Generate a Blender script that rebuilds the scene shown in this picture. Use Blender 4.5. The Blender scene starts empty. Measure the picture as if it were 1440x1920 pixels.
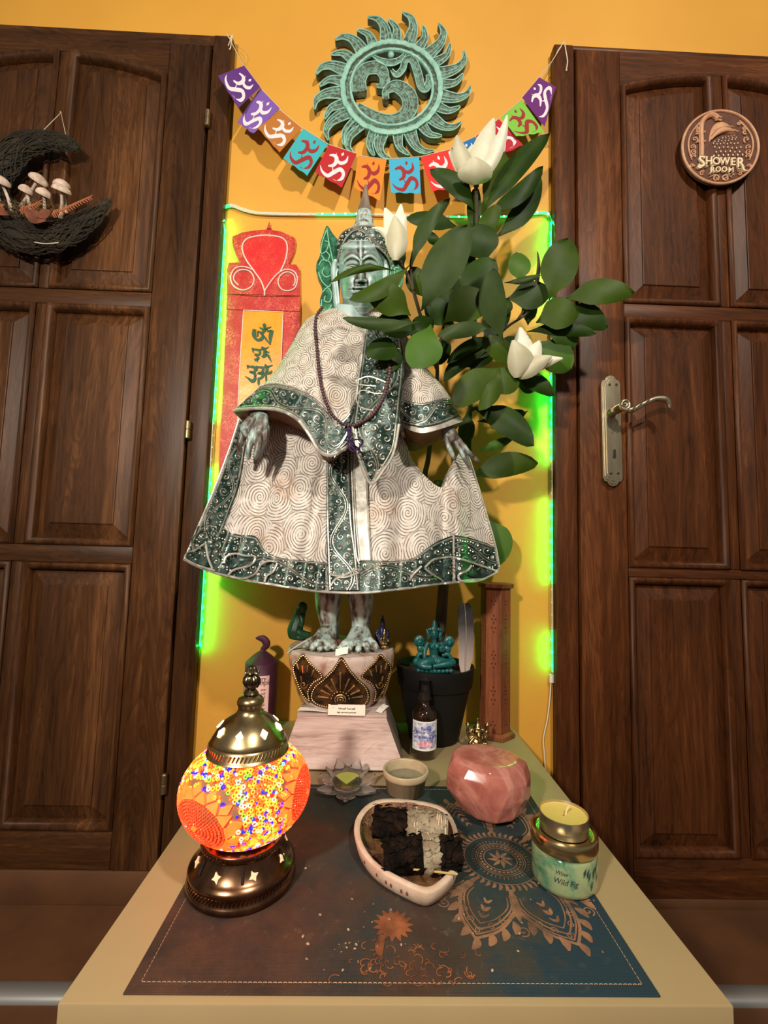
import bpy, bmesh, math, random
from math import sin, cos, pi, radians, atan2, sqrt, exp, hypot
from mathutils import Vector, Matrix
from mathutils.kdtree import KDTree
from mathutils.geometry import tessellate_polygon
random.seed(7)
SC = bpy.context.scene
COL = SC.collection
V = Vector
# ------------------------------------------------------------ camera
FPX, PIT, YAW, ROL = 854.63, 0.0845603, 0.0238295, 0.0275381
CAM = V((0, -1.015, 0.72))
_f = V((sin(YAW) * cos(PIT), cos(YAW) * cos(PIT), sin(PIT)))
_r = V((cos(YAW), -sin(YAW), 0))
_u = _r.cross(_f)
CR = _r * cos(ROL) + _u * sin(ROL)
CU = -_r * sin(ROL) + _u * cos(ROL)
cd = bpy.data.cameras.new('camera')
cam = bpy.data.objects.new('camera', cd)
COL.objects.link(cam)
cd.sensor_fit = 'HORIZONTAL'
cd.sensor_width = 36
cd.lens = 36 * FPX / 1440
cd.clip_start = 0.02
m = Matrix((CR, CU, -_f)).transposed().to_4x4()
m.translation = CAM
cam.matrix_world = m
SC.camera = cam
# ------------------------------------------------------------ world, lamps, exposure
SC.view_settings.view_transform = 'Standard'
SC.view_settings.look = 'None'
SC.view_settings.gamma = 1
SC.view_settings.exposure = 0.04
SC.view_settings.use_curve_mapping = False
W = bpy.data.worlds.new('room_air')
SC.world = W
W.use_nodes = True
W.node_tree.nodes['Background'].inputs[0].default_value = (1.0, 0.88, 0.74, 1)
W.node_tree.nodes['Background'].inputs[1].default_value = 0.16


def lamp(name, loc, power, col, size, target):
    d = bpy.data.lights.new(name, 'AREA')
    d.shape = 'DISK'
    d.size = size
    d.energy = power
    d.color = col
    o = bpy.data.objects.new(name, d)
    COL.objects.link(o)
    o.location = loc
    o.rotation_euler = (V(target) - V(loc)).to_track_quat('-Z', 'Y').to_euler()
    return o


lamp('ceiling_lamp', (0.75, -1.9, 2.45), 36, (1, .90, .76), .12, (0, -.1, .9))
lamp('low_fill_light', (-0.60, -1.60, 1.32), 24, (1, .89, .74), .10, (0, -.1, .9))  # unseen low light, added so the legs and lower wall are lit


# ------------------------------------------------------------ helpers
def ray(px, py):
    return _f + CR * ((px - 720) / FPX) - CU * ((py - 960) / FPX)


def P(px, py, y):
    """point of the plane Y=y that the photograph shows at px,py"""
    d = ray(px, py)
    return CAM + d * ((y - CAM.y) / d.y)


def Z(px, py, z):
    d = ray(px, py)
    return CAM + d * ((z - CAM.z) / d.z)


def PX(p):
    d = V(p) - CAM
    w = d.dot(_f)
    return 720 + FPX * d.dot(CR) / w, 960 - FPX * d.dot(CU) / w


LOC = {}


def setp(o, label=None, cat=None, group=None, kind=None):
    if label: o['label'] = label
    if cat: o['category'] = cat
    if group: o['group'] = group
    if kind: o['kind'] = kind
    return o


def thing(name, label, cat, loc=(0, 0, 0), group=None, kind=None):
    o = bpy.data.objects.new(name, None)
    o.empty_display_size = .02
    COL.objects.link(o)
    o.location = loc
    LOC[o.name] = V(loc)
    return setp(o, label, cat, group, kind)


class MB:
    def __init__(s):
        s.v = []; s.f = []; s.m = []

    def add(s, vs, fs, mi=0):
        b = len(s.v)
        s.v += [V(p) for p in vs]
        s.f += [tuple(i + b for i in f) for f in fs]
        s.m += [mi] * len(fs)
        return b

    def box(s, c, d, rot=None, mi=0):
        c = V(c); hx, hy, hz = d[0] / 2, d[1] / 2, d[2] / 2
        vs = [V((x, y, z)) for x in (-hx, hx) for y in (-hy, hy) for z in (-hz, hz)]
        if rot: vs = [rot @ p for p in vs]
        s.add([p + c for p in vs], [(0, 1, 3, 2), (4, 6, 7, 5), (0, 4, 5, 1), (2, 3, 7, 6), (0, 2, 6, 4), (1, 5, 7, 3)], mi)
        return s

    def bx(s, x0, x1, y0, y1, z0, z1, mi=0):
        return s.box(((x0 + x1) / 2, (y0 + y1) / 2, (z0 + z1) / 2), (abs(x1 - x0), abs(y1 - y0), abs(z1 - z0)), None, mi)

    def tube(s, pts, r, n=8, mi=0, cap=True, flat=1.0, closed=False):
        pts = [V(p) for p in pts]
        N = len(pts)
        if N < 2: return s
        rs = r if isinstance(r, (list, tuple)) else [r] * N
        if len(rs) != N:
            rs = [rs[min(len(rs) - 1, int(i / (N - 1) * (len(rs) - 1)))] * (1 - (i / (N - 1) * (len(rs) - 1)) % 1) + rs[min(len(rs) - 1, int(i / (N - 1) * (len(rs) - 1)) + 1)] * ((i / (N - 1) * (len(rs) - 1)) % 1) for i in range(N)]
        vs = []; a = None
        for i, p in enumerate(pts):
            if closed: t = pts[(i + 1) % N] - pts[i - 1]
            else: t = pts[min(i + 1, N - 1)] - pts[max(i - 1, 0)]
            if t.length < 1e-9: t = V((0, 0, 1))
            t.normalize()
            if a is None:
                a = t.cross(V((0, 1, 0)))
                if a.length < .15: a = t.cross(V((1, 0, 0)))
            a = a - t * a.dot(t)
            if a.length < 1e-6: a = t.orthogonal()
            a.normalize()
            b = t.cross(a)
            for k in range(n):
                w = 2 * pi * k / n
                vs.append(p + a * (cos(w) * rs[i]) + b * (sin(w) * rs[i] * flat))
        fs = []
        for i in range(N if closed else N - 1):
            j = (i + 1) % N
            for k in range(n):
                l = (k + 1) % n
                fs.append((i * n + k, i * n + l, j * n + l, j * n + k))
        if cap and not closed:
            fs.append(tuple(range(n))[::-1])
            fs.append(tuple((N - 1) * n + k for k in range(n)))
        s.add(vs, fs, mi)
        return s

    def lathe(s, prof, c, n=32, mi=0, rot=None, mod=None, capb=True, capt=True, mis=None):
        c = V(c); vs = []; L = len(prof)
        for j, (r, z) in enumerate(prof):
            for k in range(n):
                w = 2 * pi * k / n
                rr = r * (mod(w, j / (L - 1)) if mod else 1)
                p = V((rr * cos(w), rr * sin(w), z))
                if rot: p = rot @ p
                vs.append(p + c)
        fs = []
        for j in range(L - 1):
            for k in range(n):
                l = (k + 1) % n
                fs.append((j * n + k, j * n + l, (j + 1) * n + l, (j + 1) * n + k))
        b = s.add(vs, fs, mi)
        if mis:
            for j in range(L - 1):
                for k in range(n): s.m[len(s.m) - (L - 1) * n + j * n + k] = mis[j]
        if capb: s.f.append(tuple(b + k for k in range(n))[::-1]); s.m.append(mi)
        if capt: s.f.append(tuple(b + (L - 1) * n + k for k in range(n))); s.m.append(mi)
        return s

    def grid(s, fn, nu, nv, mi=0, flip=False, cu=False):
        vs = [fn(i / (nu if cu else nu - 1), j / (nv - 1)) for j in range(nv) for i in range(nu)]
        fs = []
        for j in range(nv - 1):
            for i in range(nu if cu else nu - 1):
                k = (i + 1) % nu
                q = (j * nu + i, j * nu + k, (j + 1) * nu + k, (j + 1) * nu + i)
                fs.append(q[::-1] if flip else q)
        s.add(vs, fs, mi)
        return s

    def ell(s, c, r, rot=None, n=12, mi=0):
        c = V(c)
        if not isinstance(r, (list, tuple)): r = (r, r, r)
        vs = []; m = max(4, n // 2)
        for j in range(m + 1):
            a = pi * j / m
            for k in range(n):
                w = 2 * pi * k / n
                p = V((r[0] * sin(a) * cos(w), r[1] * sin(a) * sin(w), r[2] * cos(a)))
                if rot: p = rot @ p
                vs.append(c + p)
        fs = [(j * n + k, (j + 1) * n + k, (j + 1) * n + (k + 1) % n, j * n + (k + 1) % n) for j in range(m) for k in range(n)]
        s.add(vs, fs, mi)
        return s

    def prism(s, front, back, mi=0, mside=None):
        """front/back: equal length point loops (3D)"""
        n = len(front)
        b = s.add(list(front) + list(back), [], mi)
        for tri in tessellate_polygon([[V(p) for p in front]]):
            s.f.append(tuple(b + i for i in tri)); s.m.append(mi)
            s.f.append(tuple(b + n + i for i in tri[::-1])); s.m.append(mi)
        for i in range(n):
            j = (i + 1) % n
            s.f.append((b + i, b + j, b + n + j, b + n + i)); s.m.append(mi if mside is None else mside)
        return s

    def build(s, name, mats, parent=None, smooth=True, bev=0, remesh=0, label=None, kind=None, cat=None, group=None, ang=35, thick=0, sub=0, loc=None, relax=0):
        o0 = LOC.get(parent.name, V((0, 0, 0))) if parent else (V(loc) if loc is not None else V((0, 0, 0)))
        me = bpy.data.meshes.new(name)
        me.from_pydata([tuple(p - o0) for p in s.v], [], s.f)
        me.update()
        if not isinstance(mats, (list, tuple)): mats = [mats]
        for mm in mats: me.materials.append(mm)
        if len(mats) > 1:
            me.polygons.foreach_set('material_index', [min(i, len(mats) - 1) for i in s.m])
        bm = bmesh.new(); bm.from_mesh(me)
        bmesh.ops.remove_doubles(bm, verts=bm.verts, dist=1e-6)
        bmesh.ops.recalc_face_normals(bm, faces=bm.faces)
        bm.to_mesh(me); bm.free()
        o = bpy.data.objects.new(name, me)
        COL.objects.link(o)
        if thick:
            md = o.modifiers.new('solid', 'SOLIDIFY'); md.thickness = thick; md.offset = 0
        if bev:
            md = o.modifiers.new('bevel', 'BEVEL'); md.width = bev; md.segments = 2; md.limit_method = 'ANGLE'
        if remesh:
            md = o.modifiers.new('remesh', 'REMESH'); md.mode = 'VOXEL'; md.voxel_size = remesh
            if relax:
                md = o.modifiers.new('smooth', 'SMOOTH'); md.iterations = relax; md.factor = .5
        if sub:
            md = o.modifiers.new('sub', 'SUBSURF'); md.levels = sub; md.render_levels = sub
        if remesh or thick or bev or sub:
            dg = bpy.context.evaluated_depsgraph_get()
            ne = bpy.data.meshes.new_from_object(o.evaluated_get(dg))
            o.modifiers.clear()
            old = o.data; o.data = ne; bpy.data.meshes.remove(old)
            ne.name = name
            if remesh:
                ne.materials.clear(); ne.materials.append(mats[0])
        me = o.data
        if smooth:
            me.polygons.foreach_set('use_smooth', [True] * len(me.polygons))
            if not remesh: me.set_sharp_from_angle(angle=radians(ang))
        if parent:
            o.parent = parent
            LOC[o.name] = o0
        else:
            o.location = o0
            LOC[o.name] = o0
        return setp(o, label, cat, group, kind)


def copyobj(o, parent=None, loc=None, rot=None, scale=None, mat=None):
    c = o.copy(); COL.objects.link(c)
    if parent is not None: c.parent = parent
    if loc is not None: c.location = loc
    if rot is not None: c.rotation_euler = rot
    if scale is not None: c.scale = scale
    LOC[c.name] = LOC.get(o.name, V((0, 0, 0)))
    return c


def cr(pts, k=8, closed=False):
    """Catmull-Rom through points of any dimension"""
    n = len(pts); out = []
    if n < 3: k = max(k, 2)
    g = lambda i: pts[i % n] if closed else pts[max(0, min(n - 1, i))]
    for i in range(n if closed else n - 1):
        p0, p1, p2, p3 = g(i - 1), g(i), g(i + 1), g(i + 2)
        for j in range(k):
            t = j / k
            out.append(tuple(.5 * (2 * b + (c - a) * t + (2 * a - 5 * b + 4 * c - d) * t * t + (-a + 3 * b - 3 * c + d) * t ** 3) for a, b, c, d in zip(p0, p1, p2, p3)))
    if not closed: out.append(tuple(pts[-1]))
    return out


def key(ks, t):
    """piecewise linear of keyed tuples (t, a, b, ...)"""
    if t <= ks[0][0]: return ks[0][1:]
    for a, b in zip(ks, ks[1:]):
        if t <= b[0]:
            w = (t - a[0]) / (b[0] - a[0])
            return tuple(x + (y - x) * w for x, y in zip(a[1:], b[1:]))
    return ks[-1][1:]


def lerp(a, b, t): return a + (b - a) * t


# ------------------------------------------------------------ materials
def c4(c):
    return (c[0], c[1], c[2], 1)


def srgb(r, g, b):
    return tuple((x / 255 / 12.92) if x / 255 < .04045 else ((x / 255 + .055) / 1.055) ** 2.4 for x in (r, g, b))


class NT:
    def __init__(s, name):
        s.mat = bpy.data.materials.new(name); s.mat.use_nodes = True
        s.t = s.mat.node_tree; s.b = s.t.nodes['Principled BSDF']

    def n(s, typ, inp=None, **kw):
        x = s.t.nodes.new(typ)
        for k, v in kw.items(): setattr(x, k, v)
        for k, v in (inp or {}).items(): s.set(x.inputs[k], v)
        return x

    def set(s, sock, v):
        if hasattr(v, 'is_output') or isinstance(v, bpy.types.NodeSocket): s.t.links.new(v, sock)
        elif isinstance(v, bpy.types.Node): s.t.links.new(v.outputs[0], sock)
        else: sock.default_value = v

    def math(s, op, a, b=0.0, c=None):
        x = s.n('ShaderNodeMath', operation=op)
        s.set(x.inputs[0], a); s.set(x.inputs[1], b)
        if c is not None: s.set(x.inputs[2], c)
        return x.outputs[0]

    def coord(s, sc=(1, 1, 1), kind='Object'):
        t = s.n('ShaderNodeTexCoord')
        m = s.n('ShaderNodeMapping', {'Vector': t.outputs[kind], 'Scale': sc})
        return m.outputs[0]

    def noise(s, v, scale, detail=4, rough=.6, dist=0):
        return s.n('ShaderNodeTexNoise', {'Vector': v, 'Scale': scale, 'Detail': detail, 'Roughness': rough, 'Distortion': dist}).outputs['Fac']

    def ramp(s, fac, stops):
        x = s.n('ShaderNodeValToRGB'); s.set(x.inputs[0], fac)
        e = x.color_ramp.elements
        while len(e) < len(stops): e.new(.5)
        for i, (p, c) in enumerate(stops):
            e[i].position = p; e[i].color = c4(c) if not isinstance(c, (int, float)) else (c, c, c, 1)
        return x.outputs[0]

    def mix(s, fac, a, b, mode='MIX'):
        x = s.n('ShaderNodeMix', data_type='RGBA', blend_type=mode)
        s.set(x.inputs[0], fac)
        s.set(x.inputs[6], c4(a) if isinstance(a, tuple) else a)
        s.set(x.inputs[7], c4(b) if isinstance(b, tuple) else b)
        return x.outputs[2]

    def bump(s, h, st=.3, dist=.002):
        x = s.n('ShaderNodeBump', {'Height': h, 'Strength': st, 'Distance': dist})
        s.set(s.b.inputs['Normal'], x.outputs[0])

    def cavity(s, lo=.46, hi=.54):
        g = s.n('ShaderNodeNewGeometry')
        return s.ramp(g.outputs['Pointiness'], [(lo, 0), (hi, 1)])

    def P(s, **kw):
        names = dict(col='Base Color', rough='Roughness', metal='Metallic', trans='Transmission Weight', ior='IOR', emit='Emission Color', es='Emission Strength', coat='Coat Weight', sheen='Sheen Weight', alpha='Alpha', sss='Subsurface Weight', spec='Specular IOR Level')
        for k, v in kw.items():
            if isinstance(v, tuple) and len(v) == 3: v = c4(v)
            s.set(s.b.inputs[names[k]], v)
        return s.mat


def mat(name, col, rough=.5, metal=0., col2=None, ns=20, st=(1, 1, 1), lo=.35, hi=.65, bump=0, bs=80, bd=.001, col3=None, **kw):
    t = NT(name)
    c = col
    if col2:
        f = t.noise(t.coord(st), ns)
        stops = [(lo, col), (hi, col2)]
        if col3: stops = [(lo, col), ((lo + hi) / 2, col2), (hi, col3)]
        c = t.ramp(f, stops)
    if bump:
        t.bump(t.noise(t.coord(st), bs, 5), bump, bd)
    if 'sss' in kw: t.b.inputs['Subsurface Radius'].default_value = (.01, .008, .006)
    return t.P(col=c, rough=rough, metal=metal, **kw)


def wood(name, dark, mid, light, axis='z', scale=1.0, rough=.45, coat=0.):
    t = NT(name)
    st = {'z': (1, 1, .06), 'x': (.06, 1, 1), 'y': (1, .06, 1)}[axis]
    co = t.coord(tuple(a * scale for a in st))
    n1 = t.noise(co, 8, 3, .55, 1.2)
    n2 = t.noise(co, 90, 6, .7, .4)
    n3 = t.noise(t.coord((scale,) * 3), 2.3, 2)
    n4 = t.noise(t.coord(tuple(a * scale for a in {'z': (1, 1, .12), 'x': (.12, 1, 1), 'y': (1, .12, 1)}[axis])), 11, 3, .6, 2.5)
    g = t.ramp(t.math('FRACT', t.math('MULTIPLY', n4, 9)), [(.0, .0), (.25, .5), (.8, 1.0), (1.0, .1)])
    f = t.math('ADD', t.math('MULTIPLY', n1, .42), t.math('MULTIPLY', n2, .38))
    f = t.math('ADD', f, t.math('MULTIPLY', n3, .20))
    f = t.math('ADD', f, t.math('MULTIPLY', t.math('SUBTRACT', g, .5), .07))
    c = t.ramp(f, [(.36, dark), (.54, mid), (.72, light)])
    t.bump(f, .35, .0015)
    return t.P(col=c, rough=rough, coat=coat, spec=.22)


MWALL = None
t = NT('yellow_wall_paint')
co = t.coord()
MWALL = t.P(col=t.ramp(t.noise(co, 2.2, 3), [(.3, (.62, .30, .034)), (.7, (.70, .355, .044))]), rough=.62)
t.bump(t.noise(co, 90, 5, .6), .25, .0015)
DK = ((.016, .0060, .0020), (.066, .025, .0080), (.19, .078, .027))
MW_V = wood('dark_stained_pine_upright', *DK, 'z')
MW_H = wood('dark_stained_pine_level', *DK, 'x')
DK2 = ((.020, .0060, .0018), (.086, .026, .0070), (.23, .078, .023))
MR_V = wood('reddish_stained_pine_upright', *DK2, 'z')
MR_H = wood('reddish_stained_pine_level', *DK2, 'x')
MFLOOR = mat('brown_floor', (.075, .028, .009), .65, col2=(.115, .044, .014), ns=6, bump=.15, bs=60)
MDARKGAP = mat('dark_gap', (.006, .003, .002), .9)
MBRASS_OLD = mat('aged_brass', (.42, .33, .17), .3, 1., col2=(.60, .50, .30), ns=30, bump=.05)
MSTEEL = mat('threshold_metal', (.36, .36, .36), .4, .7)

# ------------------------------------------------------------ the setting
MB().bx(-2.2, 2.2, 0, .1, 0, 2.7).build('wall_back', MWALL, kind='structure', smooth=False)
MB().bx(-2.2, 2.2, -2.6, .1, -.1, 0).build('floor', MFLOOR, kind='structure', smooth=False)
sy = Z(50, 1864, 0).y
mb = MB()
mb.grid(lambda u, v: V((lerp(-2.2, 2.2, v), sy + .018 * cos(pi * u), .012 * sin(pi * u))), 9, 2)
mb.build('trim_5', MSTEEL, kind='structure')


def X_at(px, py, y=-.03): return P(px, py, y).x
def Z_at(px, py, y=-.03): return P(px, py, y).z


def door(idx, mv, mh, xe, side, xc, ztop, zbot, rows, lay, arch, colx, casx):
    """xe leaf edge next to the wall, side +1 when the leaf lies to the right of it, xc the mullion centre"""
    root = thing('door_%d' % idx, None, None, (xc, 0, zbot), kind='structure')
    yf = -.030
    hw = abs(xe - xc)
    x0, x1 = xc - hw, xc + hw
    mhw, ca, cb = colx  # mullion half width, column inner/outer distance from the centre
    yb = -.001
    for sx in (-1, 1):
        a, b = xc + sx * cb, xc + sx * hw
        MB().bx(min(a, b), max(a, b), yf, yb, zbot, ztop).build('stile', mv, root, bev=.004)
    # rails
    zs = [zbot] + [z for r in rows[::-1] for z in (r[1], r[0])] + [ztop]
    rails = [(zs[i], zs[i + 1]) for i in range(0, len(zs), 2)]
    for i, (a, b) in enumerate(rails):
        if i == len(rails) - 1:
            continue
        MB().bx(xc - cb, xc + cb, yf + .0015, yb, a, b).build('rail', mh, root, bev=.003)
    arc = lambda x: arch * (1 - ((x - xc) / cb) ** 2)
    # arched head rail
    zt0 = rows[0][0]
    K = 24
    xs = [lerp(xc - cb, xc + cb, i / K) for i in range(K + 1)]
    fr = [V((x, yf + .0015, zt0 + arc(x))) for x in xs] + [V((xc + cb, yf + .0015, ztop)), V((xc - cb, yf + .0015, ztop))]
    mb = MB(); mb.prism(fr, [V((p.x, yb, p.z)) for p in fr]); mb.build('rail', mh, root, smooth=False)
    for (zt, zb) in rows:
        top = zt + (arch if (zt, zb) == rows[0] else 0)
        MB().bx(xc - mhw, xc + mhw, yf + .001, yb, zb, top).build('mullion', mv, root, bev=.003)
        for sx in (-1, 1):
            xa, xb = sorted((xc + sx * ca, xc + sx * cb))
            isarch = (zt, zb) == rows[0]

            def ring(ins, y, K=12):
                a, b, lo = xa + ins, xb - ins, zb + ins
                pts = [V((a, y, lo)), V((b, y, lo))]
                for i in range(K + 1):
                    x = lerp(b, a, i / K)
                    pts.append(V((x, y, zt - ins + (arc(x) if isarch else 0))))
                return pts
            prof = [(0, yf + .001), (.002, yf - .004), (.007, yf - .005), (.012, yf - .001), (.015, yf + .003), (.0165, yf + .013)]
            mb = MB()
            rs = [ring(i, y) for i, y in prof]
            n = len(rs[0])
            mb.add([p for r in rs for p in r], [(j * n + k, j * n + (k + 1) % n, (j + 1) * n + (k + 1) % n, (j + 1) * n + k) for j in range(len(rs) - 1) for k in range(n)])
            mb.build('moulding', mv, root, ang=60)
            prof = [(.0155, yf + .014), (.019, yf + .013), (.046, yf + .004), (.0465, yf + .0015), (.048, yf + .001)]
            mb = MB()
            rs = [ring(i, y) for i, y in prof]
            mb.add([p for r in rs for p in r], [(j * n + k, j * n + (k + 1) % n, (j + 1) * n + (k + 1) % n, (j + 1) * n + k) for j in range(len(rs) - 1) for k in range(n)] + [tuple((len(rs) - 1) * n + k for k in range(n))])
            mb.build('panel', mv, root, smooth=False)
    # casing
    top_c = lay
    c = thing('trim_%d' % idx, None, None, (casx, 0, zbot), kind='structure')
    a, b = sorted((casx, xe - side * .004))
    MB().bx(a, b, -.0268, 0, 0, top_c).build('upright', mv, c, bev=.004)
    MB().bx(min(a, x0), max(b, x1), -.026, 0, ztop + .003, top_c - .0004).build('head', mh, c, bev=.004)
    MB().bx(x0 - .02, x1 + .02, -.002, .0, 0, ztop).build('gap_shade_sheet', MDARKGAP, c, smooth=False)  # near-black sheet: the shade in the gaps is put into its colour
    return root


zf = 0.0
# left door
xeL = X_at(361, 600); xcL = X_at(74, 600)
mhwL = (X_at(84, 545) - X_at(64, 545)) / 2
rowsL = [(Z_at(290, 136), Z_at(180, 543)), (Z_at(180, 571), Z_at(140, 1022)), (Z_at(140, 1055), Z_at(100, 1557))]
casL = X_at(404, 600, -.026)
zb1 = Z_at(140, 1633)
d1 = door(1, MW_V, MW_H, xeL, -1, xcL, Z_at(315, 79), zb1, rowsL, Z_at(417, 66, -.026), .045, (mhwL, mhwL, X_at(280, 600) - xcL), casL)
# right door
xeR = X_at(1086, 660); xcR = X_at(1362, 600)
mhwR = mhwL
rowsR = [(Z_at(1175, 160), Z_at(1260, 571)), (Z_at(1260, 597), Z_at(1270, 1066)), (Z_at(1270, 1084), Z_at(1280, 1609))]
casR = X_at(1041, 600, -.026)
zb2 = Z_at(1330, 1688)
d2 = door(2, MR_V, MR_H, xeR, 1, xcR, Z_at(1100, 92), zb2, rowsR, Z_at(1042, 82, -.026), .04, (mhwR, mhwR, xcR - X_at(1171, 600)), casR)
# raised brown sills under the doors, filling down to the floor
MB().bx(-1.6, casL, -.03, 0, 0, zb1 - .001).build('trim_3', MFLOOR, kind='structure', bev=.002)
MB().bx(casR, 1.7, -.026, 0, 0, max(.004, zb2 - .001)).build('trim_4', MFLOOR, kind='structure', bev=.001)
# barrel hinges on the left door
MHINGE = mat('bronze_hinge', (.30, .21, .11), .4, .9)
for (hx, hy) in ((389, 222), (352, 806), (307, 1470)):
    p = P(hx, hy, -.036)
    mb = MB()
    mb.lathe([(.0, -.020), (.005, -.0195), (.0062, -.018), (.0062, -.002), (.0052, -.001), (.0052, .001), (.0062, .002), (.0062, .018), (.004, .0205), (.0, .021)], p, 14, capb=False, capt=False)
    mb.build('hinge', MHINGE, d1)

# ------------------------------------------------------------ the table
ZT = 0.353
MTABLE = mat('cream_table_foil', (.34, .250, .125), .5, col2=(.37, .272, .14), ns=4)
tfl = Z(106, 1884, ZT); tfr = Z(1375, 1885, ZT)
tx0, tx1, ty0 = tfl.x, tfr.x, (tfl.y + tfr.y) / 2
table = thing('side_table', 'low cream square-edged table standing against the yellow wall', 'table', ((tx0 + tx1) / 2, ty0 / 2, 0))
MB().bx(tx0, tx1, ty0, -.002, ZT - .05, ZT).build('tabletop', MTABLE, table, bev=.0015)
for lx in (tx0, tx1 - .05):
    for ly in (ty0, -.052):
        MB().bx(lx, lx + .05, ly, ly + .05, 0.001, ZT - .05).build('leg', MTABLE, table, bev=.0015)

# ------------------------------------------------------------ shape tools in a plane
def stroke(pts, ws, k=6):
    """outline loop (2D) of a brush stroke with changing width"""
    n = len(pts)
    c = cr([(p[0], p[1], w) for p, w in zip(pts, ws)], k)
    L, R = [], []
    for i, (x, y, w) in enumerate(c):
        a = c[max(0, i - 1)]; b = c[min(len(c) - 1, i + 1)]
        dx, dy = b[0] - a[0], b[1] - a[1]; d = hypot(dx, dy) or 1
        w = max(w, .001)
        L.append((x - dy / d * w / 2, y + dx / d * w / 2)); R.append((x + dy / d * w / 2, y - dx / d * w / 2))
    return L, R


def ribbon(mb, pts, ws, fn, y0, y1, mi=0, k=6):
    """solid brush stroke; fn(x,y,depth) gives the 3D point, built as strips so that curls stay clean"""
    L, R = stroke(pts, ws, k)
    n = len(L); vs = []
    for l, r in zip(L, R): vs += [fn(l[0], l[1], y0), fn(r[0], r[1], y0), fn(l[0], l[1], y1), fn(r[0], r[1], y1)]
    fs = []
    for i in range(n - 1):
        a, b = i * 4, i * 4 + 4
        fs += [(a, a + 1, b + 1, b), (a + 2, b + 2, b + 3, a + 3), (a, b, b + 2, a + 2), (a + 1, a + 3, b + 3, b + 1)]
    fs += [(0, 2, 3, 1), (4 * n - 4, 4 * n - 3, 4 * n - 1, 4 * n - 2)]
    mb.add(vs, fs, mi)
    return L, R


def spiral(cx, cy, r, a0=0, turns=1.4, hand=1, n=14, tail=0):
    pts = []
    for i in range(n + 1):
        t = i / n
        a = a0 + hand * t * turns * 2 * pi
        rr = r * (1 - .86 * t)
        pts.append((cx + rr * cos(a), cy + rr * sin(a)))
    return pts


def textpts(s, size=1.0, bold=0.0, ext=0.0):
    cu = bpy.data.curves.new('t', 'FONT'); cu.body = s; cu.size = size; cu.offset = bold; cu.resolution_u = 3
    cu.align_x = 'CENTER'; cu.align_y = 'CENTER'
    o = bpy.data.objects.new('t', cu); COL.objects.link(o)
    dg = bpy.context.evaluated_depsgraph_get()
    me = bpy.data.meshes.new_from_object(o.evaluated_get(dg))
    vs = [(v.co.x, v.co.y) for v in me.vertices]; fs = [tuple(p.vertices) for p in me.polygons]
    bpy.data.objects.remove(o); bpy.data.curves.remove(cu); bpy.data.meshes.remove(me)
    return vs, fs


def text(mb, s, fn, size=1.0, bold=0., mi=0, depth=0.0):
    """flat lettering; fn(x,y,d) maps to space (y up)"""
    vs, fs = textpts(s, size, bold)
    mb.add([fn(x, y, 0) for x, y in vs], fs, mi)
    if depth:
        # side walls from boundary edges
        cnt = {}
        for f in fs:
            for i in range(len(f)):
                e = (f[i], f[(i + 1) % len(f)]); kk = tuple(sorted(e)); cnt.setdefault(kk, []).append(e)
        b = mb.add([p for x, y in vs for p in (fn(x, y, 0), fn(x, y, depth))], [], mi)
        for kk, es in cnt.items():
            if len(es) == 1:
                a, c = es[0]; mb.f.append((b + 2 * a, b + 2 * c, b + 2 * c + 1, b + 2 * a + 1)); mb.m.append(mi)


# ------------------------------------------------------------ sun wheel
MTEAL = mat('worn_teal_paint', (.19, .42, .34), .6, col2=(.33, .60, .50), ns=60, bump=.5, bs=160)
MTEALD = mat('dark_carved_ground', (.05, .065, .045), .7, col2=(.17, .30, .24), ns=110, lo=.42, hi=.62, bump=.4, bs=200)
MTEALS = mat('olive_teal_side', (.05, .085, .05), .7, col2=(.09, .15, .10), ns=50)


def wf(x, y, d): return P(580 + x / 4.645, 10 + y / 4.645, -.022) + V((0, d, 0))


cw = P(734.4, 165, -.001)
wheel = thing('sun_wheel', 'round carved teal wooden sun with curling flame rays hung above the string of flags', 'wall carving', (cw.x, -.002, cw.z))
RX, RY = 447, 412
cx0, cy0 = 717, 722


def pol(a, r):  # a degrees clockwise from the top, r as a multiple of the ring radius
    a = radians(a)
    return cx0 + RX * r * sin(a), cy0 - RY * r * cos(a)


ringp = [(1.0, 0), (1.0, -.004), (.95, -.0065), (.90, -.004), (.885, .001), (.83, .001), (.82, -.004), (.78, -.004), (.77, .0), (.77, .017), (1.0, .017)]
mb = MB(); N = 96
random.seed(3)
jit = [1 + random.uniform(-.012, .012) for _ in range(N)]
vs = []
for (r, d) in ringp:
    for k in range(N): vs.append(wf(*pol(360 * k / N, r * (jit[k] if r > .85 else 1 + (jit[k] - 1) * .4)), d))
L = len(ringp)
fs = []; ms = [0, 0, 0, 2, 1, 0, 0, 0, 2, 2, 2]
for j in range(L):
    for k in range(N):
        fs.append((j * N + k, j * N + (k + 1) % N, ((j + 1) % L) * N + (k + 1) % N, ((j + 1) % L) * N + k))
mb.add(vs, fs); mb.m = [ms[j] for j in range(L) for k in range(N)]
mb.build('ring', [MTEAL, MTEALD, MTEALS], wheel, ang=50)
tips = [(810, 60), (985, 175), (1125, 155), (1225, 330), (1345, 395), (1340, 595), (1405, 700), (1312, 880), (1325, 1012), (1155, 1135), (1088, 1262), (875, 1300), (715, 1335), (570, 1310), (385, 1290), (305, 1215), (168, 1175), (135, 990), (45, 905), (90, 705), (60, 600), (190, 430), (225, 300), (415, 215), (508, 105), (688, 122)]
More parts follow.
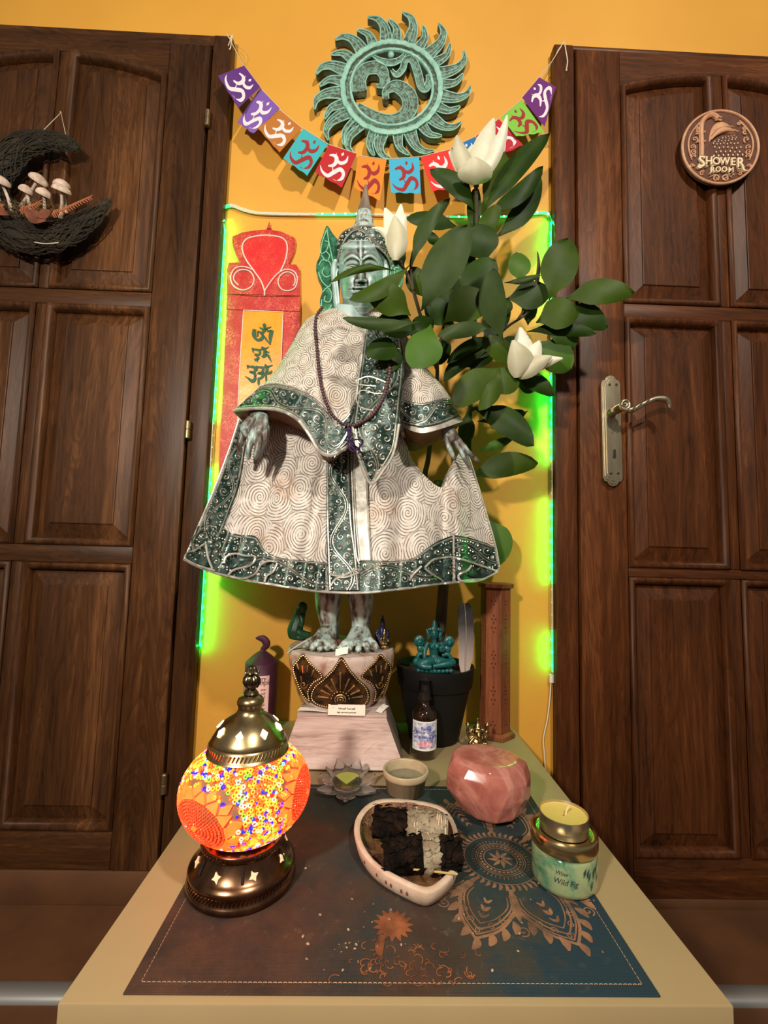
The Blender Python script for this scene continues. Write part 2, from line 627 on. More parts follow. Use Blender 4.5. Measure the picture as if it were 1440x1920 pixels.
for i, (tx, ty) in enumerate(tips):
    a = math.degrees(atan2((tx - cx0) / RX, -(ty - cy0) / RY)); rt = hypot((tx - cx0) / RX, (ty - cy0) / RY)
    lg = i % 2 == 0
    if i in (12,): lg = True
    b = a + (11 if lg else 7)
    pts = [pol(b, .95), pol(b + .6, 1 + (rt - 1) * .3), pol(b - .5, 1 + (rt - 1) * .6), pol(b - 4.5, 1 + (rt - 1) * .87), (tx, ty)]
    w = [112, 92, 68, 44, 10] if lg else [86, 70, 50, 32, 9]
    mb = MB()
    Lf, Rt = ribbon(mb, pts, w, wf, .001, .016, 1, 5)
    n4 = len(mb.f)
    mb.m = [1 if j % 4 == 0 else 2 for j in range(n4)]
    for side in (Lf, Rt):
        mb.tube([wf(x, y, 0.0) for x, y in side], .0015, 5, 0)
    for f in ((.45, -.1) if lg else (.1,)):
        mb.tube([wf(l[0] * (1 + f) / 2 + r[0] * (1 - f) / 2, l[1] * (1 + f) / 2 + r[1] * (1 - f) / 2, .0005) for l, r in zip(Lf, Rt)][:-5], .0009, 5, 0)
    mb.build('ray', [MTEAL, MTEALD, MTEALS], wheel, ang=50)
mb = MB()


def omstroke(pts, w, extra=()):
    Lf, Rt = ribbon(mb, pts, w, wf, .001, .017, 1, 7)
    n = 4 * (len(Lf) - 1) + 2
    for j in range(len(mb.m) - n, len(mb.m)): mb.m[j] = 1 if (j - (len(mb.m) - n)) % 4 == 0 else 2
    for side in (Lf, Rt): mb.tube([wf(x, y, 0.0) for x, y in side], .0013, 5, 0)
    for f in (.62, .35, .02):
        mb.tube([wf(l[0] * (1 + f) / 2 + r[0] * (1 - f) / 2, l[1] * (1 + f) / 2 + r[1] * (1 - f) / 2, .0007) for l, r in zip(Lf, Rt)][3:-6], .0006, 4, 0)
    for k in range(5, len(Lf) - 8, 6):
        l, r = Lf[k], Rt[min(k + 3, len(Rt) - 1)]
        mb.tube([wf(lerp(l[0], r[0], t), lerp(l[1], r[1], t), .0006) for t in (0, .3, .6, 1)], .0005, 4, 0)


omstroke([(440, 745), (435, 650), (490, 560), (600, 545), (650, 610), (640, 690), (585, 705)], [120, 112, 105, 110, 85, 55, 18])
omstroke([(668, 815), (670, 745), (755, 705), (850, 765), (880, 870), (825, 965), (705, 1000), (560, 960), (420, 870)], [50, 62, 105, 130, 132, 120, 92, 84, 50])
omstroke([(715, 560), (760, 605), (812, 555), (838, 480), (900, 478), (945, 590), (975, 705), (1015, 725), (1042, 660), (1022, 605)], [20, 46, 50, 52, 62, 66, 64, 60, 48, 10])
omstroke([(545, 430), (620, 480), (705, 500), (785, 475), (850, 400)], [12, 42, 56, 44, 10])
mb.ell(wf(712, 418, .004), (.008, .006, .008), None, 10, 0)
ribbon(mb, [(660, 500), (650, 560), (680, 640), (660, 720)], [40, 50, 50, 40], wf, .003, .017, 0)
mb.build('om_sign', [MTEAL, MTEALD, MTEALS], wheel, ang=50)

# ------------------------------------------------------------ garland of flags
MSTRING = mat('cotton_string', (.62, .52, .38), .9)
fcol = {'purple': srgb(84, 28, 120), 'violet': srgb(118, 78, 168), 'brown': srgb(176, 106, 30), 'cyan': srgb(52, 170, 180), 'red': srgb(178, 14, 26), 'orange': srgb(226, 132, 30), 'blue': srgb(58, 168, 205), 'bright red': srgb(222, 40, 34), 'deep blue': srgb(20, 104, 172), 'crimson': srgb(176, 14, 44), 'green': srgb(120, 186, 60), 'plum': srgb(98, 26, 110)}
MPALE = mat('pale_print', (.74, .68, .72), .8)
MDRED = mat('dark_red_print', (.30, .018, .02), .8)
flags = [('purple', 0, (458, 123), (488, 163), (447, 203), (409, 142)), ('violet', 0, (488, 165), (525, 203), (475, 251), (445, 229)), ('brown', 0, (526, 207), (566, 240), (524, 286), (483, 240)), ('cyan', 1, (569, 241), (615, 270), (576, 329), (531, 297)), ('red', 0, (617, 271), (669, 288), (641, 351), (590, 323)), ('orange', 1, (671, 292), (725, 299), (712, 376), (664, 352)), ('blue', 1, (729, 298), (786, 294), (789, 363), (733, 361)), ('bright red', 0, (788, 294), (843, 280), (863, 352), (810, 358)), ('deep blue', 0, (846, 277), (891, 256), (910, 308), (865, 324)), ('crimson', 0, (892, 255), (935, 223), (981, 272), (920, 299)), ('green', 1, (939, 220), (978, 187), (1021, 248), (968, 256)), ('plum', 0, (979, 183), (1011, 145), (1042, 163), (1021, 238))]
OM = [([(.18, .31), (.35, .27), (.47, .37), (.45, .54), (.30, .63)], [.05, .1, .13, .11, .05]), ([(.42, .55), (.47, .64), (.53, .74)], [.05, .025, .05]), ([(.06, .72), (.2, .86), (.42, .90), (.56, .73), (.70, .58), (.86, .64), (.88, .79), (.77, .9)], [.01, .07, .11, .13, .12, .10, .10, .015]), ([(.36, .17), (.44, .33), (.62, .41), (.77, .31), (.76, .14)], [.01, .05, .10, .10, .015])]
gl = thing('flag_garland', 'string of twelve small coloured Om flags tied between the two door frames', 'bunting', tuple(P(729, 298, -.012)))
for i, (cn, dark, tl, tr, br, bl) in enumerate(flags):
    yb = -.036 if i == 0 else (-.028 if i < 11 else -.030)
    random.seed(i * 5 + 2); a1, a2, a3 = random.uniform(.006, .016), random.uniform(-.006, .006), random.uniform(.3, 1.)

    def ff(u, v, d=0, tl=tl, tr=tr, br=br, bl=bl, yb=yb, a1=a1, a2=a2, a3=a3):
        x = (1 - u) * ((1 - v) * tl[0] + v * bl[0]) + u * ((1 - v) * tr[0] + v * br[0])
        y = (1 - u) * ((1 - v) * tl[1] + v * bl[1]) + u * ((1 - v) * tr[1] + v * br[1])
        yy = yb - a1 * v * v * 1.2 - a2 * v * sin(2 * pi * u * a3) - .004 * v * cos(pi * (u - .5) * 2 * a3) + d
        return P(x, y + (.9 * sin(u * 17 + i) * (v > .98)), yy)
    mb = MB(); mb.grid(lambda u, v: ff(u, v), 14, 16)
    mf = mat('flag_cloth_' + cn.replace(' ', '_'), fcol[cn], .85, bump=.3, bs=700, sheen=.2)
    fo = mb.build('flag', mf, gl, thick=.0004, label='%s flag printed with %s Om sign' % (cn, 'a dark red' if dark else 'a pale'))
    mb = MB()
    for pts, w in OM:
        ribbon(mb, pts, w, lambda u, v, d: ff(u, v, d), -.0007, -.0003, 0, 6)
    mb.add([ff(.57, .08, -.0007), ff(.62, .15, -.0007), ff(.57, .21, -.0007), ff(.52, .15, -.0007)], [(0, 1, 2, 3)])
    for k in range(4):
        ribbon(mb, [(.64 + .03 * k, .935), (.655 + .03 * k, .905)], [.008, .008], lambda u, v, d: ff(u, v, d), -.0007, -.0003, 0, 2)
    mb.build('om_print', MDRED if dark else MPALE, fo, smooth=False)
line = [(430, 72), (440, 92), (456, 121)] + [q for f in flags for q in (f[2], f[3])] + [(1035, 115), (1053, 86)]
mb = MB()
mb.tube([P(x, y, -.034 if x < 488 or x > 1030 else -.0285) for x, y in line], .0009, 6)
mb.tube([P(x, y, -.0285) for x, y in cr([(425, 63), (430, 72), (436, 66), (431, 78), (428, 86)], 5)], .0013, 6)
mb.tube([P(x, y, -.029) for x, y in cr([(436, 66), (434, 78), (432, 90), (430, 93)], 4)], .0015, 6)
mb.tube([P(x, y, -.010) for x, y in cr([(434, 82), (448, 85), (460, 97), (461, 110), (455, 120)], 5)], .0004, 5)
mb.tube([P(x, y, -.029) for x, y in cr([(1053, 84), (1058, 80), (1061, 96), (1064, 115), (1062, 130)], 5)], .0015, 6)
mb.tube([P(x, y, -.029) for x, y in cr([(1040, 108), (1048, 92), (1058, 79)], 5)], .0011, 6)
mb.ell(P(1062, 132, -.029), .0024)
mb.tube([P(x, y, -.01) for x, y in cr([(1012, 148), (1025, 132), (1040, 108)], 5)], .0005, 5)
mb.build('string', MSTRING, gl)

# ------------------------------------------------------------ red wall hanging
def silk(name, base, hi, ns=70):
    t = NT(name); co = t.coord((1, .2, 1))
    v = t.noise(co, ns, 3, .6, 2.5)
    e = t.math('ABSOLUTE', t.math('SUBTRACT', v, .5))
    e2 = t.math('ABSOLUTE', t.math('SUBTRACT', t.math('FRACT', t.math('MULTIPLY', v, 6)), .5))
    line = t.ramp(e2, [(.0, 1), (.10, .8), (.2, 0)])
    m = t.math('MULTIPLY', line, t.ramp(t.noise(co, 26, 2), [(.42, .12), (.6, 1)]))
    t.bump(t.noise(co, 18, 3), .4, .003)
    return t.P(col=t.mix(m, base, hi), rough=.5)


MRSILK = silk('red_brocade', srgb(182, 20, 20), srgb(226, 128, 92), 60)
MRSILK2 = silk('bright_red_brocade', srgb(206, 18, 22), srgb(222, 86, 60), 60)
MYSILK = mat('saffron_satin', srgb(222, 142, 14), .35, col2=srgb(236, 160, 26), ns=18, bump=.35, bs=30, bd=.003)
MCORD = mat('pale_pink_cord', srgb(238, 205, 200), .7)
MGEMB = mat('green_embroidery', srgb(6, 78, 40), .5, bump=.4, bs=900)
MOEDGE = mat('orange_edging', srgb(214, 110, 40), .7)


def bf(x, y, d=0): return P(400 + x / 3.84, 380 + y / 3.84, -.0075) + V((0, d, 0))


bc = bf(365, 800)
ban = thing('wall_hanging', 'long red brocade wall hanging with scrolled top and saffron panel, left of the statue', 'wall hanging', (bc.x, 0, bc.z))
head = [(135, 240), (210, 212), (300, 198), (390, 190), (490, 206), (585, 248), (594, 290), (585, 350), (562, 405), (545, 442), (600, 444), (624, 480)]
headl = [(92, 478), (108, 430), (190, 428), (160, 370), (138, 310), (133, 262)]
lowr = [(628, 780), (622, 1000), (606, 1500), (590, 1990)]
lowl = [(36, 1990), (52, 1600), (72, 1200), (84, 950), (97, 780)]
out = head + lowr + lowl + headl
mb = MB(); mb.prism([bf(x, y, .001) for x, y in out], [bf(x, y, .005) for x, y in out]); mb.build('backing', MOEDGE, ban, smooth=False)
ins = lambda p: (p[0] + (365 - p[0]) * .022, p[1] + (5 if p[1] < 500 else 0))
mb = MB(); o2 = [ins(p) for p in head + [(626, 672)] + [(95, 658)] + headl]; mb.prism([bf(x, y, -.0015) for x, y in o2], [bf(x, y, .001) for x, y in o2]); mb.build('scrolled_top', MRSILK, ban, smooth=False)
mb = MB()
mb.grid(lambda u, v: bf(lerp(lerp(98, 38, max(0, v) ** 1.2), lerp(626, 590, v), u), lerp(662 + 14 * u, 1990, v), -.0008 + .0006 * sin(14 * v + 2 * u) * sin(9 * u + 5 * v)), 20, 60)
mb.build('brocade_field', MRSILK, ban)
mb = MB(); inner = cr([(425, 620), (330, 510), (262, 440), (222, 370), (212, 305), (255, 262), (330, 245), (410, 242), (500, 262), (534, 320), (520, 410), (492, 495), (430, 600)], 4)[:-3]
pin = [(372, 640), (290, 500), (225, 400), (213, 320), (250, 265), (330, 245), (420, 243), (500, 265), (533, 320), (520, 410), (490, 500), (430, 570)]
mb.prism([bf(x, y, -.0025) for x, y in pin], [bf(x, y, -.001) for x, y in pin]); mb.build('lotus_patch', MRSILK2, ban, smooth=False)
mb = MB()
mb.tube([bf(x, y, -.003) for x, y in cr([(370, 675), (370, 640), (345, 570), (290, 490), (235, 410), (210, 330), (240, 270), (320, 246), (410, 243), (500, 262), (534, 320), (520, 420), (485, 500)], 6)], .0017, 6)
mb.tube([bf(x, y, -.003) for x, y in cr([(300, 495), (230, 468), (160, 478), (128, 540), (150, 605), (215, 634), (275, 610), (295, 555), (265, 500), (205, 490), (160, 515), (150, 560), (185, 600)], 6)], .0015, 6)
mb.tube([bf(x, y, -.003) for x, y in cr([(372, 640), (410, 580), (460, 520), (520, 488), (580, 500), (606, 550), (590, 615), (540, 640), (490, 625), (468, 575), (490, 525), (540, 505), (583, 530), (590, 580), (575, 605)], 6)], .0015, 6)
mb.build('cord', MCORD, ban)
mb = MB()
pan = lambda u, v: bf(lerp(lerp(222, 178, min(1, v * 1.15) ** .8), lerp(505, 470, v), u), lerp(780 + 12 * u, 1640, v), -.0032 + .0005 * sin(9 * v + 3 * u))
mb.grid(pan, 12, 40); mb.build('saffron_panel', MYSILK, ban)
mb = MB(); mb.tube([pan(0, v / 20) + V((0, -.0006, 0)) for v in range(20, -1, -1)] + [pan(u / 6, 0) + V((0, -.0006, 0)) for u in range(1, 7)] + [pan(1, v / 20) + V((0, -.0006, 0)) for v in range(1, 21)], .0011, 6); mb.build('panel_piping', MCORD, ban)
mb = MB()
fnb = lambda x, y, d: bf(x, y, d)
GL = [([(365, 878), (372, 892), (366, 905)], [14, 22, 10]), ([(335, 905), (370, 918), (420, 900)], [4, 14, 4]), ([(345, 955), (375, 925), (395, 905)], [18, 16, 8]), ([(300, 918), (296, 960), (320, 995), (352, 985), (360, 960)], [22, 24, 14, 22, 8]), ([(360, 950), (325, 935), (322, 970)], [6, 12, 10]), ([(345, 940), (380, 985), (415, 1030)], [10, 12, 4]), ([(425, 925), (415, 970), (413, 1030)], [22, 24, 3]), ([(390, 930), (425, 932)], [12, 12]),
      ([(285, 1052), (292, 1085)], [12, 8]), ([(290, 1062), (335, 1070), (335, 1100), (300, 1095)], [10, 16, 14, 8]), ([(300, 1100), (330, 1125), (300, 1140)], [6, 14, 16]), ([(318, 1135), (322, 1155)], [14, 3]), ([(335, 1065), (370, 1060), (405, 1045)], [8, 12, 4]), ([(350, 1045), (375, 1070), (370, 1110), (350, 1112)], [12, 22, 22, 8]), ([(375, 1080), (405, 1085)], [10, 10]), ([(380, 1105), (400, 1110), (422, 1155)], [14, 16, 3]),
      ([(250, 1175), (252, 1200)], [12, 8]), ([(250, 1185), (300, 1192), (300, 1225), (265, 1220)], [10, 18, 16, 8]), ([(262, 1225), (305, 1240), (300, 1262)], [6, 16, 10]), ([(232, 1255), (255, 1270), (285, 1290), (305, 1270), (300, 1245)], [3, 12, 22, 18, 6]), ([(315, 1180), (318, 1215)], [12, 10]), ([(318, 1190), (360, 1195), (355, 1225), (325, 1230)], [10, 16, 16, 8]), ([(320, 1235), (360, 1240), (350, 1265), (322, 1270)], [8, 16, 16, 8]), ([(330, 1275), (330, 1310), (345, 1330)], [16, 12, 6]), ([(365, 1190), (400, 1185), (430, 1175)], [8, 12, 4]), ([(375, 1170), (390, 1200), (385, 1230)], [12, 20, 16]), ([(365, 1235), (410, 1230), (425, 1215)], [10, 16, 6]), ([(380, 1240), (385, 1290)], [14, 10])]
for pts, w in GL:
    if len(pts) == 2: pts = [pts[0], ((pts[0][0] + pts[1][0]) / 2, (pts[0][1] + pts[1][1]) / 2), pts[1]]; w = [w[0], (w[0] + w[1]) / 2, w[1]]
    ribbon(mb, [(x, y) for x, y in pts], [a * 1.15 for a in w], fnb, -.0050, -.0030, 0, 4)
mb.build('lettering', MGEMB, ban)
mb = MB(); mb.prism([bf(x, y, -.002) for x, y in [(385, 190), (402, 148), (416, 190)]], [bf(x, y, .002) for x, y in [(385, 190), (402, 148), (416, 190)]]); mb.tube([bf(403, 152, 0), bf(404, 140, -.001), bf(406, 150, 0)], .0008, 5)
mb.build('hanging_loop', MRSILK, ban)
mb = MB(); mb.tube([bf(97, 660, -.0018), bf(360, 680, -.0022), bf(627, 674, -.0018)], .0006, 5); mb.tube([bf(97, 770, -.0018), bf(360, 780, -.0022), bf(627, 784, -.0018)], .0006, 5)
mb.build('seam', mat('dark_red_thread', (.18, .01, .01), .8), ban)

# ------------------------------------------------------------ green light strip
MSTRIP = mat('clear_strip_casing', (.62, .60, .48), .35)
MLITS = NT('glowing_strip_casing').P(col=(.1, .5, .3), rough=.4, emit=(.02, 1.0, .22), es=1.3)
MLEDG = NT('glowing_green_diode').P(col=(.1, .5, .3), emit=(.0, 1.0, .10), es=330.)
MLEDF = NT('glowing_front_diode').P(col=(.1, .5, .3), emit=(.25, 1.0, .70), es=5.)
MLEDO = mat('dark_diode', (.75, .70, .45), .3)
PL = [(371, 1210), (374, 1120), (380, 1040), (388, 950), (393, 860), (399, 740), (407, 600), (412, 500), (415, 410), (420, 391), (435, 386), (455, 393), (480, 399), (520, 401), (600, 402), (690, 402), (760, 404), (860, 407), (960, 406), (1012, 399), (1030, 404), (1038, 425), (1037, 480), (1036, 540), (1040, 700), (1040, 850), (1042, 1000), (1041, 1150), (1040, 1200), (1036, 1262)]
sp = cr(PL, 12)
sc = P(725, 402, -.003)
strip = thing('light_strip', 'strip of green lights framing the yellow wall between the doors', 'light strip', (sc.x, 0, sc.z))


def lit(x, y):
    if x < 425 and y > 395: return y < 800 or 878 < y < 965 or 1060 < y < 1212
    if y < 412 and x > 415 and x < 1030: return x < 432 or 590 < x < 672 or x > 838
    return y < 575 or 690 < y < 858 or 935 < y < 1090 or 1178 < y < 1256


pts3 = []
for x, y in sp:
    vert = y > 425
    s = 1 if x < 700 else -1
    w = min(1, max(0, (y - 395) / 40))
    base = P(x, y, -.006 - .006 * w)
    if vert or y > 405 and (x < 430 or x > 1020): base.x = lerp(base.x, (casL + .0035) if s > 0 else (casR - .0035), w)
    dv = V((0, 0, 1)).lerp(V((0, 1, 0)), w) * .0042  # across the strip
    nrm = V((0, -1, 0)).lerp(V((s, 0, 0)), w)
    pts3.append((base, dv, nrm, lit(x, y), x, y))
runs = []
for a, b in zip(pts3, pts3[1:]):
    k = 1 if a[3] else 0
    if not runs or runs[-1][0] != k: runs.append((k, MB()))
    mbs = {k: runs[-1][1]}
    t = .0012
    vs = [a[0] + a[1], a[0] - a[1], b[0] - b[1], b[0] + b[1], a[0] + a[1] + a[2] * t, a[0] - a[1] + a[2] * t, b[0] - b[1] + b[2] * t, b[0] + b[1] + b[2] * t]
    mbs[k].add(vs, [(0, 1, 2, 3), (4, 7, 6, 5), (0, 4, 5, 1), (3, 2, 6, 7), (0, 3, 7, 4), (1, 5, 6, 2)])
for k, q in runs: q.build('glowing_length' if k else 'dark_length', MLITS if k else MSTRIP, strip, smooth=False)
acc = 0; step = .0268
dl = None; dg_ = None; do = None
for a, b in zip(pts3, pts3[1:]):
    seg = (b[0] - a[0]).length
    while acc < seg:
        t = acc / seg
        p = a[0].lerp(b[0], t); n = a[2].lerp(b[2], t).normalized(); tan = (b[0] - a[0]).normalized(); ac = n.cross(tan)
        rot = Matrix((tan, ac, n)).transposed()
        mb = MB(); mb.box(p + n * .0018, (.0040, .0040, .0014), rot)
        front = abs(n.y) > .8
        mb.build('diode', (MLEDF if front else MLEDG) if a[3] else MLEDO, strip, smooth=False)
        acc += step
    acc -= seg
MWHITE = mat('white_plastic', (.74, .70, .60), .4)
mb = MB(); mb.box(P(1034, 1272, -.006), (.009, .006, .018)); mb.tube([P(x, y, -.006) for x, y in cr([(1033, 1280), (1031, 1310), (1026, 1350), (1019, 1385), (1021, 1415), (1023, 1450), (1022, 1500)], 6)], .0013, 8); mb.build('power_cable', MWHITE, strip)

# ------------------------------------------------------------ shower sign
MSIGNL = mat('pale_carved_wood', srgb(205, 160, 122), .55, col2=srgb(186, 132, 100), ns=50)
MSIGND = mat('brown_carved_ground', srgb(84, 48, 34), .7, col2=srgb(100, 60, 44), ns=60)
MSIGNT = mat('cream_letters', srgb(236, 214, 176), .5)
sf = lambda x, y, d=0: P(1260 + x / 8, 190 + y / 8, -.050) + V((0, d, 0))
cs = sf(730, 690)
sign = thing('door_sign', 'round carved wooden shower room sign hanging on the right door', 'sign', (cs.x, -.04, cs.z))
mb = MB(); R0, R1 = 592, 562
cir = lambda r, d, n=64, fx=1.0: [sf(730 + r * cos(2 * pi * k / n) * fx, 684 + r * .957 * sin(2 * pi * k / n), d) for k in range(n)]
mb.prism(cir(575, .002), cir(575, .009)); mb.build('disc', MSIGND, sign, smooth=False)
mb = MB(); mb.tube(cir(570, .001), .0030, 8, closed=True); mb.build('rim', MSIGNL, sign)
mb = MB()
tb = lambda pts, r, k=5, d=-.001: mb.tube([sf(x, y, d) for x, y in cr(pts, k)], [q / 8 * .00115 for q in r] if isinstance(r, (list, tuple)) else r / 8 * .00115, 7)
tb([(435, 835), (437, 700), (432, 560), (430, 440), (445, 330), (500, 250), (590, 215), (650, 235), (680, 270)], 38)
tb([(375, 465), (430, 470), (490, 465)], 17); tb([(375, 607), (430, 612), (495, 605)], 17); tb([(625, 265), (680, 250), (735, 245)], 12); tb([(640, 290), (690, 280), (735, 290)], 14)
dome = [(570, 600), (575, 480), (620, 370), (690, 310), (780, 300), (860, 340), (910, 410), (985, 480), (900, 480), (800, 470), (690, 505), (620, 550)]
dm = cr(dome, 3, True)
cxd, cyd = 750, 430
vs = [sf(x, y, .002) for x, y in dm] + [sf(lerp(x, cxd, .3), lerp(y, cyd, .3), -.003) for x, y in dm] + [sf(lerp(x, cxd, .7), lerp(y, cyd, .7), -.0048) for x, y in dm] + [sf(cxd, cyd, -.0052)]
n = len(dm)
mb.add(vs, [(j * n + k, j * n + (k + 1) % n, (j + 1) * n + (k + 1) % n, (j + 1) * n + k) for j in range(2) for k in range(n)] + [(2 * n + k, 2 * n + (k + 1) % n, 3 * n) for k in range(n)])
tb([(575, 590), (640, 520), (740, 465), (860, 450), (985, 470)], [10, 22, 26, 22, 8], 5, -.003); tb([(580, 520), (660, 440), (760, 405), (905, 400)], [4, 9, 9, 4], 5, -.0045)
mb.build('shower_relief', MSIGNL, sign)
mb = MB(); random.seed(5)
for j, (yy, x0, x1, nn) in enumerate([(520, 760, 930, 5), (550, 700, 960, 6), (590, 640, 950, 7), (635, 620, 985, 8), (695, 640, 1030, 7), (755, 660, 1010, 6), (812, 625, 1055, 7)]):
    for k in range(nn):
        s_ = .5 + j * .09
        mb.ell(sf(lerp(x0, x1, k / (nn - 1)), yy + random.uniform(-8, 8) - 40 * (k / nn - .5) * (j < 3), -.0005), (.0016 * s_, .0014 * s_, .0028 * s_), None, 7)
mb.build('water_drops', MSIGNT, sign, kind='stuff')
mb = MB()
for s in (-1, 1):
    q = lambda x: 730 + s * (x - 730)
    for (pts, r) in [([(q(1010), 290), (q(1060), 340), (q(1130), 420), (q(1190), 520), (q(1215), 640), (q(1200), 760), (q(1160), 880)], [10, 14, 12, 12, 14, 14, 8])]:
        tb(pts, r, 4, 0)
    for cx_, cy_, rr, aa in [(1000, 330, 30, 0), (1090, 460, 36, 1), (1120, 575, 52, 2), (1150, 690, 45, 2.5), (1150, 760, 45, 2.5), (1150, 820, 42, 2.6), (1080, 400, 30, .5), (1165, 975, 38, 3), (1010, 1085, 42, 4), (800, 1160, 44, 5)]:
        c_ = spiral(q(cx_), cy_, rr, (aa if s > 0 else pi - aa), 1.0, s, 10)
        mb.tube([sf(x, y, 0) for x, y in c_], [.0019, .0016, .0013, .001], 6)
        mb.ell(sf(c_[-1][0], c_[-1][1], -.001), .0018, None, 8)
    tb([(q(560 + 0), 1140), (q(640), 1105), (q(700), 1130), (q(690), 1185)], [6, 13, 12, 8], 4, 0)
mb.build('scroll_relief', MSIGNL, sign)
mb = MB()
for ch, x, y, sz, bo in [('S', 432, 925, 225, .014), ('H', 540, 918, 150, .014), ('O', 652, 918, 150, .014), ('W', 778, 918, 140, .014), ('E', 900, 928, 155, .014), ('R', 1010, 945, 195, .014), ('R', 592, 1046, 112, .012), ('O', 678, 1040, 106, .012), ('O', 770, 1040, 106, .012), ('M', 868, 1050, 106, .012)]:
    text(mb, ch, lambda u, v, d, x=x, y=y, sz=sz: sf(x + u * sz, y - v * sz * 1.05, -.004 + d), 1.0, bo, 0, .004)
for pts in ([(1040, 1000), (1070, 1050), (1125, 1055)], [(370, 985), (395, 1010), (440, 1010)]):
    ribbon(mb, pts, [26, 20, 4], lambda x, y, d: sf(x, y, d), -.004, .001, 0, 5)
for x, y, w_ in [(500, 850, 40), (590, 850, 40), (505, 990, 36), (592, 985, 36), (725, 862, 34), (830, 862, 34), (985, 1032, 40), (560, 1095, 26), (845, 1108, 26), (905, 1112, 26)]:
    ribbon(mb, [(x - w_ / 2, y), (x, y + 1), (x + w_ / 2, y)], [9, 9, 9], lambda a, b, d: sf(a, b, d), -.004, 0, 0, 2)
mb.build('lettering', MSIGNT, sign, smooth=False)

# ------------------------------------------------------------ door handle
MHAND = mat('brushed_old_brass', (.36, .30, .20), .34, 1., col2=(.52, .46, .33), ns=40, st=(1, 1, .15))
hf = lambda x, y, d=0: P(1000 + x / 3, 660 + y / 3, -.036) + V((0, d, 0))


def plate(mb, cx, ct, cbm, hw, d0, d1, tip=26):
    o = []
    for (x, y) in [(-1, .07), (-.85, .035), (-.6, .03), (-.4, 0.0), (0, -.012), (.4, 0.0), (.6, .03), (.85, .035), (1, .07), (1, .93), (.85, .965), (.6, .97), (.4, 1.0), (0, 1.012), (-.4, 1.0), (-.6, .97), (-.85, .965), (-1, .93)]:
        o.append((cx + x * hw + 8 * (y - .5) * 2, ct + (cbm - ct) * y))
    mb.prism([hf(x, y, d1) for x, y in o], [hf(x, y, d0) for x, y in o])


mb = MB(); plate(mb, 437, 142, 750, 54, .003, -.004); plate(mb, 437, 150, 740, 46, .0, -.0055); plate(mb, 437, 165, 725, 36, .0, -.0068)
mb.build('handle_plate', MHAND, d2, smooth=False, bev=.0006)
mb = MB()
for x, y in ((420, 190), (458, 190), (428, 686), (468, 686)): mb.lathe([(0, 0), (.0026, 0), (.0026, .0008)], hf(x, y, -.0072), 12, rot=Matrix.Rotation(radians(90), 3, 'X'))
kh = [(447, 548), (455, 556), (454, 570), (457, 596), (447, 606), (438, 596), (441, 570), (439, 556)]
mb.prism([hf(x, y, -.0076) for x, y in kh], [hf(x, y, -.005) for x, y in kh])
mb.build('keyhole_and_screws', mat('black_hole', (.01, .008, .006), .6), d2, smooth=False)
a = P(1146, 778, -.042); b = P(1158, 762, -.072)
mb = MB(); dv = (P(1150, 775, -.036) - P(1150, 775, -.036))
p0 = P(1144, 776, -.038); p1 = p0 + V((.004, -.042, .003))
mb.tube([p0, p0.lerp(p1, .15), p0.lerp(p1, .2), p0.lerp(p1, .5), p0.lerp(p1, .55), p0.lerp(p1, .8), p1], [.011, .011, .0085, .0085, .0095, .009, .008], 14)
yl = p1.y - .001
lv = cr([(1165, 757), (1172, 768), (1186, 768), (1205, 758), (1228, 748), (1246, 748), (1254, 755), (1256, 766)], 6)
mb.tube([P(x, y, yl) for x, y in lv], [.004, .0055, .0065, .0052, .0058, .0075, .0065, .003], 12, flat=.75)
mb.tube([P(x, y, yl - .002) for x, y in spiral(1172, 758, 9.5, 1.2, 1.6, -1, 26)], [.0034, .003, .0024, .0015], 8)
for k in range(4):
    x, y = lv[8 + 4 * k][:2]
    mb.tube([P(x - 5, y + 5, yl - .005), P(x, y - 1, yl - .0075), P(x + 6, y - 6, yl - .005)], .0010, 5)
mb.build('handle', MHAND, d2, ang=50)

# ------------------------------------------------------------ crescent wreath with mushrooms
MTWIG = mat('dark_twigs', (.012, .010, .006), .9, col2=(.035, .024, .012), ns=40, bump=.6)
MMOSS = mat('dark_moss', (.012, .018, .006), .95, col2=(.03, .035, .012), ns=60, bump=.8)
MMUSH = mat('pale_felt_mushroom', srgb(214, 196, 180), .85, col2=srgb(176, 150, 132), ns=60)
MDRY = mat('dry_brown_leaf', srgb(122, 66, 40), .8, col2=srgb(84, 42, 24), ns=40)
MFERN = mat('orange_dry_fern', srgb(150, 86, 52), .8)
ww = lambda x, y, d=0: P(x, y, -.062) + V((0, d, 0))
wc = ww(95, 365)
wr = thing('crescent_wreath', 'dark twig crescent moon wreath holding white felt mushrooms on the left door', 'wreath', (wc.x, -.04, wc.z))
cl = [(147, 280, 6), (122, 269, 14), (85, 266, 18), (45, 276, 25), (12, 305, 30), (-15, 345, 34), (-12, 392, 38), (22, 424, 38), (68, 442, 33), (115, 440, 29), (155, 421, 22), (186, 396, 14), (205, 374, 6)]
cc = cr([(float(a), float(b), float(c)) for a, b, c in cl], 5)
mb = MB(); mb.tube([ww(x, y) for x, y, r in cc], [r * .00098 for x, y, r in cc], 12, flat=.62); mb.build('crescent_body', MTWIG, wr)
random.seed(11)
mb = MB()
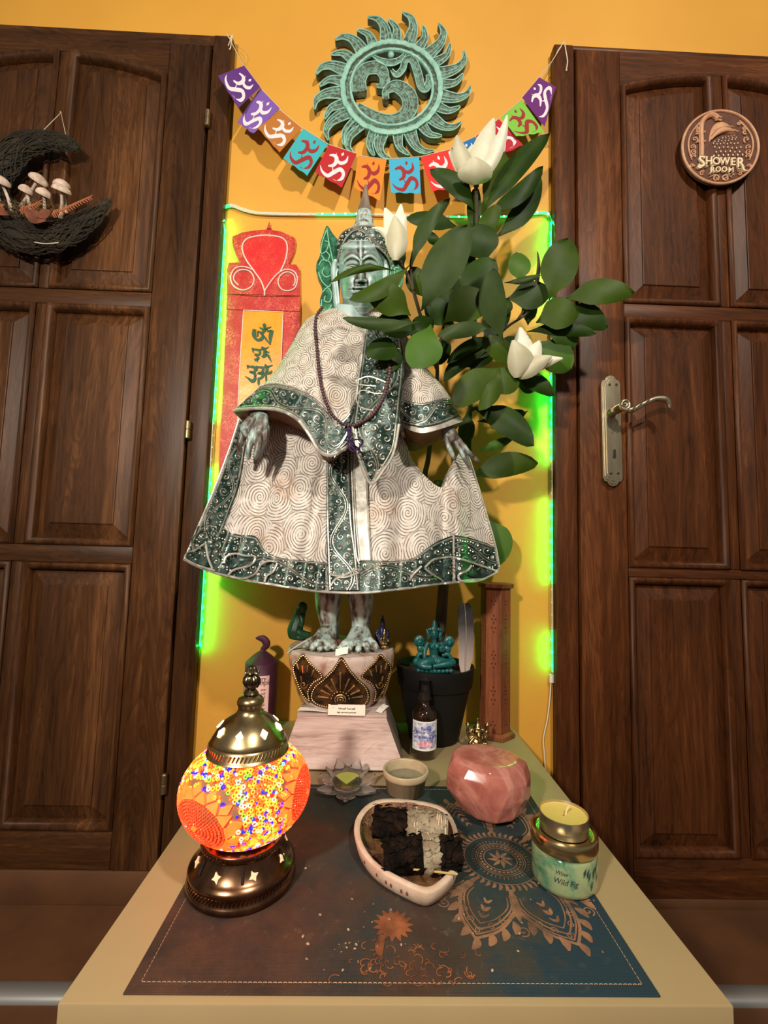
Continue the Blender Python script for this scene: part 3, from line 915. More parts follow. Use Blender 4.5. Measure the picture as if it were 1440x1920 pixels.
for k in range(230):
    i0 = random.randint(0, len(cc) - 14); ln = random.randint(8, 14); ph = random.uniform(0, 2 * pi); pr = random.uniform(-.25, .25)
    pts = []
    for i in range(i0, min(len(cc), i0 + ln)):
        x, y, r = cc[i]; a, b = cc[max(0, i - 1)], cc[min(len(cc) - 1, i + 1)]
        dx, dy = b[0] - a[0], b[1] - a[1]; L_ = hypot(dx, dy) or 1; w = ph + pr * (i - i0)
        q = random.uniform(.98, 1.14) * r
        pts.append(ww(x - dy / L_ * cos(w) * q, y + dx / L_ * cos(w) * q, -abs(sin(w)) * q * .00064))
    mb.tube(pts, .0009, 4)
mb.build('twigs', MTWIG, wr, kind='stuff')
mb = MB()
for k in range(1500):
    i = random.randint(0, len(cc) - 1) if random.random() < .35 else random.randint(0, 32)
    x, y, r = cc[i]; w = random.uniform(0, 2 * pi); q = r * random.uniform(.9, 1.05)
    p = ww(x + cos(w) * q * .9, y + sin(w) * q * .9, -random.uniform(.2, 1) * r * .0006)
    d = V((random.uniform(-1, 1), random.uniform(-1, .2), random.uniform(-1, 1))) * .007
    s = d.orthogonal().normalized() * .0006
    mb.add([p - s, p + s, p + d], [(0, 1, 2)])
mb.build('moss', MMOSS, wr, kind='stuff', smooth=False)
for (cx_, cy_, r_, sx_, sy_, tilt) in [(2, 338, 22, 9, 384, 25), (30, 366, 18, 33, 406, 28), (92, 356, 18, 48, 394, 40), (70, 377, 13, 65, 403, 30), (103, 383, 15, 90, 420, 30), (138, 380, 18, 122, 414, 20), (134, 366, 16, 131, 404, 12)]:
    d_ = -.030 - random.uniform(0, .012)
    top = ww(cx_, cy_ + 2, d_); bot = ww(sx_, sy_ + 4, -.014)
    mid = top.lerp(bot, .5) + V((.004, -.003, 0))
    mu = MB(); R_ = r_ * .001
    rot = Matrix.Rotation(radians(tilt), 3, 'Y') @ Matrix.Rotation(radians(24), 3, 'X')
    mu.lathe([(R_ * .12, -.002), (R_ * .55, -.001), (R_ * .98, -.004), (R_ * 1.0, -.001), (R_ * .85, .004), (R_ * .55, .0075), (R_ * .25, .0095), (0.0001, .010)], top, 20, rot=rot, mod=lambda w, t: 1 + .05 * sin(3 * w) + .03 * sin(7 * w))
    c_ = mu.build('mushroom', MMUSH, wr)
    st = MB(); st.tube([tuple(p) for p in cr([tuple(top), tuple(mid), tuple(bot)], 5)], [.0032, .0028, .0034, .0042], 8)
    st.build('stem', MMUSH, c_)


def flatleaf(mb, pts, ws, fn, d, cup=.002):
    Lf, Rt = stroke(pts, ws, 5); c_ = cr(pts, 5)
    vs = []
    for l, m_, r in zip(Lf, c_, Rt): vs += [fn(l[0], l[1], d), fn(m_[0], m_[1], d + cup), fn(r[0], r[1], d)]
    fs = [(3 * i + k, 3 * i + k + 1, 3 * i + k + 4, 3 * i + k + 3) for i in range(len(Lf) - 1) for k in (0, 1)]
    mb.add(vs, fs)


for pts, w in [([(5, 410), (25, 420), (44, 428)], [2, 16, 2]), ([(72, 420), (90, 432), (110, 438)], [6, 24, 4]), ([(92, 430), (108, 426), (120, 420)], [4, 18, 2]), ([(-5, 400), (8, 408), (20, 418)], [2, 14, 2])]:
    mb = MB(); flatleaf(mb, pts, w, ww, -.040); mb.build('dry_leaf', MDRY, wr, thick=.0006)
mb = MB()
for A_ in ([(118, 425), (140, 417), (165, 405), (190, 393)], [(2, 402), (15, 408), (30, 412)], [(60, 418), (80, 412), (98, 402)]):
    c_ = cr(A_, 6); mb.tube([ww(x, y, -.036) for x, y in c_], .0009, 5)
    for i, (x, y) in enumerate(c_[1:-1]):
        l_ = 8 * (1 - .6 * i / len(c_))
        for s in (-1, 1): flatleaf(mb, [(x, y), (x + 3, y + s * l_ * .6), (x + 6, y + s * l_)], [1.5, 2, .4], ww, -.037, 0)
mb.build('dry_fern', MFERN, wr, kind='stuff')
mb = MB()
for k in range(500):
    x, y = random.gauss(75, 22), random.gauss(412, 8)
    p = ww(x, y, -.034); d = V((random.uniform(-1, 1), random.uniform(-1, 0), random.uniform(-.5, 1))) * .006; s = d.orthogonal().normalized() * .0007
    mb.add([p - s, p + s, p + d], [(0, 1, 2)])
mb.build('brown_moss', mat('brown_moss', srgb(98, 76, 44), .9), wr, kind='stuff', smooth=False)
mb = MB(); mb.tube([ww(68, 252, .004), ww(104, 197, .018), ww(123, 259, .004)], .0008, 5); mb.ell(ww(104, 197, .017), .0018); mb.build('hanging_string', MSTRING, wr)
mb = MB(); mb.tube([ww(x, y, -.024) for x, y in cr([(80, 468), (100, 471), (124, 469)], 4)], .0012, 5); mb.build('binding_wire', MSTRING, wr)

# ------------------------------------------------------------ carved statue
def spiralmat(name, base, tan, linec, cell=19, pitch=.0052, dens=1.):
    t = NT(name)
    tc = t.n('ShaderNodeTexCoord')
    sep = t.n('ShaderNodeSeparateXYZ', {0: tc.outputs['Object']})
    wob = t.noise(tc.outputs['Object'], 45, 2)
    x = t.math('ADD', t.math('MULTIPLY', sep.outputs[0], 1.25), t.math('MULTIPLY', wob, .006))
    z = t.math('ADD', sep.outputs[2], t.math('MULTIPLY', wob, .004))
    co = t.n('ShaderNodeCombineXYZ', {0: x, 1: z, 2: 0.0})
    vo = t.n('ShaderNodeTexVoronoi', {'Vector': co.outputs[0], 'Scale': cell, 'Randomness': 1.0}, voronoi_dimensions='2D')
    ve = t.n('ShaderNodeTexVoronoi', {'Vector': co.outputs[0], 'Scale': cell, 'Randomness': 1.0}, voronoi_dimensions='2D', feature='DISTANCE_TO_EDGE')
    df = t.n('ShaderNodeVectorMath', {0: co.outputs[0], 1: vo.outputs['Position']}, operation='SUBTRACT')
    s2 = t.n('ShaderNodeSeparateXYZ', {0: df.outputs[0]})
    ang = t.math('ARCTAN2', s2.outputs[1], s2.outputs[0])
    ln = t.n('ShaderNodeVectorMath', {0: df.outputs[0]}, operation='LENGTH').outputs['Value']
    ph = t.math('SUBTRACT', t.math('DIVIDE', ln, pitch), t.math('DIVIDE', ang, 2 * pi))
    w = t.math('ABSOLUTE', t.math('SUBTRACT', t.math('FRACT', ph), .5))
    line = t.ramp(w, [(.0, 1), (.10, .9), (.2, 0)])
    edge = t.ramp(ve.outputs['Distance'], [(.0, .55), (.02, .35), (.04, 0)])
    L = t.math('MAXIMUM', line, edge)
    br = t.ramp(t.noise(tc.outputs['Object'], 70, 3), [(.36, .2), (.5, 1)])
    L = t.math('MULTIPLY', L, br)
    patch = t.ramp(t.noise(t.coord((1, 1, 1)), 13, 4), [(.52, 0), (.72, .85)])
    c = t.mix(patch, base, tan)
    c = t.mix(t.math('MULTIPLY', L, .85), c, linec)
    t.bump(t.math('SUBTRACT', 1.0, L), .6, .0012)
    return t.P(col=c, rough=.55)


MROBE = spiralmat('cream_robe_with_carved_spirals', srgb(216, 208, 200), srgb(184, 152, 124), srgb(74, 58, 48), 17, .0056)
MROBE2 = spiralmat('cream_cape_with_carved_spirals', srgb(208, 200, 190), srgb(180, 150, 122), srgb(70, 56, 46), 25, .0048)
MBAND = mat('dark_green_trim', (.006, .035, .026), .35, .35, col2=(.10, .15, .135), ns=55, lo=.44, hi=.68, bump=.4, bs=160)
MSILV = mat('rubbed_silver_carving', (.34, .36, .33), .33, .75, col2=(.70, .68, .60), ns=120, bump=.3, bs=300)
MEDGE = mat('rubbed_silver_edge', (.40, .40, .36), .4, .5, col2=(.74, .70, .64), ns=60, bump=.4, bs=120)
MUNDER = mat('tan_wood_underside', srgb(130, 86, 52), .7, col2=srgb(92, 60, 38), ns=60, bump=.4, bs=90)
MSKIN = mat('verdigris_carved_skin', srgb(84, 54, 40), .42, .1, col2=srgb(140, 146, 138), ns=70, st=(1, 1, .35), lo=.36, hi=.55, col3=srgb(186, 208, 204), bump=.5, bs=150)
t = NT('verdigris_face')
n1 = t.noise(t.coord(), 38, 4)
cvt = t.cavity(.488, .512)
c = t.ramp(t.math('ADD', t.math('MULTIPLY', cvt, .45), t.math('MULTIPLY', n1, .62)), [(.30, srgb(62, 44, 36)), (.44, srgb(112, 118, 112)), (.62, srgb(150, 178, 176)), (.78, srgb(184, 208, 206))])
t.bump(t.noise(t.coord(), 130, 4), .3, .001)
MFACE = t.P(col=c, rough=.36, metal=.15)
MGOLD = mat('rubbed_dark_gold', (.02, .011, .006), .45, .4, col2=(.20, .10, .03), ns=45, lo=.42, hi=.75, bump=.4, bs=150)
MGOLDH = mat('gold_carving', (.42, .24, .08), .35, .8, col2=(.75, .50, .22), ns=90)
MWHITEW = mat('whitewashed_carving', srgb(196, 178, 168), .6, col2=srgb(140, 92, 66), ns=36, lo=.5, hi=.75, bump=.4, bs=80)

YS = -.135
stc = P(650, 1215, YS)
statue = thing('standing_statue', 'tall carved standing figure in cream spiral robes with pointed crown, on the whitewashed plinth', 'statue', tuple(stc))
REG = []   # front surface samples for draping (px, py, y)


def keyc(ks):
    """smooth keyed curve s -> (x,y)"""
    c = cr([tuple(map(float, k)) for k in ks], 6)
    return lambda s: key(c, s)


def relief(name, mats, T, B, Lc, Rc, F, Bk, nu=60, nv=50, parent=None, reg=True, ys=YS, cap=1, capt=True):
    T, B, Lc, Rc = keyc(T), keyc(B), keyc(Lc), keyc(Rc)
    c00, c10, c01, c11 = T(0), T(1), B(0), B(1)

    def px(s, t):
        a = [0, 0]
        for k in (0, 1):
            a[k] = (1 - t) * T(s)[k] + t * B(s)[k] + (1 - s) * Lc(t)[k] + s * Rc(t)[k] - ((1 - s) * (1 - t) * c00[k] + s * (1 - t) * c10[k] + (1 - s) * t * c01[k] + s * t * c11[k])
        return a
    mb = MB(); front = []; back = []
    for j in range(nv):
        for i in range(nu):
            s, t = i / (nu - 1), j / (nv - 1)
            x, y = px(s, t)
            p = P(x, y, ys - F(s, t))
            if reg: REG.append((x, y, ys - F(s, t)))
            front.append(p)
            edge = i in (0, nu - 1)
            back.append(V((p.x, ys + (Bk(s, t) if not edge else 0.0005), p.z)))
    g = [(j * nu + i, j * nu + i + 1, (j + 1) * nu + i + 1, (j + 1) * nu + i) for j in range(nv - 1) for i in range(nu - 1)]
    b = mb.add(front + back, g, 0)
    n = nu * nv
    for q in g: mb.f.append(tuple(b + n + i for i in q[::-1])); mb.m.append(0)
    for j in range(nv - 1):
        for i in (0, nu - 1):
            a, c = j * nu + i, (j + 1) * nu + i
            mb.f.append((b + a, b + c, b + n + c, b + n + a)); mb.m.append(0)
    for i in range(nu - 1):
        for j, mm in ((nv - 1, cap), (0, 0)):
            a, c = j * nu + i, j * nu + i + 1
            mb.f.append((b + a, b + c, b + n + c, b + n + a)); mb.m.append(mm)
    return mb.build(name, mats, parent or statue, ang=50), px


def G(x, c, w): return exp(-((x - c) / w) ** 2)


# skirt
def Fsk(s, t):
    D = .045 + .085 * t ** .8
    f = D * max(0, sin(pi * min(1, max(0, s)))) ** .55
    if s > .78: f = lerp(f, D * .55 * sin(pi * (s - .78) / .22 * .8 + .5) ** 2, min(1, (s - .78) / .08))
    fo = 0
    for c, a, w in [(.13, .010, .030), (.19, -.006, .03), (.25, .009, .026), (.335, .005, .04), (.385, -.009, .022), (.43, .009, .024), (.60, .006, .03), (.655, -.010, .03), (.70, .009, .03), (.74, .006, .03), (.80, -.015, .022), (.865, .015, .026), (.93, -.004, .03)]:
        cc = c + (.015 * (1 - t) if c < .5 else -.02 * (1 - t))
        fo += a * (max(0, 1 - abs(s - cc) / (w * 1.35)) if a > 0 else G(s, cc, w))
    f += fo * 1.9 * (t ** .6) * min(1, s * 12) * min(1, (1 - s) * 12)
    return max(.001, f)


skT = [(0, 447, 785), (.1, 480, 788), (.25, 560, 792), (.4, 620, 800), (.5, 665, 802), (.58, 735, 800), (.62, 760, 830), (.66, 773, 862), (.71, 798, 893), (.77, 828, 914), (.82, 842, 886), (.88, 856, 858), (.94, 864, 846), (1, 878, 850)]
skB = [(0, 345, 1048), (.08, 378, 1064), (.17, 430, 1080), (.3, 510, 1095), (.45, 605, 1108), (.55, 680, 1110), (.65, 745, 1104), (.77, 812, 1095), (.86, 860, 1090), (.94, 905, 1082), (1, 936, 1066)]
skL = [(0, 447, 785), (.25, 425, 850), (.5, 396, 925), (.75, 369, 990), (1, 345, 1048)]
skR = [(0, 878, 850), (.2, 888, 885), (.5, 906, 945), (.8, 926, 1015), (1, 936, 1066)]
relief('skirt', [MROBE, MUNDER], skT, skB, skL, skR, Fsk, lambda s, t: .02 + (.07 * t + .01) * sin(pi * s) ** .6, 110, 60)


# cape over the shoulders
def Fcp(s, t):
    f = (.055 + .075 * t) * max(0, sin(pi * (.05 + .92 * s))) ** .6 + .012 * G(s, .47, .12) * (1 - t) * 1.2
    f += .008 * t * (G(s, .34, .05) - G(s, .42, .04))
    return f * (.35 + .65 * min(1, t * 4)) + .012


cpT = [(0, 603, 584), (.3, 625, 578), (.6, 662, 580), (1, 728, 588)]
cpB = [(0, 437, 772), (.12, 470, 768), (.25, 510, 768), (.4, 556, 786), (.52, 582, 822), (.6, 600, 846), (.66, 624, 852), (.75, 650, 834), (.85, 680, 815), (1, 752, 795)]
cpL = [(0, 603, 584), (.15, 572, 602), (.35, 545, 648), (.6, 512, 700), (.8, 478, 738), (1, 437, 772)]
cpR = [(0, 728, 588), (.3, 758, 625), (.6, 756, 690), (.8, 748, 740), (1, 752, 795)]
relief('cape', [MROBE2, MUNDER], cpT, cpB, cpL, cpR, Fcp, lambda s, t: .015 + .045 * sin(pi * s) ** .5 * (1 - .3 * t), 80, 50)


def Fsl(s, t): return (.045 + .045 * t) * max(0, sin(pi * (.06 + .88 * s))) ** .6 + .015


slT = [(0, 735, 600), (.5, 770, 640), (1, 800, 690)]
slB = [(0, 744, 796), (.3, 772, 808), (.55, 792, 812), (.8, 832, 802), (1, 866, 790)]
slL = [(0, 735, 600), (.4, 747, 690), (1, 744, 796)]
slR = [(0, 800, 690), (.4, 828, 722), (.75, 852, 758), (1, 866, 790)]
relief('sleeve', [MROBE2, MUNDER], slT, slB, slL, slR, Fsl, lambda s, t: .01 + .03 * sin(pi * s) ** .5, 40, 40)


# neck and body core so that the pieces hang together
def kd():
    k = KDTree(len(REG))
    for i, (x, y, d) in enumerate(REG): k.insert((x, y, 0), i)
    k.balance(); return k


KD = kd()


def dep(x, y):
    """depth of the robe's front at a pixel: nearest samples, the foremost layer wins"""
    r = KD.find_n((x, y, 0), 6)
    m = min(REG[i][2] for _, i, d in r)
    ws = [(1 / (d + .3), REG[i][2]) for _, i, d in r if REG[i][2] < m + .035]
    return sum(w * v for w, v in ws) / sum(w for w, v in ws)


def drape(x, y, off=0): return P(x, y, dep(x, y) - off)


def resample(poly, st):
    out = []; acc = 0
    for a, b in zip(poly, poly[1:]):
        d = hypot(b[0] - a[0], b[1] - a[1])
        while acc < d:
            t = acc / d; out.append((lerp(a[0], b[0], t), lerp(a[1], b[1], t))); acc += st
        acc -= d
    out.append(poly[-1]); return out


def bandgrid(A, B, n):
    """two edges (pixel polylines) -> function (u,v)->px"""
    a = cr([tuple(map(float, p)) for p in A], 8); b = cr([tuple(map(float, p)) for p in B], 8)

    def arc(c):
        L = [0]
        for p, q in zip(c, c[1:]): L.append(L[-1] + hypot(q[0] - p[0], q[1] - p[1]))
        return [(l / L[-1], p[0], p[1]) for l, p in zip(L, c)], L[-1]
    ka, la = arc(a); kb, lb = arc(b)
    return (lambda u, v: tuple(lerp(x, y, v) for x, y in zip(key(ka, u), key(kb, u)))), (la + lb) / 2


def trim(name, A, B, off=.0028, scroll=True, edges=(1, 1), vine=True, rs=7.8, mb_=MBAND, ms_=MSILV, parent=None, dr=None, seed=1, tr=.00125):
    dr = dr or drape
    fn, L = bandgrid(A, B, 40)
    wid = hypot(fn(.5, 0)[0] - fn(.5, 1)[0], fn(.5, 0)[1] - fn(.5, 1)[1])
    nu, nv = max(8, int(L / 5)), max(4, int(wid / 5))
    mb = MB()
    gr = [[dr(*fn(i / nu, j / nv), off) for i in range(nu + 1)] for j in range(nv + 1)]
    bk = [[dr(*fn(i / nu, j / nv), -.004) for i in range(nu + 1)] for j in range(nv + 1)]
    vs = [p for r in gr for p in r] + [p for r in bk for p in r]
    W_ = nu + 1; n = W_ * (nv + 1)
    fs = [(j * W_ + i, j * W_ + i + 1, (j + 1) * W_ + i + 1, (j + 1) * W_ + i) for j in range(nv) for i in range(nu)]
    for i in range(nu): fs += [(i, i + 1, n + i + 1, n + i), (nv * W_ + i, nv * W_ + i + 1, n + nv * W_ + i + 1, n + nv * W_ + i)]
    for j in range(nv): fs += [(j * W_, (j + 1) * W_, n + (j + 1) * W_, n + j * W_), (j * W_ + nu, (j + 1) * W_ + nu, n + (j + 1) * W_ + nu, n + j * W_ + nu)]
    mb.add(vs, fs)
    o = mb.build(name, mb_, parent or statue, ang=60)
    if not scroll: return o
    random.seed(seed)
    m2 = MB()
    q = lambda u, v, o_=.0006: dr(*fn(u, v), off + o_)
    for e, v in zip(edges, (.06, .94)):
        if e: m2.tube([q(i / nu, v) for i in range(nu + 1)], tr * 1.25, 5)
    placed = []
    if vine:
        k = max(1, round(L / (wid * 1.5)))
        f = lambda u: .5 + .33 * sin(2 * pi * u * k / 2 + seed)
        n_ = int(L / 3)
        for dv in (-.045, .045):
            m2.tube([q(i / n_, f(i / n_) + dv) for i in range(n_ + 1)], tr * .9, 5)
        for i in range(n_ + 1):
            x, y = fn(i / n_, f(i / n_)); placed.append((x, y, 1.5))
    tries = int(L * wid / 4)
    for r0, kk in ((rs * 1.25, 1), (rs, 1), (rs * .75, 1), (2.4, 0)):
        for _ in range(tries):
            u, v = random.random(), random.uniform(.1, .9)
            x, y = fn(u, v); r = r0 * random.uniform(.85, 1.1)
            eu, ev = r / L, r / wid
            if not (eu < u < 1 - eu and ev + .05 < v < .95 - ev): continue
            if any(hypot(x - a, y - b) < r + c for a, b, c in placed): continue
            placed.append((x, y, r))
            if kk:
                sp_ = spiral(x, y, r * .92, random.uniform(0, 6.28), random.uniform(.95, 1.3), random.choice((-1, 1)), 10)
                m2.tube([dr(a, b, off + .0006) for a, b in sp_], [tr * .35, tr * .9, tr * 1.1, tr * 1.2], 5)
                m2.ell(dr(sp_[-1][0], sp_[-1][1], off + .0008), tr * 1.7, None, 6)
            else:
                m2.ell(dr(x, y, off + .0004), tr * 1.5, None, 6)
    m2.build('scrollwork', ms_, o, kind='stuff')
    return o


# hem of the skirt in lengths, with the turned pleats at both ends
trim('hem_band', [(455, 1003), (480, 1006), (495, 1030), (520, 1044), (560, 1050), (610, 1054)], [(440, 1080), (470, 1087), (500, 1093), (540, 1099), (575, 1104), (610, 1107)], seed=2, edges=(1, 0))
trim('hem_band', [(674, 1046), (700, 1050), (740, 1052), (775, 1046), (800, 1028), (822, 1014), (848, 1004)], [(674, 1108), (705, 1108), (740, 1104), (775, 1100), (800, 1096), (822, 1094), (848, 1090)], seed=3, edges=(1, 0))
trim('hem_band', [(852, 1003), (880, 1008), (905, 1016), (926, 1024)], [(854, 1090), (885, 1086), (912, 1080), (934, 1066)], seed=4, edges=(1, 0))
trim('hem_band', [(400, 992), (425, 998), (452, 1003)], [(392, 1068), (412, 1074), (438, 1080)], seed=5, edges=(1, 0))
trim('hem_band', [(369, 985), (385, 990), (400, 992)], [(346, 1047), (368, 1060), (391, 1068)], seed=6, edges=(0, 0))
# side band down the left edge, ending in a square flap
trim('side_band', [(449, 790), (432, 840), (415, 890), (392, 945), (368, 1000), (360, 1012)], [(462, 790), (457, 850), (447, 910), (430, 960), (414, 1000), (409, 1014)], off=.0045, seed=7)
trim('corner_flap', [(404, 988), (385, 985), (366, 1000), (358, 1014)], [(430, 996), (428, 1010), (424, 1022), (420, 1035)], off=.0065, seed=8, vine=False)
# centre band and the plain strip beside it
trim('centre_band', [(612, 845), (612, 900), (612, 980), (614, 1050), (616, 1106)], [(655, 835), (656, 900), (660, 980), (668, 1040), (674, 1106)], off=.006, seed=9, rs=7.5)
trim('plain_strip', [(664, 815), (664, 900), (668, 980), (674, 1050)], [(688, 815), (686, 900), (690, 980), (694, 1050)], off=.005, scroll=False, mb_=MEDGE)
trim('green_pleat', [(694, 1052), (700, 1060), (702, 1104)], [(712, 1052), (712, 1060), (712, 1104)], off=.004, scroll=False)
# cape trim
trim('cape_trim', [(486, 726), (520, 724), (555, 732), (590, 750), (615, 775), (632, 796), (655, 775), (668, 745)], [(439, 769), (475, 763), (520, 765), (558, 783), (582, 815), (603, 846), (628, 850), (662, 822)], off=.004, seed=10)
def stdr(x, y, off=0):
    xc = key([(592, 712), (700, 714), (800, 706), (905, 696)], y)[0]
    return P(x, y, YS - key([(590, .072), (650, .104), (720, .134), (795, .158), (850, .155), (905, .140)], y)[0] + .010 * ((x - xc) / 40) ** 2 - off)


# dark stole over the chest ending in a point
trim('stole', [(690, 592), (682, 640), (674, 700), (668, 748), (662, 800), (672, 850), (694, 903)], [(735, 596), (752, 640), (757, 700), (752, 750), (748, 790), (738, 845), (700, 900)], off=.002, seed=11, rs=8, dr=stdr)
for yy, k in ((682, 0), (708, 1), (742, 0)):
    pass
trim('sleeve_trim', [(747, 746), (765, 752), (792, 756), (818, 750), (838, 746)], [(744, 788), (765, 796), (795, 800), (830, 792), (862, 778)], off=.004, seed=12)
trim('sleeve_lip', [(752, 794), (790, 802), (830, 794), (864, 780)], [(752, 800), (790, 812), (830, 803), (868, 790)], off=.004, scroll=False, mb_=MEDGE)
mb = MB()


def ridge(pts, r=.0016, off=.006, k=6, flat=.8, f=None): mb.tube([(f or drape)(x, y, off) for x, y in cr(pts, k)], r, 6, flat=flat)


ridge([(438, 770), (475, 766), (520, 768), (556, 785), (580, 815), (600, 847), (625, 853), (650, 838), (664, 826)], .003)
ridge([(487, 723), (520, 720), (556, 728), (592, 746), (618, 772), (632, 792)], .0018)
ridge([(668, 742), (655, 772), (634, 794)], .0016)
ridge([(662, 800), (672, 852), (694, 906), (720, 880), (738, 848), (748, 795)], .0026, .003, f=stdr)
ridge([(690, 592), (682, 640), (674, 700), (668, 745)], .0018, .003, f=stdr)
ridge([(748, 690), (745, 730), (748, 780), (757, 820)], .0032, .006)
ridge([(640, 838), (640, 900)], .001)
for pts in ([(664, 905 - 90), (664, 900), (668, 985), (674, 1052)], [(659, 845), (660, 900), (664, 985), (668, 1040), (674, 1058)], [(689, 820), (688, 900), (691, 985), (695, 1050)]): ridge(pts, .0014, .007)
# folded loops of the stole
for pts in ([(672, 712), (690, 706), (712, 712), (730, 722), (726, 735), (705, 738), (680, 732), (668, 745), (676, 764), (700, 770)], [(672, 706), (668, 718), (680, 722), (705, 724)]): ridge(pts, .0015, .004, f=stdr)
# turned pleats along the hem
for pts in ([(346, 1045), (352, 1036), (366, 1032), (380, 1022), (386, 1020)], [(386, 1022), (390, 1045), (398, 1066)], [(346, 1048), (370, 1060), (402, 1070)], [(420, 1056), (424, 1044), (440, 1038), (460, 1042), (478, 1044), (470, 1060), (440, 1068), (428, 1078)], [(428, 1080), (455, 1085), (478, 1076), (490, 1058), (505, 1052), (520, 1054)], [(520, 1056), (512, 1072), (500, 1080), (496, 1091)], [(797, 1064), (812, 1050), (830, 1046), (846, 1044)], [(797, 1066), (812, 1078), (826, 1086), (830, 1092)], [(853, 1046), (875, 1052), (905, 1062), (934, 1072)], [(884, 1060), (876, 1070), (860, 1078), (866, 1090), (900, 1088), (934, 1072)], [(768, 1088), (776, 1076), (786, 1066), (790, 1062)], [(616, 1076), (640, 1080), (668, 1068)], [(620, 1098), (632, 1084), (650, 1082), (672, 1074)]):
    ridge(pts, .0020, .008)
ridge([(345, 1049), (378, 1065), (430, 1081), (510, 1096), (605, 1109), (680, 1111), (745, 1105), (812, 1096), (860, 1091), (905, 1083), (936, 1067)], .0024, .002)
ridge([(448, 786), (427, 850), (398, 925), (370, 990), (346, 1048)], .0016, .004)
ridge([(878, 852), (890, 888), (908, 948), (928, 1018), (937, 1064)], .0014, .002)
mb.build('silver_edging', MEDGE, statue, kind='stuff')
mb = MB()
for pts in ([(352, 1046), (372, 1036), (386, 1050), (392, 1062), (370, 1056)], [(426, 1052), (448, 1044), (474, 1046), (450, 1058), (430, 1066)], [(800, 1064), (825, 1052), (846, 1048), (838, 1070), (829, 1084)], [(857, 1050), (880, 1058), (870, 1070), (860, 1076), (856, 1064)], [(876, 1076), (900, 1068), (928, 1074), (900, 1084)]):
    c_ = cr([tuple(map(float, p)) for p in pts], 4, True); ce = (sum(p[0] for p in c_) / len(c_), sum(p[1] for p in c_) / len(c_))
    fr = [drape(x, y, .0055) for x, y in c_]; n = len(fr)
    mb.add(fr + [drape(ce[0], ce[1], .0035)], [(i, (i + 1) % n, n) for i in range(n)])
mb.build('turned_pleat', MBAND, statue, thick=.002, kind='stuff')

# trunk inside the robe
mb = MB(); mb.tube([P(664, 612, YS), P(660, 700, YS), P(650, 850, YS), P(648, 1000, YS)], [.045, .055, .06, .06], 16); mb.build('body_core', MUNDER, statue)

# legs and feet, one carved surface
mb = MB(); yl = YS - .005
zf_ = P(640, 1213, YS - .03).z
for s, xt, xa, toe in ((-1, 616, 620, [(572, 1208), (586, 1212), (600, 1214), (614, 1214), (627, 1211)]), (1, 676, 676, [(640, 1214), (655, 1217), (672, 1217), (689, 1215), (706, 1210)])):
    top = P(xt, 1098, yl); mid = P(xt + s * 1, 1145, yl); ank = P(xa, 1182, yl + .004)
    mb.tube([tuple(p) for p in cr([tuple(top), tuple(mid), tuple(ank)], 6)], [.025, .0255, .0215, .018, .0165], 18)
    heel = V((ank.x, yl + .018, zf_ + .012)); mb.tube([ank, V((ank.x, yl + .008, zf_ + .014))], [.0165, .016], 16)
    for k, (tx, ty) in enumerate(toe):
        e = P(tx, ty, yl - .062 + .006 * abs(k - 2)); e.z = zf_ + .0045
        kn = V((lerp(ank.x, e.x, .62), lerp(yl, e.y, .62), zf_ + .013))
        mb.tube([ank + V((0, 0, .004)), V((lerp(ank.x, e.x, .3), lerp(yl, e.y, .28), zf_ + .026)), kn, V((lerp(kn.x, e.x, .6), lerp(kn.y, e.y, .6), zf_ + .010)), e], [.013, .010, .0068, .0062, .0056], 12)
        mb.ell(e, (.006, .007, .0052), None, 12)
    mb.ell(V((ank.x, yl + .012, zf_ + .010)), (.0165, .018, .012))
mb.build('legs', MSKIN, statue, remesh=.0016, relax=4)


# hands
MHANDS = mat('dark_verdigris_hand', srgb(66, 46, 38), .42, .1, col2=srgb(104, 104, 98), ns=60, st=(1, 1, .4), lo=.38, hi=.62, col3=srgb(160, 184, 180), bump=.5, bs=150)
def hand(name, palm, fingers, r0):
    mb = MB()
    mb.tube([tuple(p) for p in cr([tuple(P(*q[:3])) for q in palm], 6)], [q[3] * .00085 for q in palm], 16, flat=.62)
    for f in fingers:
        pts = [tuple(P(*q[:3])) for q in f]
        mb.tube(cr(pts, 5), [q[3] * .00085 for q in f], 12)
        mb.ell(P(*f[-1][:3]), f[-1][3] * .00085)
    return mb.build(name, MHANDS, statue, remesh=.0013, relax=3)


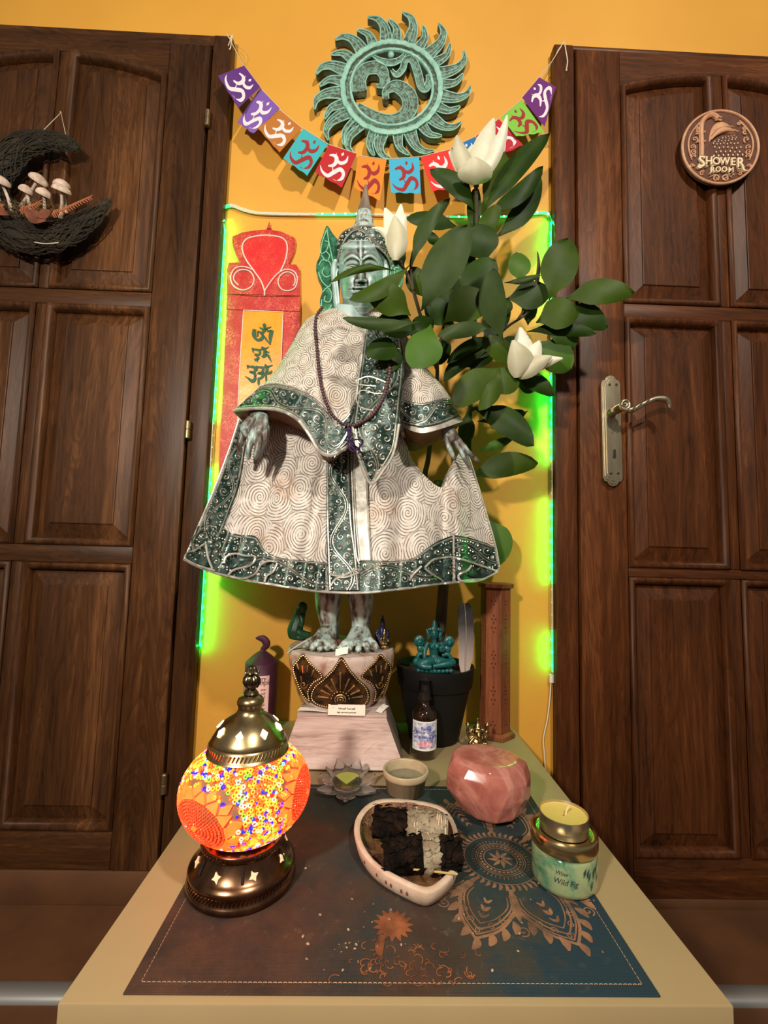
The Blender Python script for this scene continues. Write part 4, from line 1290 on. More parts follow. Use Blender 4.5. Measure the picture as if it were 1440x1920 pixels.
yh = YS - .105
hand('hand', [(480, 772, yh + .03, 15), (488, 786, yh, 18), (486, 802, yh - .006, 19), (480, 815, yh - .004, 15)],
     [[(470, 795, yh, 9), (458, 812, yh - .008, 8), (450, 832, yh - .010, 7), (448, 850, yh - .006, 4.5)],
      [(478, 802, yh - .006, 9), (472, 822, yh - .014, 8), (466, 842, yh - .016, 7), (466, 858, yh - .012, 4.5)],
      [(488, 806, yh - .006, 9), (486, 826, yh - .016, 8), (482, 846, yh - .018, 7), (479, 868, yh - .014, 4)],
      [(498, 800, yh - .004, 9), (498, 820, yh - .010, 7.5), (492, 838, yh - .012, 6.5), (486, 856, yh - .012, 4)],
      [(470, 785, yh + .004, 8), (460, 796, yh - .004, 7), (456, 806, yh - .012, 6), (462, 818, yh - .018, 4.5)]], 0)
yr = YS - .055
hand('hand', [(826, 792, yr + .02, 12), (836, 803, yr, 14), (846, 815, yr - .006, 15), (852, 826, yr - .006, 12)],
     [[(852, 818, yr, 8), (868, 836, yr - .006, 6.5), (882, 852, yr - .008, 5.5), (899, 866, yr - .004, 3)],
      [(852, 826, yr - .004, 7), (862, 844, yr - .010, 6), (872, 862, yr - .010, 5), (882, 880, yr - .006, 3)],
      [(848, 826, yr - .004, 6.5), (860, 838, yr - .004, 6), (868, 852, yr - .002, 5), (879, 868, yr, 3)],
      [(844, 824, yr - .006, 7), (858, 836, yr + .002, 5.5), (866, 846, yr + .004, 4.5), (874, 856, yr + .004, 3)],
      [(834, 812, yr - .004, 8), (838, 830, yr - .012, 7), (845, 846, yr - .014, 6), (853, 861, yr - .012, 3.5)]], 0)
# under-sleeve lining
mb = MB(); mb.tube([P(476, 776, yh + .045), P(486, 780, yh + .03), P(492, 796, yh + .02)], [.012, .014, .012], 14); mb.tube([P(812, 780, yr + .03), P(830, 798, yr + .006)], [.012, .0115], 14); mb.build('wrist', MUNDER, statue)

# head
hc = P(675, 530, YS)
WID = [(0, 33), (.08, 38.5), (.25, 41), (.45, 41), (.6, 39), (.75, 35), (.87, 27), (.95, 17), (1, 5)]


def FH(u, v):
    w = key(WID, v)[0] / 41
    v = .13 + (v - .13) * 1.20 if v < .78 else .91 + (v - .78) * .41
    f = .062 * sqrt(max(0, 1 - (u * .93) ** 2)) * (.55 + .45 * w)
    X = u * w   # face coordinate, -1..1
    f += .0035 * G(v, .07, .05)
    for s in (-1, 1):
        e = X - s * .40
        brow = .30 - .075 * (1 - (e / .38) ** 2) if abs(e) < .38 else .33
        f += .0060 * G(v, brow, .030) * G(e, 0, .34)
        f -= .0095 * G(v, .405, .060) * G(e, 0, .24)
        f += .0095 * G(v, .415, .028) * G(e, 0, .17)          # eyeball
        f += .0026 * G(v, .392 - .018 * (1 - (e / .2) ** 2), .008) * G(e, 0, .19)
        f += .0022 * G(v, .440 + .006 * (1 - (e / .2) ** 2), .007) * G(e, 0, .18)
        f -= .0026 * G(v, .424, .005) * G(e, 0, .15)
        f += .0060 * G(v, .60, .10) * G(e, .08 * s, .20)       # cheek
        f += .0075 * G(v, .612, .026) * G(X, s * .155, .085)   # nostril wing
        f -= .0050 * G(v, .645, .012) * G(X, s * .09, .055)
        f -= .0032 * G(v, .66, .06) * G(X, s * .30, .05)
        f -= .0040 * G(v, .735, .03) * G(X, s * .34, .06)
    if v < .64:
        nz = min(1, max(0, (v - .32) / .28))
        f += (.004 + .017 * nz ** 1.3) * G(X, 0, .085 + .045 * nz) * (1 if v < .60 else max(0, 1 - (v - .60) / .035))
    f += .0095 * G(v, .715, .022) * G(X, 0, .27) - .0018 * G(v, .700, .012) * G(X, 0, .04)
    f += .0105 * G(v, .772, .024) * G(X, 0, .22)
    f -= .0075 * G(v, .742, .0085) * G(X, 0, .30)
    f -= .0050 * G(v, .822, .022) * G(X, 0, .25)
    f += .0100 * G(v, .895, .055) * G(X, 0, .26)
    f += .0030 * G(v, .27, .016) * G(X, .02, .045)             # forehead mark
    return f


mb = MB(); nu, nv = 110, 150
fr, bk = [], []
for j in range(nv):
    for i in range(nu):
        u, v = 2 * i / (nu - 1) - 1, j / (nv - 1)
        w = key(WID, v)[0]
        x = 676 + u * w - 2 * (1 - v) + 2; y = 450 + 144 * v
        f = FH(u, v)
        p = P(x, y, YS - f - .004); fr.append(p)
        bk.append(V((p.x, YS + .05 * sqrt(max(0, 1 - u * u)) * (w / 41), p.z)))
g = [(j * nu + i, j * nu + i + 1, (j + 1) * nu + i + 1, (j + 1) * nu + i) for j in range(nv - 1) for i in range(nu - 1)]
b = mb.add(fr + bk, g); n = nu * nv
for q in g: mb.f.append(tuple(n + i for i in q[::-1])); mb.m.append(0)
for j in range(nv - 1):
    for i in (0, nu - 1): mb.f.append((j * nu + i, (j + 1) * nu + i, n + (j + 1) * nu + i, n + j * nu + i)); mb.m.append(0)
for i in range(nu - 1):
    for j in (0, nv - 1): mb.f.append((j * nu + i, j * nu + i + 1, n + j * nu + i + 1, n + j * nu + i)); mb.m.append(0)
mb.tube([P(664, 575, YS - .02), P(662, 600, YS - .01)], [.034, .04], 20)
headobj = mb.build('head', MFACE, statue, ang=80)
mb = MB(); mb.tube([P(x, y, YS - .066) for x, y in cr([(639, 500), (645, 478), (660, 476), (674, 500)], 6)], .0009, 5)
mb = MB()
for s in (-1, 1):
    X0 = 675
    ear = [(X0 + s * 40, 500), (X0 + s * 46, 492), (X0 + s * 49, 510), (X0 + s * 46, 540), (X0 + s * 43, 570), (X0 + s * 38, 582)]
    mb.tube([P(x, y, YS - .016) for x, y in cr(ear, 5)], [.004, .006, .0065, .006, .007, .005], 10, flat=1.3)
    mb.tube([P(x, y, YS - .024) for x, y in cr([(X0 + s * 41, 505), (X0 + s * 45, 515), (X0 + s * 42, 545), (X0 + s * 40, 570)], 5)], .0025, 8)
mb.build('ear', MFACE, headobj, kind='stuff')

# crown: spire, dome, band and flame shaped side wings
MCONE = mat('dark_weathered_wood', srgb(92, 78, 68), .6, col2=srgb(140, 124, 108), ns=50, st=(1, 1, .2), bump=.4, bs=80)
cb = P(682, 446, YS + .002)
zz = lambda y, r=0: P(682, y, YS - r * .00075).z - cb.z
rr = lambda w: w * .00101
prof = [(rr(50), zz(480, 50)), (rr(52), zz(466, 50)), (rr(51), zz(452, 50)), (rr(48), zz(442, 46)), (rr(43), zz(434, 40)), (rr(34), zz(427, 30)), (rr(24), zz(422, 15)), (rr(18.5), zz(420)), (rr(18), zz(412)), (rr(16), zz(410)), (rr(17), zz(406)), (rr(15), zz(402)), (rr(15.5), zz(399))]
mb = MB(); mb.lathe(prof, cb, 48); crown = mb.build('crown', MSKIN, statue, ang=50)
sx = P(686, 345, YS).x - cb.x
mb = MB(); n_ = 9
mb.tube([V((cb.x + sx * k / n_, cb.y, cb.z + lerp(zz(400), zz(346), k / n_))) for k in range(n_ + 1)], [rr(15), rr(13.8), rr(12.3), rr(10.8), rr(9.2), rr(7.8), rr(6.5), rr(5.2), rr(4), rr(3)], 20)
mb.build('spire', MCONE, crown)


def crdr(x, y, off=0):
    k = max(-.97, min(.97, (x - 682) / 53))
    return P(x, y, YS - .0525 * sqrt(1 - k * k) - .002 - off)


trim('crown_band', [(632, 456), (641, 436), (660, 426), (684, 422), (708, 426), (726, 440), (734, 460)], [(631, 502), (636, 482), (654, 465), (680, 460), (706, 465), (726, 484), (735, 508)], off=.002, seed=20, dr=crdr, parent=statue, rs=5.5)


def plate_(name, outline, y0, y1, mats, ang=0):
    c_ = cr([tuple(map(float, p)) for p in outline], 5, True)
    f = [P(x, y, y0) for x, y in c_]
    mb = MB(); mb.prism(f, [V((p.x, y1, p.z)) for p in f])
    return mb.build(name, mats, crown, smooth=False)


MWING = mat('green_gilded_wing', (.010, .08, .045), .3, .3, col2=(.06, .26, .14), ns=60, lo=.4, hi=.65, bump=.4, bs=120)
MWINGS = mat('green_lit_carving', (.24, .58, .36), .35, .3)  # greener carving: glow of the light strip put into the colour
wl = [(613, 423), (606, 440), (601, 456), (600, 478), (593, 496), (594, 514), (602, 532), (604, 548), (600, 562), (601, 577), (608, 586), (622, 586), (634, 560), (636, 520), (637, 480), (636, 455), (624, 438)]
plate_('side_wing', wl, YS - .012, YS + .006, MWING)
wr_ = [(738, 462), (731, 480), (728, 500), (728, 540), (732, 552), (742, 548), (752, 536), (757, 520), (757, 500), (752, 488), (746, 480), (742, 470)]
plate_('side_wing', wr_, YS - .012, YS + .006, MWING)
fl = lambda x, y, off=0: P(x, y, YS - .013 - off)
mb = MB()
for pts in ([(613, 428), (616, 450), (622, 480), (627, 505)], [(612, 432), (604, 455), (602, 475), (612, 470), (616, 455), (609, 452)], [(602, 478), (612, 490), (618, 480), (612, 472)], [(598, 498), (604, 488), (618, 492), (622, 512), (612, 520), (604, 512), (608, 502)], [(597, 510), (604, 528), (616, 538), (622, 530)], [(605, 548), (614, 540), (622, 552), (618, 566), (608, 564), (610, 555)], [(603, 562), (604, 578), (614, 582), (622, 572)], [(606, 582), (601, 572)]):
    mb.tube([fl(x, y) for x, y in cr(pts, 5)], .0013, 6)
for pts in ([(738, 466), (734, 490), (732, 520)], [(740, 486), (750, 492), (755, 505), (750, 518), (740, 514), (741, 503), (748, 503)], [(735, 520), (745, 528), (752, 524)], [(734, 532), (742, 542), (750, 536)], [(733, 505), (738, 496), (741, 486)]):
    mb.tube([fl(x, y) for x, y in cr(pts, 5)], .0013, 6)
mb.build('wing_scrolls', MWINGS, crown, kind='stuff')

# lotus shaped foot of the statue
pc = P(641, 1216, YS + .01); zt_ = zf_ - .004
YB0 = Z(640, 1450, ZT).y
ZPT = (P(558, 1341, YB0 + .018).z + P(724, 1345, YB0 + .018).z) / 2 + .003
zb_ = ZPT - .0002
LW = [(0, 97), (.08, 98), (.3, 95), (.5, 89), (.7, 81), (.88, 72), (1, 66)]
pcx = pc.x
lr = lambda t: key(LW, t)[0] * .00101
mb = MB(); mb.lathe([(lr(k / 24) * (1 if k else .985), lerp(zt_, zb_ + .001, k / 24)) for k in range(25)][::-1] + [(.06, zt_ - .0)], V((pcx, YS, 0)), 72)
foot = mb.build('lotus_foot', MWHITEW, statue, ang=50)


def ldr(x, y, off=0):
    """point of the lotus foot seen at a pixel"""
    d = ray(x, y); o = CAM
    lo = (YS - .12 - CAM.y) / d.y; p = None
    for k in range(60):
        q = o + d * (lo + k * .0022 / d.y)
        t = (zt_ - q.z) / (zt_ - zb_); R = lr(max(0, min(1, t))) + off
        if hypot(q.x - pcx, q.y - YS) <= R: return V((q.x, q.y, max(q.z, ZPT + .003)))
    return q


def petal(outline, ctr, mati, seed, beads=True):
    c_ = cr([tuple(map(float, p)) for p in outline], 5, True)
    rings = [1, .94, .86, .6, .3]
    offs = [.001, .0055, .004, .0045, .005]
    mb = MB(); n = len(c_); vs = []
    for r, o in zip(rings, offs): vs += [ldr(ctr[0] + (x - ctr[0]) * r, ctr[1] + (y - ctr[1]) * r, o) for x, y in c_]
    vs.append(ldr(ctr[0], ctr[1], .005))
    fs = [(j * n + k, j * n + (k + 1) % n, (j + 1) * n + (k + 1) % n, (j + 1) * n + k) for j in range(4) for k in range(n)] + [(4 * n + k, 4 * n + (k + 1) % n, 5 * n) for k in range(n)]
    mb.add(vs, fs)
    o = mb.build('lotus_petal', MGOLD, foot, ang=60)
    m2 = MB()
    for x, y in resample([(ctr[0] + (a - ctr[0]) * .92, ctr[1] + (b_ - ctr[1]) * .92) for a, b_ in c_], 4.2):
        m2.ell(ldr(x, y, .0060), .0016, None, 6)
    return o, m2


o, m2 = petal([(640, 1232), (655, 1252), (672, 1272), (690, 1290), (694, 1312), (680, 1326), (641, 1330), (600, 1326), (580, 1312), (585, 1290), (605, 1272), (625, 1252)], (640, 1296), 0, 1)
for k in range(9):
    a = radians(-80 + 20 * k)
    r1, r2 = 22, (56 if k == 4 else 46 if k in (3, 5) else 40)
    x0, y0, x1, y1 = 638 + r1 * sin(a), 1312 - r1 * cos(a) * .85, 638 + r2 * sin(a) * 1.05, 1312 - r2 * cos(a) * .9
    m2.tube([ldr(lerp(x0, x1, t), lerp(y0, y1, t), .006) for t in (0, .5, 1)], [.0008, .0013, .0022], 6)
    m2.ell(ldr(638 + 17 * sin(a), 1312 - 15 * cos(a), .006), .0013, None, 6)
for r in (10, 5.5): m2.tube([ldr(638 + r * cos(radians(w)), 1312 + r * .9 * sin(radians(w)), .006) for w in range(150, 400, 20)], .0011, 6)
m2.ell(ldr(638, 1312, .006), .002)
m2.build('gold_beading', MGOLDH, o, kind='stuff')
for s in (-1, 1):
    q = lambda x: 641 + s * (641 - x)
    pts = [(569, 1226), (582, 1242), (606, 1268), (588, 1282), (578, 1300), (580, 1318), (568, 1306), (556, 1280), (548, 1252), (558, 1236)]
    o, m2 = petal([(q(x), y) for x, y in pts], (q(571), 1266), 0, 2)
    for x, y, l in [(560, 1255, 12), (568, 1262, 14), (576, 1260, 12), (584, 1268, 10), (566, 1278, 10)]:
        m2.tube([ldr(q(x), y, .006), ldr(q(x + (x - 572) * .3), y - l, .006)], [.0008, .0018], 6)
    m2.tube([ldr(q(x), y, .006) for x, y in spiral(569, 1284, 8, 0, 1.2, 1, 10)], .001, 6)
    m2.build('gold_beading', MGOLDH, o, kind='stuff')
for s in (-1, 1):
    m2 = MB(); m2.tube([ldr(641 + s * x, y, .002) for x, y in cr([(96, 1226), (94, 1250), (88, 1275), (80, 1300), (70, 1322)], 5)], .0022, 6); m2.build('gold_edge', MGOLDH, foot)

# ------------------------------------------------------------ prayer beads round the statue's neck
MBEAD = mat('dark_purple_brown_bead', srgb(48, 28, 34), .4, col2=srgb(80, 50, 54), ns=60)
MBEADL = mat('rose_brown_bead', srgb(104, 72, 76), .4, col2=srgb(76, 48, 52), ns=60)
MTASS = mat('purple_tassel_thread', srgb(48, 20, 66), .8)


def bdep(x, y):
    d = dep(x, y)
    if 660 < x < 760 and y > 592: d = min(d, stdr(x, y).y - .002)
    return P(x, y, min(d, YS - .03) - .007)


mpath = cr([(604, 577), (594, 592), (591, 615), (594, 650), (597, 682), (601, 715), (608, 745), (619, 772), (634, 789), (655, 799), (675, 793), (695, 780), (708, 764), (720, 742), (727, 715), (731, 695), (728, 680)], 14)
mpts = resample(mpath, 5.6)
ml = thing('prayer_beads', 'long strand of dark purple prayer beads with tassel around the statue', 'necklace', tuple(P(655, 800, YS - .16)))
b0 = None; prev = None
for i, (x, y) in enumerate(mpts):
    p = bdep(x, y)
    if b0 is None:
        mb = MB(); mb.ell((0, 0, 0), .0034, None, 10)
        b0 = mb.build('bead', MBEAD, ml); b0.data.transform(Matrix.Translation(LOC[b0.name])); bd2 = b0.data.copy(); bd2.materials.clear(); bd2.materials.append(MBEADL)
        b0.location = p - LOC[ml.name]
    else:
        c_ = copyobj(b0, ml, p - LOC[ml.name], scale=(random.uniform(.92, 1.06),) * 3)
        if x > 690 or 600 < x < 612 and i % 4 == 0: c_.data = bd2
mb = MB(); mb.tube([bdep(x, y) for x, y in mpts], .0007, 5); mb.build('cord', MTASS, ml)
mb = MB()
q = lambda x, y, o=0: P(x, y, YS - .166 - o)
mb.ell(q(654, 806), .0042); mb.tube([q(654, 808), q(655, 820)], .003, 8)
for pts in ([(655, 820), (652, 832), (662, 846), (676, 836), (680, 826), (668, 824), (656, 826)], [(655, 822), (662, 834), (674, 842), (672, 850)], [(654, 824), (660, 838), (666, 842), (664, 832), (658, 826)], [(652, 826), (654, 840), (660, 846)], [(668, 838), (676, 848)]): mb.tube([q(x, y, .001 * k) for k, (x, y) in enumerate(cr(pts, 5))][:40], .0014, 6)
mb.build('tassel', MTASS, ml)

# ------------------------------------------------------------ whitewashed plinth
MPL = wood('whitewashed_plinth_front', srgb(120, 88, 76), srgb(196, 172, 164), srgb(220, 204, 198), 'x', 1.4, .7)
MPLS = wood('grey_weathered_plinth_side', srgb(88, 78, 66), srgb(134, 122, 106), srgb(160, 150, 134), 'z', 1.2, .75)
yb0 = Z(640, 1450, ZT).y
bl, br = Z(520, 1449, ZT).x, Z(760, 1450, ZT).x
ytf = yb0 + .018
tl, tr_ = P(558, 1341, ytf), P(724, 1345, ytf)
zp = (tl.z + tr_.z) / 2
byk = -.046; tyk = -.064
pl = thing('plinth', 'whitewashed wooden block with sloping sides under the statue', 'plinth', ((bl + br) / 2, (yb0 + byk) / 2, ZT))
Bv = [V((bl, yb0, ZT + .001)), V((br, yb0, ZT + .001)), V((br, byk, ZT + .001)), V((bl, byk, ZT + .001))]
Tv = [V((tl.x, ytf, zp)), V((tr_.x, ytf, zp)), V((tr_.x, tyk, zp)), V((tl.x, tyk, zp))]
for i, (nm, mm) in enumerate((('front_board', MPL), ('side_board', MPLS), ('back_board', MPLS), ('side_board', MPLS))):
    j = (i + 1) % 4
    cin = lambda p: p + (V(((bl + br) / 2, (yb0 + byk) / 2, p.z)) - p).normalized() * .012
    zl = V((0, 0, .004 if i in (0,) else 0))
    a_, b_, c_, d_ = Bv[i] + zl, Bv[j] + zl, Tv[j], Tv[i]
    mb = MB(); mb.add([a_, b_, c_, d_, cin(a_), cin(b_), cin(c_), cin(d_)], [(0, 1, 2, 3), (4, 7, 6, 5), (0, 4, 5, 1), (1, 5, 6, 2), (2, 6, 7, 3), (3, 7, 4, 0)])
    mb.build(nm, mm, pl, smooth=False, bev=.0008)
mb = MB(); mb.bx(tl.x - .001, tr_.x + .001, ytf - .0008, tyk, zp - .002, zp + .003); mb.build('top_board', MPL, pl, smooth=False, bev=.001)
zpt = zp + .003
# slips of paper
MPAPER = mat('white_paper_slip', srgb(232, 224, 214), .8)
MPINKP = mat('pinkish_paper_slip', srgb(240, 222, 206), .8)
MINK = mat('ink', (.02, .02, .025), .8)


def slip(name, label, c, uax, vax, w, h, m_, lines=(), cat='paper slip', g=None):
    o = thing(name, label, cat, tuple(c), g)
    uax, vax = V(uax).normalized(), V(vax).normalized(); n_ = uax.cross(vax).normalized()
    if n_.y > 0 and abs(n_.y) > .2 or n_.z < -.5: n_ = -n_
    mb = MB(); mb.grid(lambda u, v: V(c) + uax * w * (u - .5) + vax * h * (v - .5) + n_ * .0012 * sin(pi * u), 8, 3)
    mb.build('sheet', m_, o, thick=.0004)
    if lines:
        mb = MB()
        for s_, yy, sz in lines:
            text(mb, s_, lambda x, y, d, yy=yy, sz=sz: V(c) + uax * x * sz + vax * (yy * h + y * sz) + n_ * .0021, 1.0, .01)
        mb.build('print', MINK, o, smooth=False)
    return o


cp = P(650, 1331, ytf - .0035)
slip('paper_slip', 'small white card with two printed lines propped against the front of the lotus foot', V((cp.x, ytf - .0025, zpt + .0085)), (1, 0, 0), (0, .25, 1), .063, .017, MPINKP, (('Himself Yourself', .12, .0042), ('high spiritual gratitude', -.22, .0036)))
pc1 = P(572, 1331, ytf + .014)
slip('paper_slip', 'white folded slip lying under the left side of the lotus foot', (tl.x + .030, ytf + .012, zpt + .0022), (1, -.16, .0), (.2, 1, 0), .062, .016, MPAPER)
slip('paper_slip', 'white slip sticking out under the right side of the lotus foot', (tr_.x - .006, ytf + .022, zpt + .0035), (.5, 1, .1), (1, -.5, -.2), .032, .011, MPAPER, (('....', 0, .006),))
ps = P(560, 1210, YS - .055)
slip('paper_slip', 'white slip leaning at the left of the carved feet', (ps.x, YS - .045, zt_ + .009), (.85, 0, .55), (.3, .75, .25), .046, .012, MPAPER)
ps = P(641, 1218, YS - .075)
slip('paper_slip', 'small crumpled white slip between the carved feet', (ps.x, YS - .078, zt_ + .0065), (1, 0, .25), (0, .5, 1), .022, .012, MPAPER)
mb = MB(); pq = P(637, 1205, YS - .04)
mb.tube([tuple(p) for p in cr([tuple(pq + V((-.012, 0, .002 + zt_ - pq.z + .004))), tuple(V((pq.x, pq.y, zt_ + .014))), tuple(V((pq.x + .010, pq.y, zt_ + .004)))], 5)], [.003, .006, .007, .003], 8, flat=.5)
mb.build('dried_husk', mat('brown_husk', srgb(96, 50, 34), .7), None, label='little brown dried husk lying between the carved feet', cat='husk', loc=(pq.x, pq.y, zt_))


# ------------------------------------------------------------ small figures: blobs fused into one surface
def blob(name, mat_, parent, parts, vox=.0009, relax=2, **kw):
    mb = MB()
    for k in parts:
        if k[0] == 'e': mb.ell(k[1], k[2], k[3] if len(k) > 3 else None, 14)
        else: mb.tube(cr([tuple(p) for p in k[1]], 5), k[2], 10)
    return mb.build(name, mat_, parent, remesh=vox, relax=relax, **kw)


def loc2(px, py, y):
    """frame: mm-like units in the plane Y=y with origin at the pixel"""
    o = P(px, py, y)
    return lambda x, z, d=0: V((o.x + x * .001, o.y - d * .001, o.z + z * .001))


# green hooded figure behind the left foot
MGRN = mat('dark_green_glaze', (.006, .035, .016), .4, col2=(.012, .07, .03), ns=50, bump=.4, bs=90)
q = loc2(559, 1206, YS + .045)
zg = zt_ - q(0, 0).z
q_ = q
q = lambda x, z, d=0: q_(x, z, d) + V((0, 0, zg + .0015))
gt = thing('hooded_figurine', 'dark green hooded figurine behind the left foot of the statue', 'figurine', tuple(q(0, 0)))
blob('body', MGRN, gt, [('t', [q(-6, 4), q(-7, 18, 1), q(-2, 38, 0), q(4, 58, 2), q(8, 66, 4)], [.013, .016, .013, .010, .007]), ('e', q(6, 62, 4), (.010, .009, .012)), ('t', [q(-12, 10, 4), q(-8, 22, 6), q(4, 14, 8), q(24, 9, 6)], [.006, .007, .008, .006]), ('t', [q(4, 50, 10), q(8, 36, 12), q(6, 26, 12)], [.004, .005, .004]), ('e', q(0, 5), (.019, .014, .007))])
# blue seated figure with small brass figure in front
q = (lambda o: (lambda x, z, d=0: o(x, z, d) + V((0, 0, zt_ - o(0, 0).z + .0012))))(loc2(716, 1216, YS + .012))
MBLUE = mat('dark_blue_resin', (.010, .012, .06), .35, col2=(.02, .022, .09), ns=60)
bt = thing('blue_figurine', 'dark blue seated figurine with pointed crown right of the statue feet', 'figurine', tuple(q(0, 0)))
blob('body', MBLUE, bt, [('e', q(0, 4), (.017, .012, .005)), ('e', q(0, 11), (.014, .010, .006)), ('e', q(-10, 17), (.005, .006, .006)), ('e', q(10, 17), (.005, .006, .006)), ('t', [q(0, 12), q(0, 24), q(0, 32)], [.009, .008, .006]), ('t', [q(-7, 28), q(-12, 20), q(-6, 15, 5)], .003), ('t', [q(7, 28), q(12, 20), q(6, 15, 5)], .003), ('e', q(0, 38), (.006, .006, .007)), ('t', [q(0, 42), q(0, 48), q(0, 56)], [.005, .003, .001]), ('e', q(0, 45), .0045)])
q = (lambda o: (lambda x, z, d=0: o(x, z, d) + V((0, 0, zt_ - o(0, 0).z + .0012))))(loc2(720, 1218, YS - .022))
MGIL = mat('polished_antique_brass', (.10, .055, .02), .32, 1., col2=(.50, .37, .18), ns=150, lo=.40, hi=.60)
gt2 = thing('gilt_figurine', 'tiny gilt seated figurine in front of the blue one', 'figurine', tuple(q(0, 0)))
blob('body', MGIL, gt2, [('e', q(0, 3), (.009, .007, .004)), ('e', q(0, 8), (.008, .006, .004)), ('t', [q(0, 8), q(0, 16), q(0, 21)], [.0055, .005, .004]), ('t', [q(-5, 19), q(-8, 13), q(-3, 9, 4)], .0022), ('t', [q(5, 19), q(8, 13), q(3, 9, 4)], .0022), ('e', q(0, 26), (.0042, .004, .0048)), ('t', [q(0, 29), q(0, 32), q(0, 36)], [.0038, .002, .0008])], vox=.0007)

# ------------------------------------------------------------ potted magnolia
MPOT = mat('black_plastic_pot', (.006, .006, .006), .55, spec=.25)
MSOIL = mat('dark_soil', (.010, .008, .006), .95, col2=(.03, .02, .012), ns=90, bump=1, bs=120, bd=.003)
yp = -.104 + .046
pb = Z(800, 1393, ZT)
pcx2, pcy = pb.x, pb.y + .047
ptl, ptr = P(742, 1262, pcy), P(883, 1258, pcy)
prr = (ptr.x - ptl.x) / 2; pcx2 = (ptl.x + ptr.x) / 2
zr = P(812, 1240, pcy).z
pcy = min(pcy, -prr - .002)
pot = thing('potted_magnolia', 'artificial magnolia with white flowers in a black pot right of the statue', 'potted plant', (pcx2, pcy, ZT))
mb = MB(); h = zr - ZT
mb.lathe([(.047, .001), (.049, .003), (prr * .90, h * .72), (prr * .94, h * .73), (prr * .955, h * .74), (prr, h * .985), (prr, h), (prr - .004, h), (prr - .0045, h * .98), (prr * .92, h * .90)], V((pcx2, pcy, ZT)), 56, capt=False); mb.build('pot', MPOT, pot, ang=40)
zso = ZT + h * .93
mb = MB(); mb.lathe([(prr * .93, -.004), (prr * .93, 0), (prr * .5, .003), (.001, .004)], V((pcx2, pcy, zso)), 40, capt=False); mb.build('soil', MSOIL, pot)
MBARK = mat('brown_bark', srgb(54, 42, 32), .85, col2=srgb(88, 70, 54), ns=60, st=(1, 1, .3), bump=.8, bs=90)
MSTEM = mat('dark_green_stem', srgb(44, 44, 24), .8, col2=srgb(70, 58, 34), ns=60, bump=.5, bs=90)


def stem(pts, r, m_=MSTEM, name='stem'):
    mb = MB(); mb.tube([P(x, y, d) for x, y, d in cr([tuple(map(float, p)) for p in pts], 7)], r, 9); return mb.build(name, m_, pot)


stem([(818, 1262, pcy), (824, 1200, pcy), (830, 1120, pcy), (835, 1060, pcy + .004), (838, 1010, pcy + .004)], [.0125, .0115, .0105, .010], MBARK, 'trunk')
stem([(838, 1015, -.058), (812, 960, -.060), (797, 900, -.062), (803, 860, -.066), (810, 800, -.075), (816, 740, -.10), (820, 700, -.15), (818, 660, -.19)], [.008, .006, .0055, .005, .004, .0035], MBARK, 'branch')
stem([(838, 1015, -.058), (862, 950, -.055), (878, 890, -.055), (880, 800, -.07), (885, 700, -.09), (890, 600, -.12), (888, 500, -.13), (893, 430, -.13), (893, 345, -.14)], [.007, .006, .005, .0045, .004, .0035], MSTEM, 'branch')
stem([(818, 690, -.16), (806, 650, -.20), (795, 615, -.24), (782, 570, -.27), (770, 530, -.28), (758, 505, -.28), (745, 490, -.29)], [.0034, .003, .0026])
stem([(818, 680, -.16), (826, 640, -.18), (832, 610, -.18), (842, 560, -.17), (850, 510, -.16)], [.003, .0024, .002])
stem([(775, 545, -.28), (770, 500, -.27), (775, 470, -.26)], .0022)
stem([(888, 660, -.10), (920, 640, -.12), (955, 610, -.13), (985, 590, -.14), (1010, 560, -.14)], [.0032, .0026, .0022])
stem([(970, 600, -.14), (990, 570, -.14), (1004, 540, -.14), (1010, 500, -.15), (1008, 472, -.15)], [.0022, .003, .0045, .0035, .0008])
stem([(885, 770, -.08), (920, 745, -.12), (950, 725, -.15), (968, 710, -.16)], [.003, .0026, .0022])
stem([(893, 440, -.13), (905, 470, -.13), (912, 495, -.13)], .002)


def leafmat(name, a, b_):
    t = NT(name); co = t.coord()
    c = t.ramp(t.noise(co, 16, 3), [(.3, a), (.7, b_)])
    t.bump(t.noise(co, 120, 3), .15, .0008)
    return t.P(col=c, rough=.5, spec=.16)


LM = [leafmat('dark_glossy_leaf', (.009, .026, .002), (.022, .052, .004)), leafmat('olive_leaf', (.026, .052, .003), (.046, .084, .006)), leafmat('fresh_green_leaf', (.038, .095, .008), (.06, .135, .014)), leafmat('greyish_leaf', (.022, .044, .010), (.042, .070, .018))]


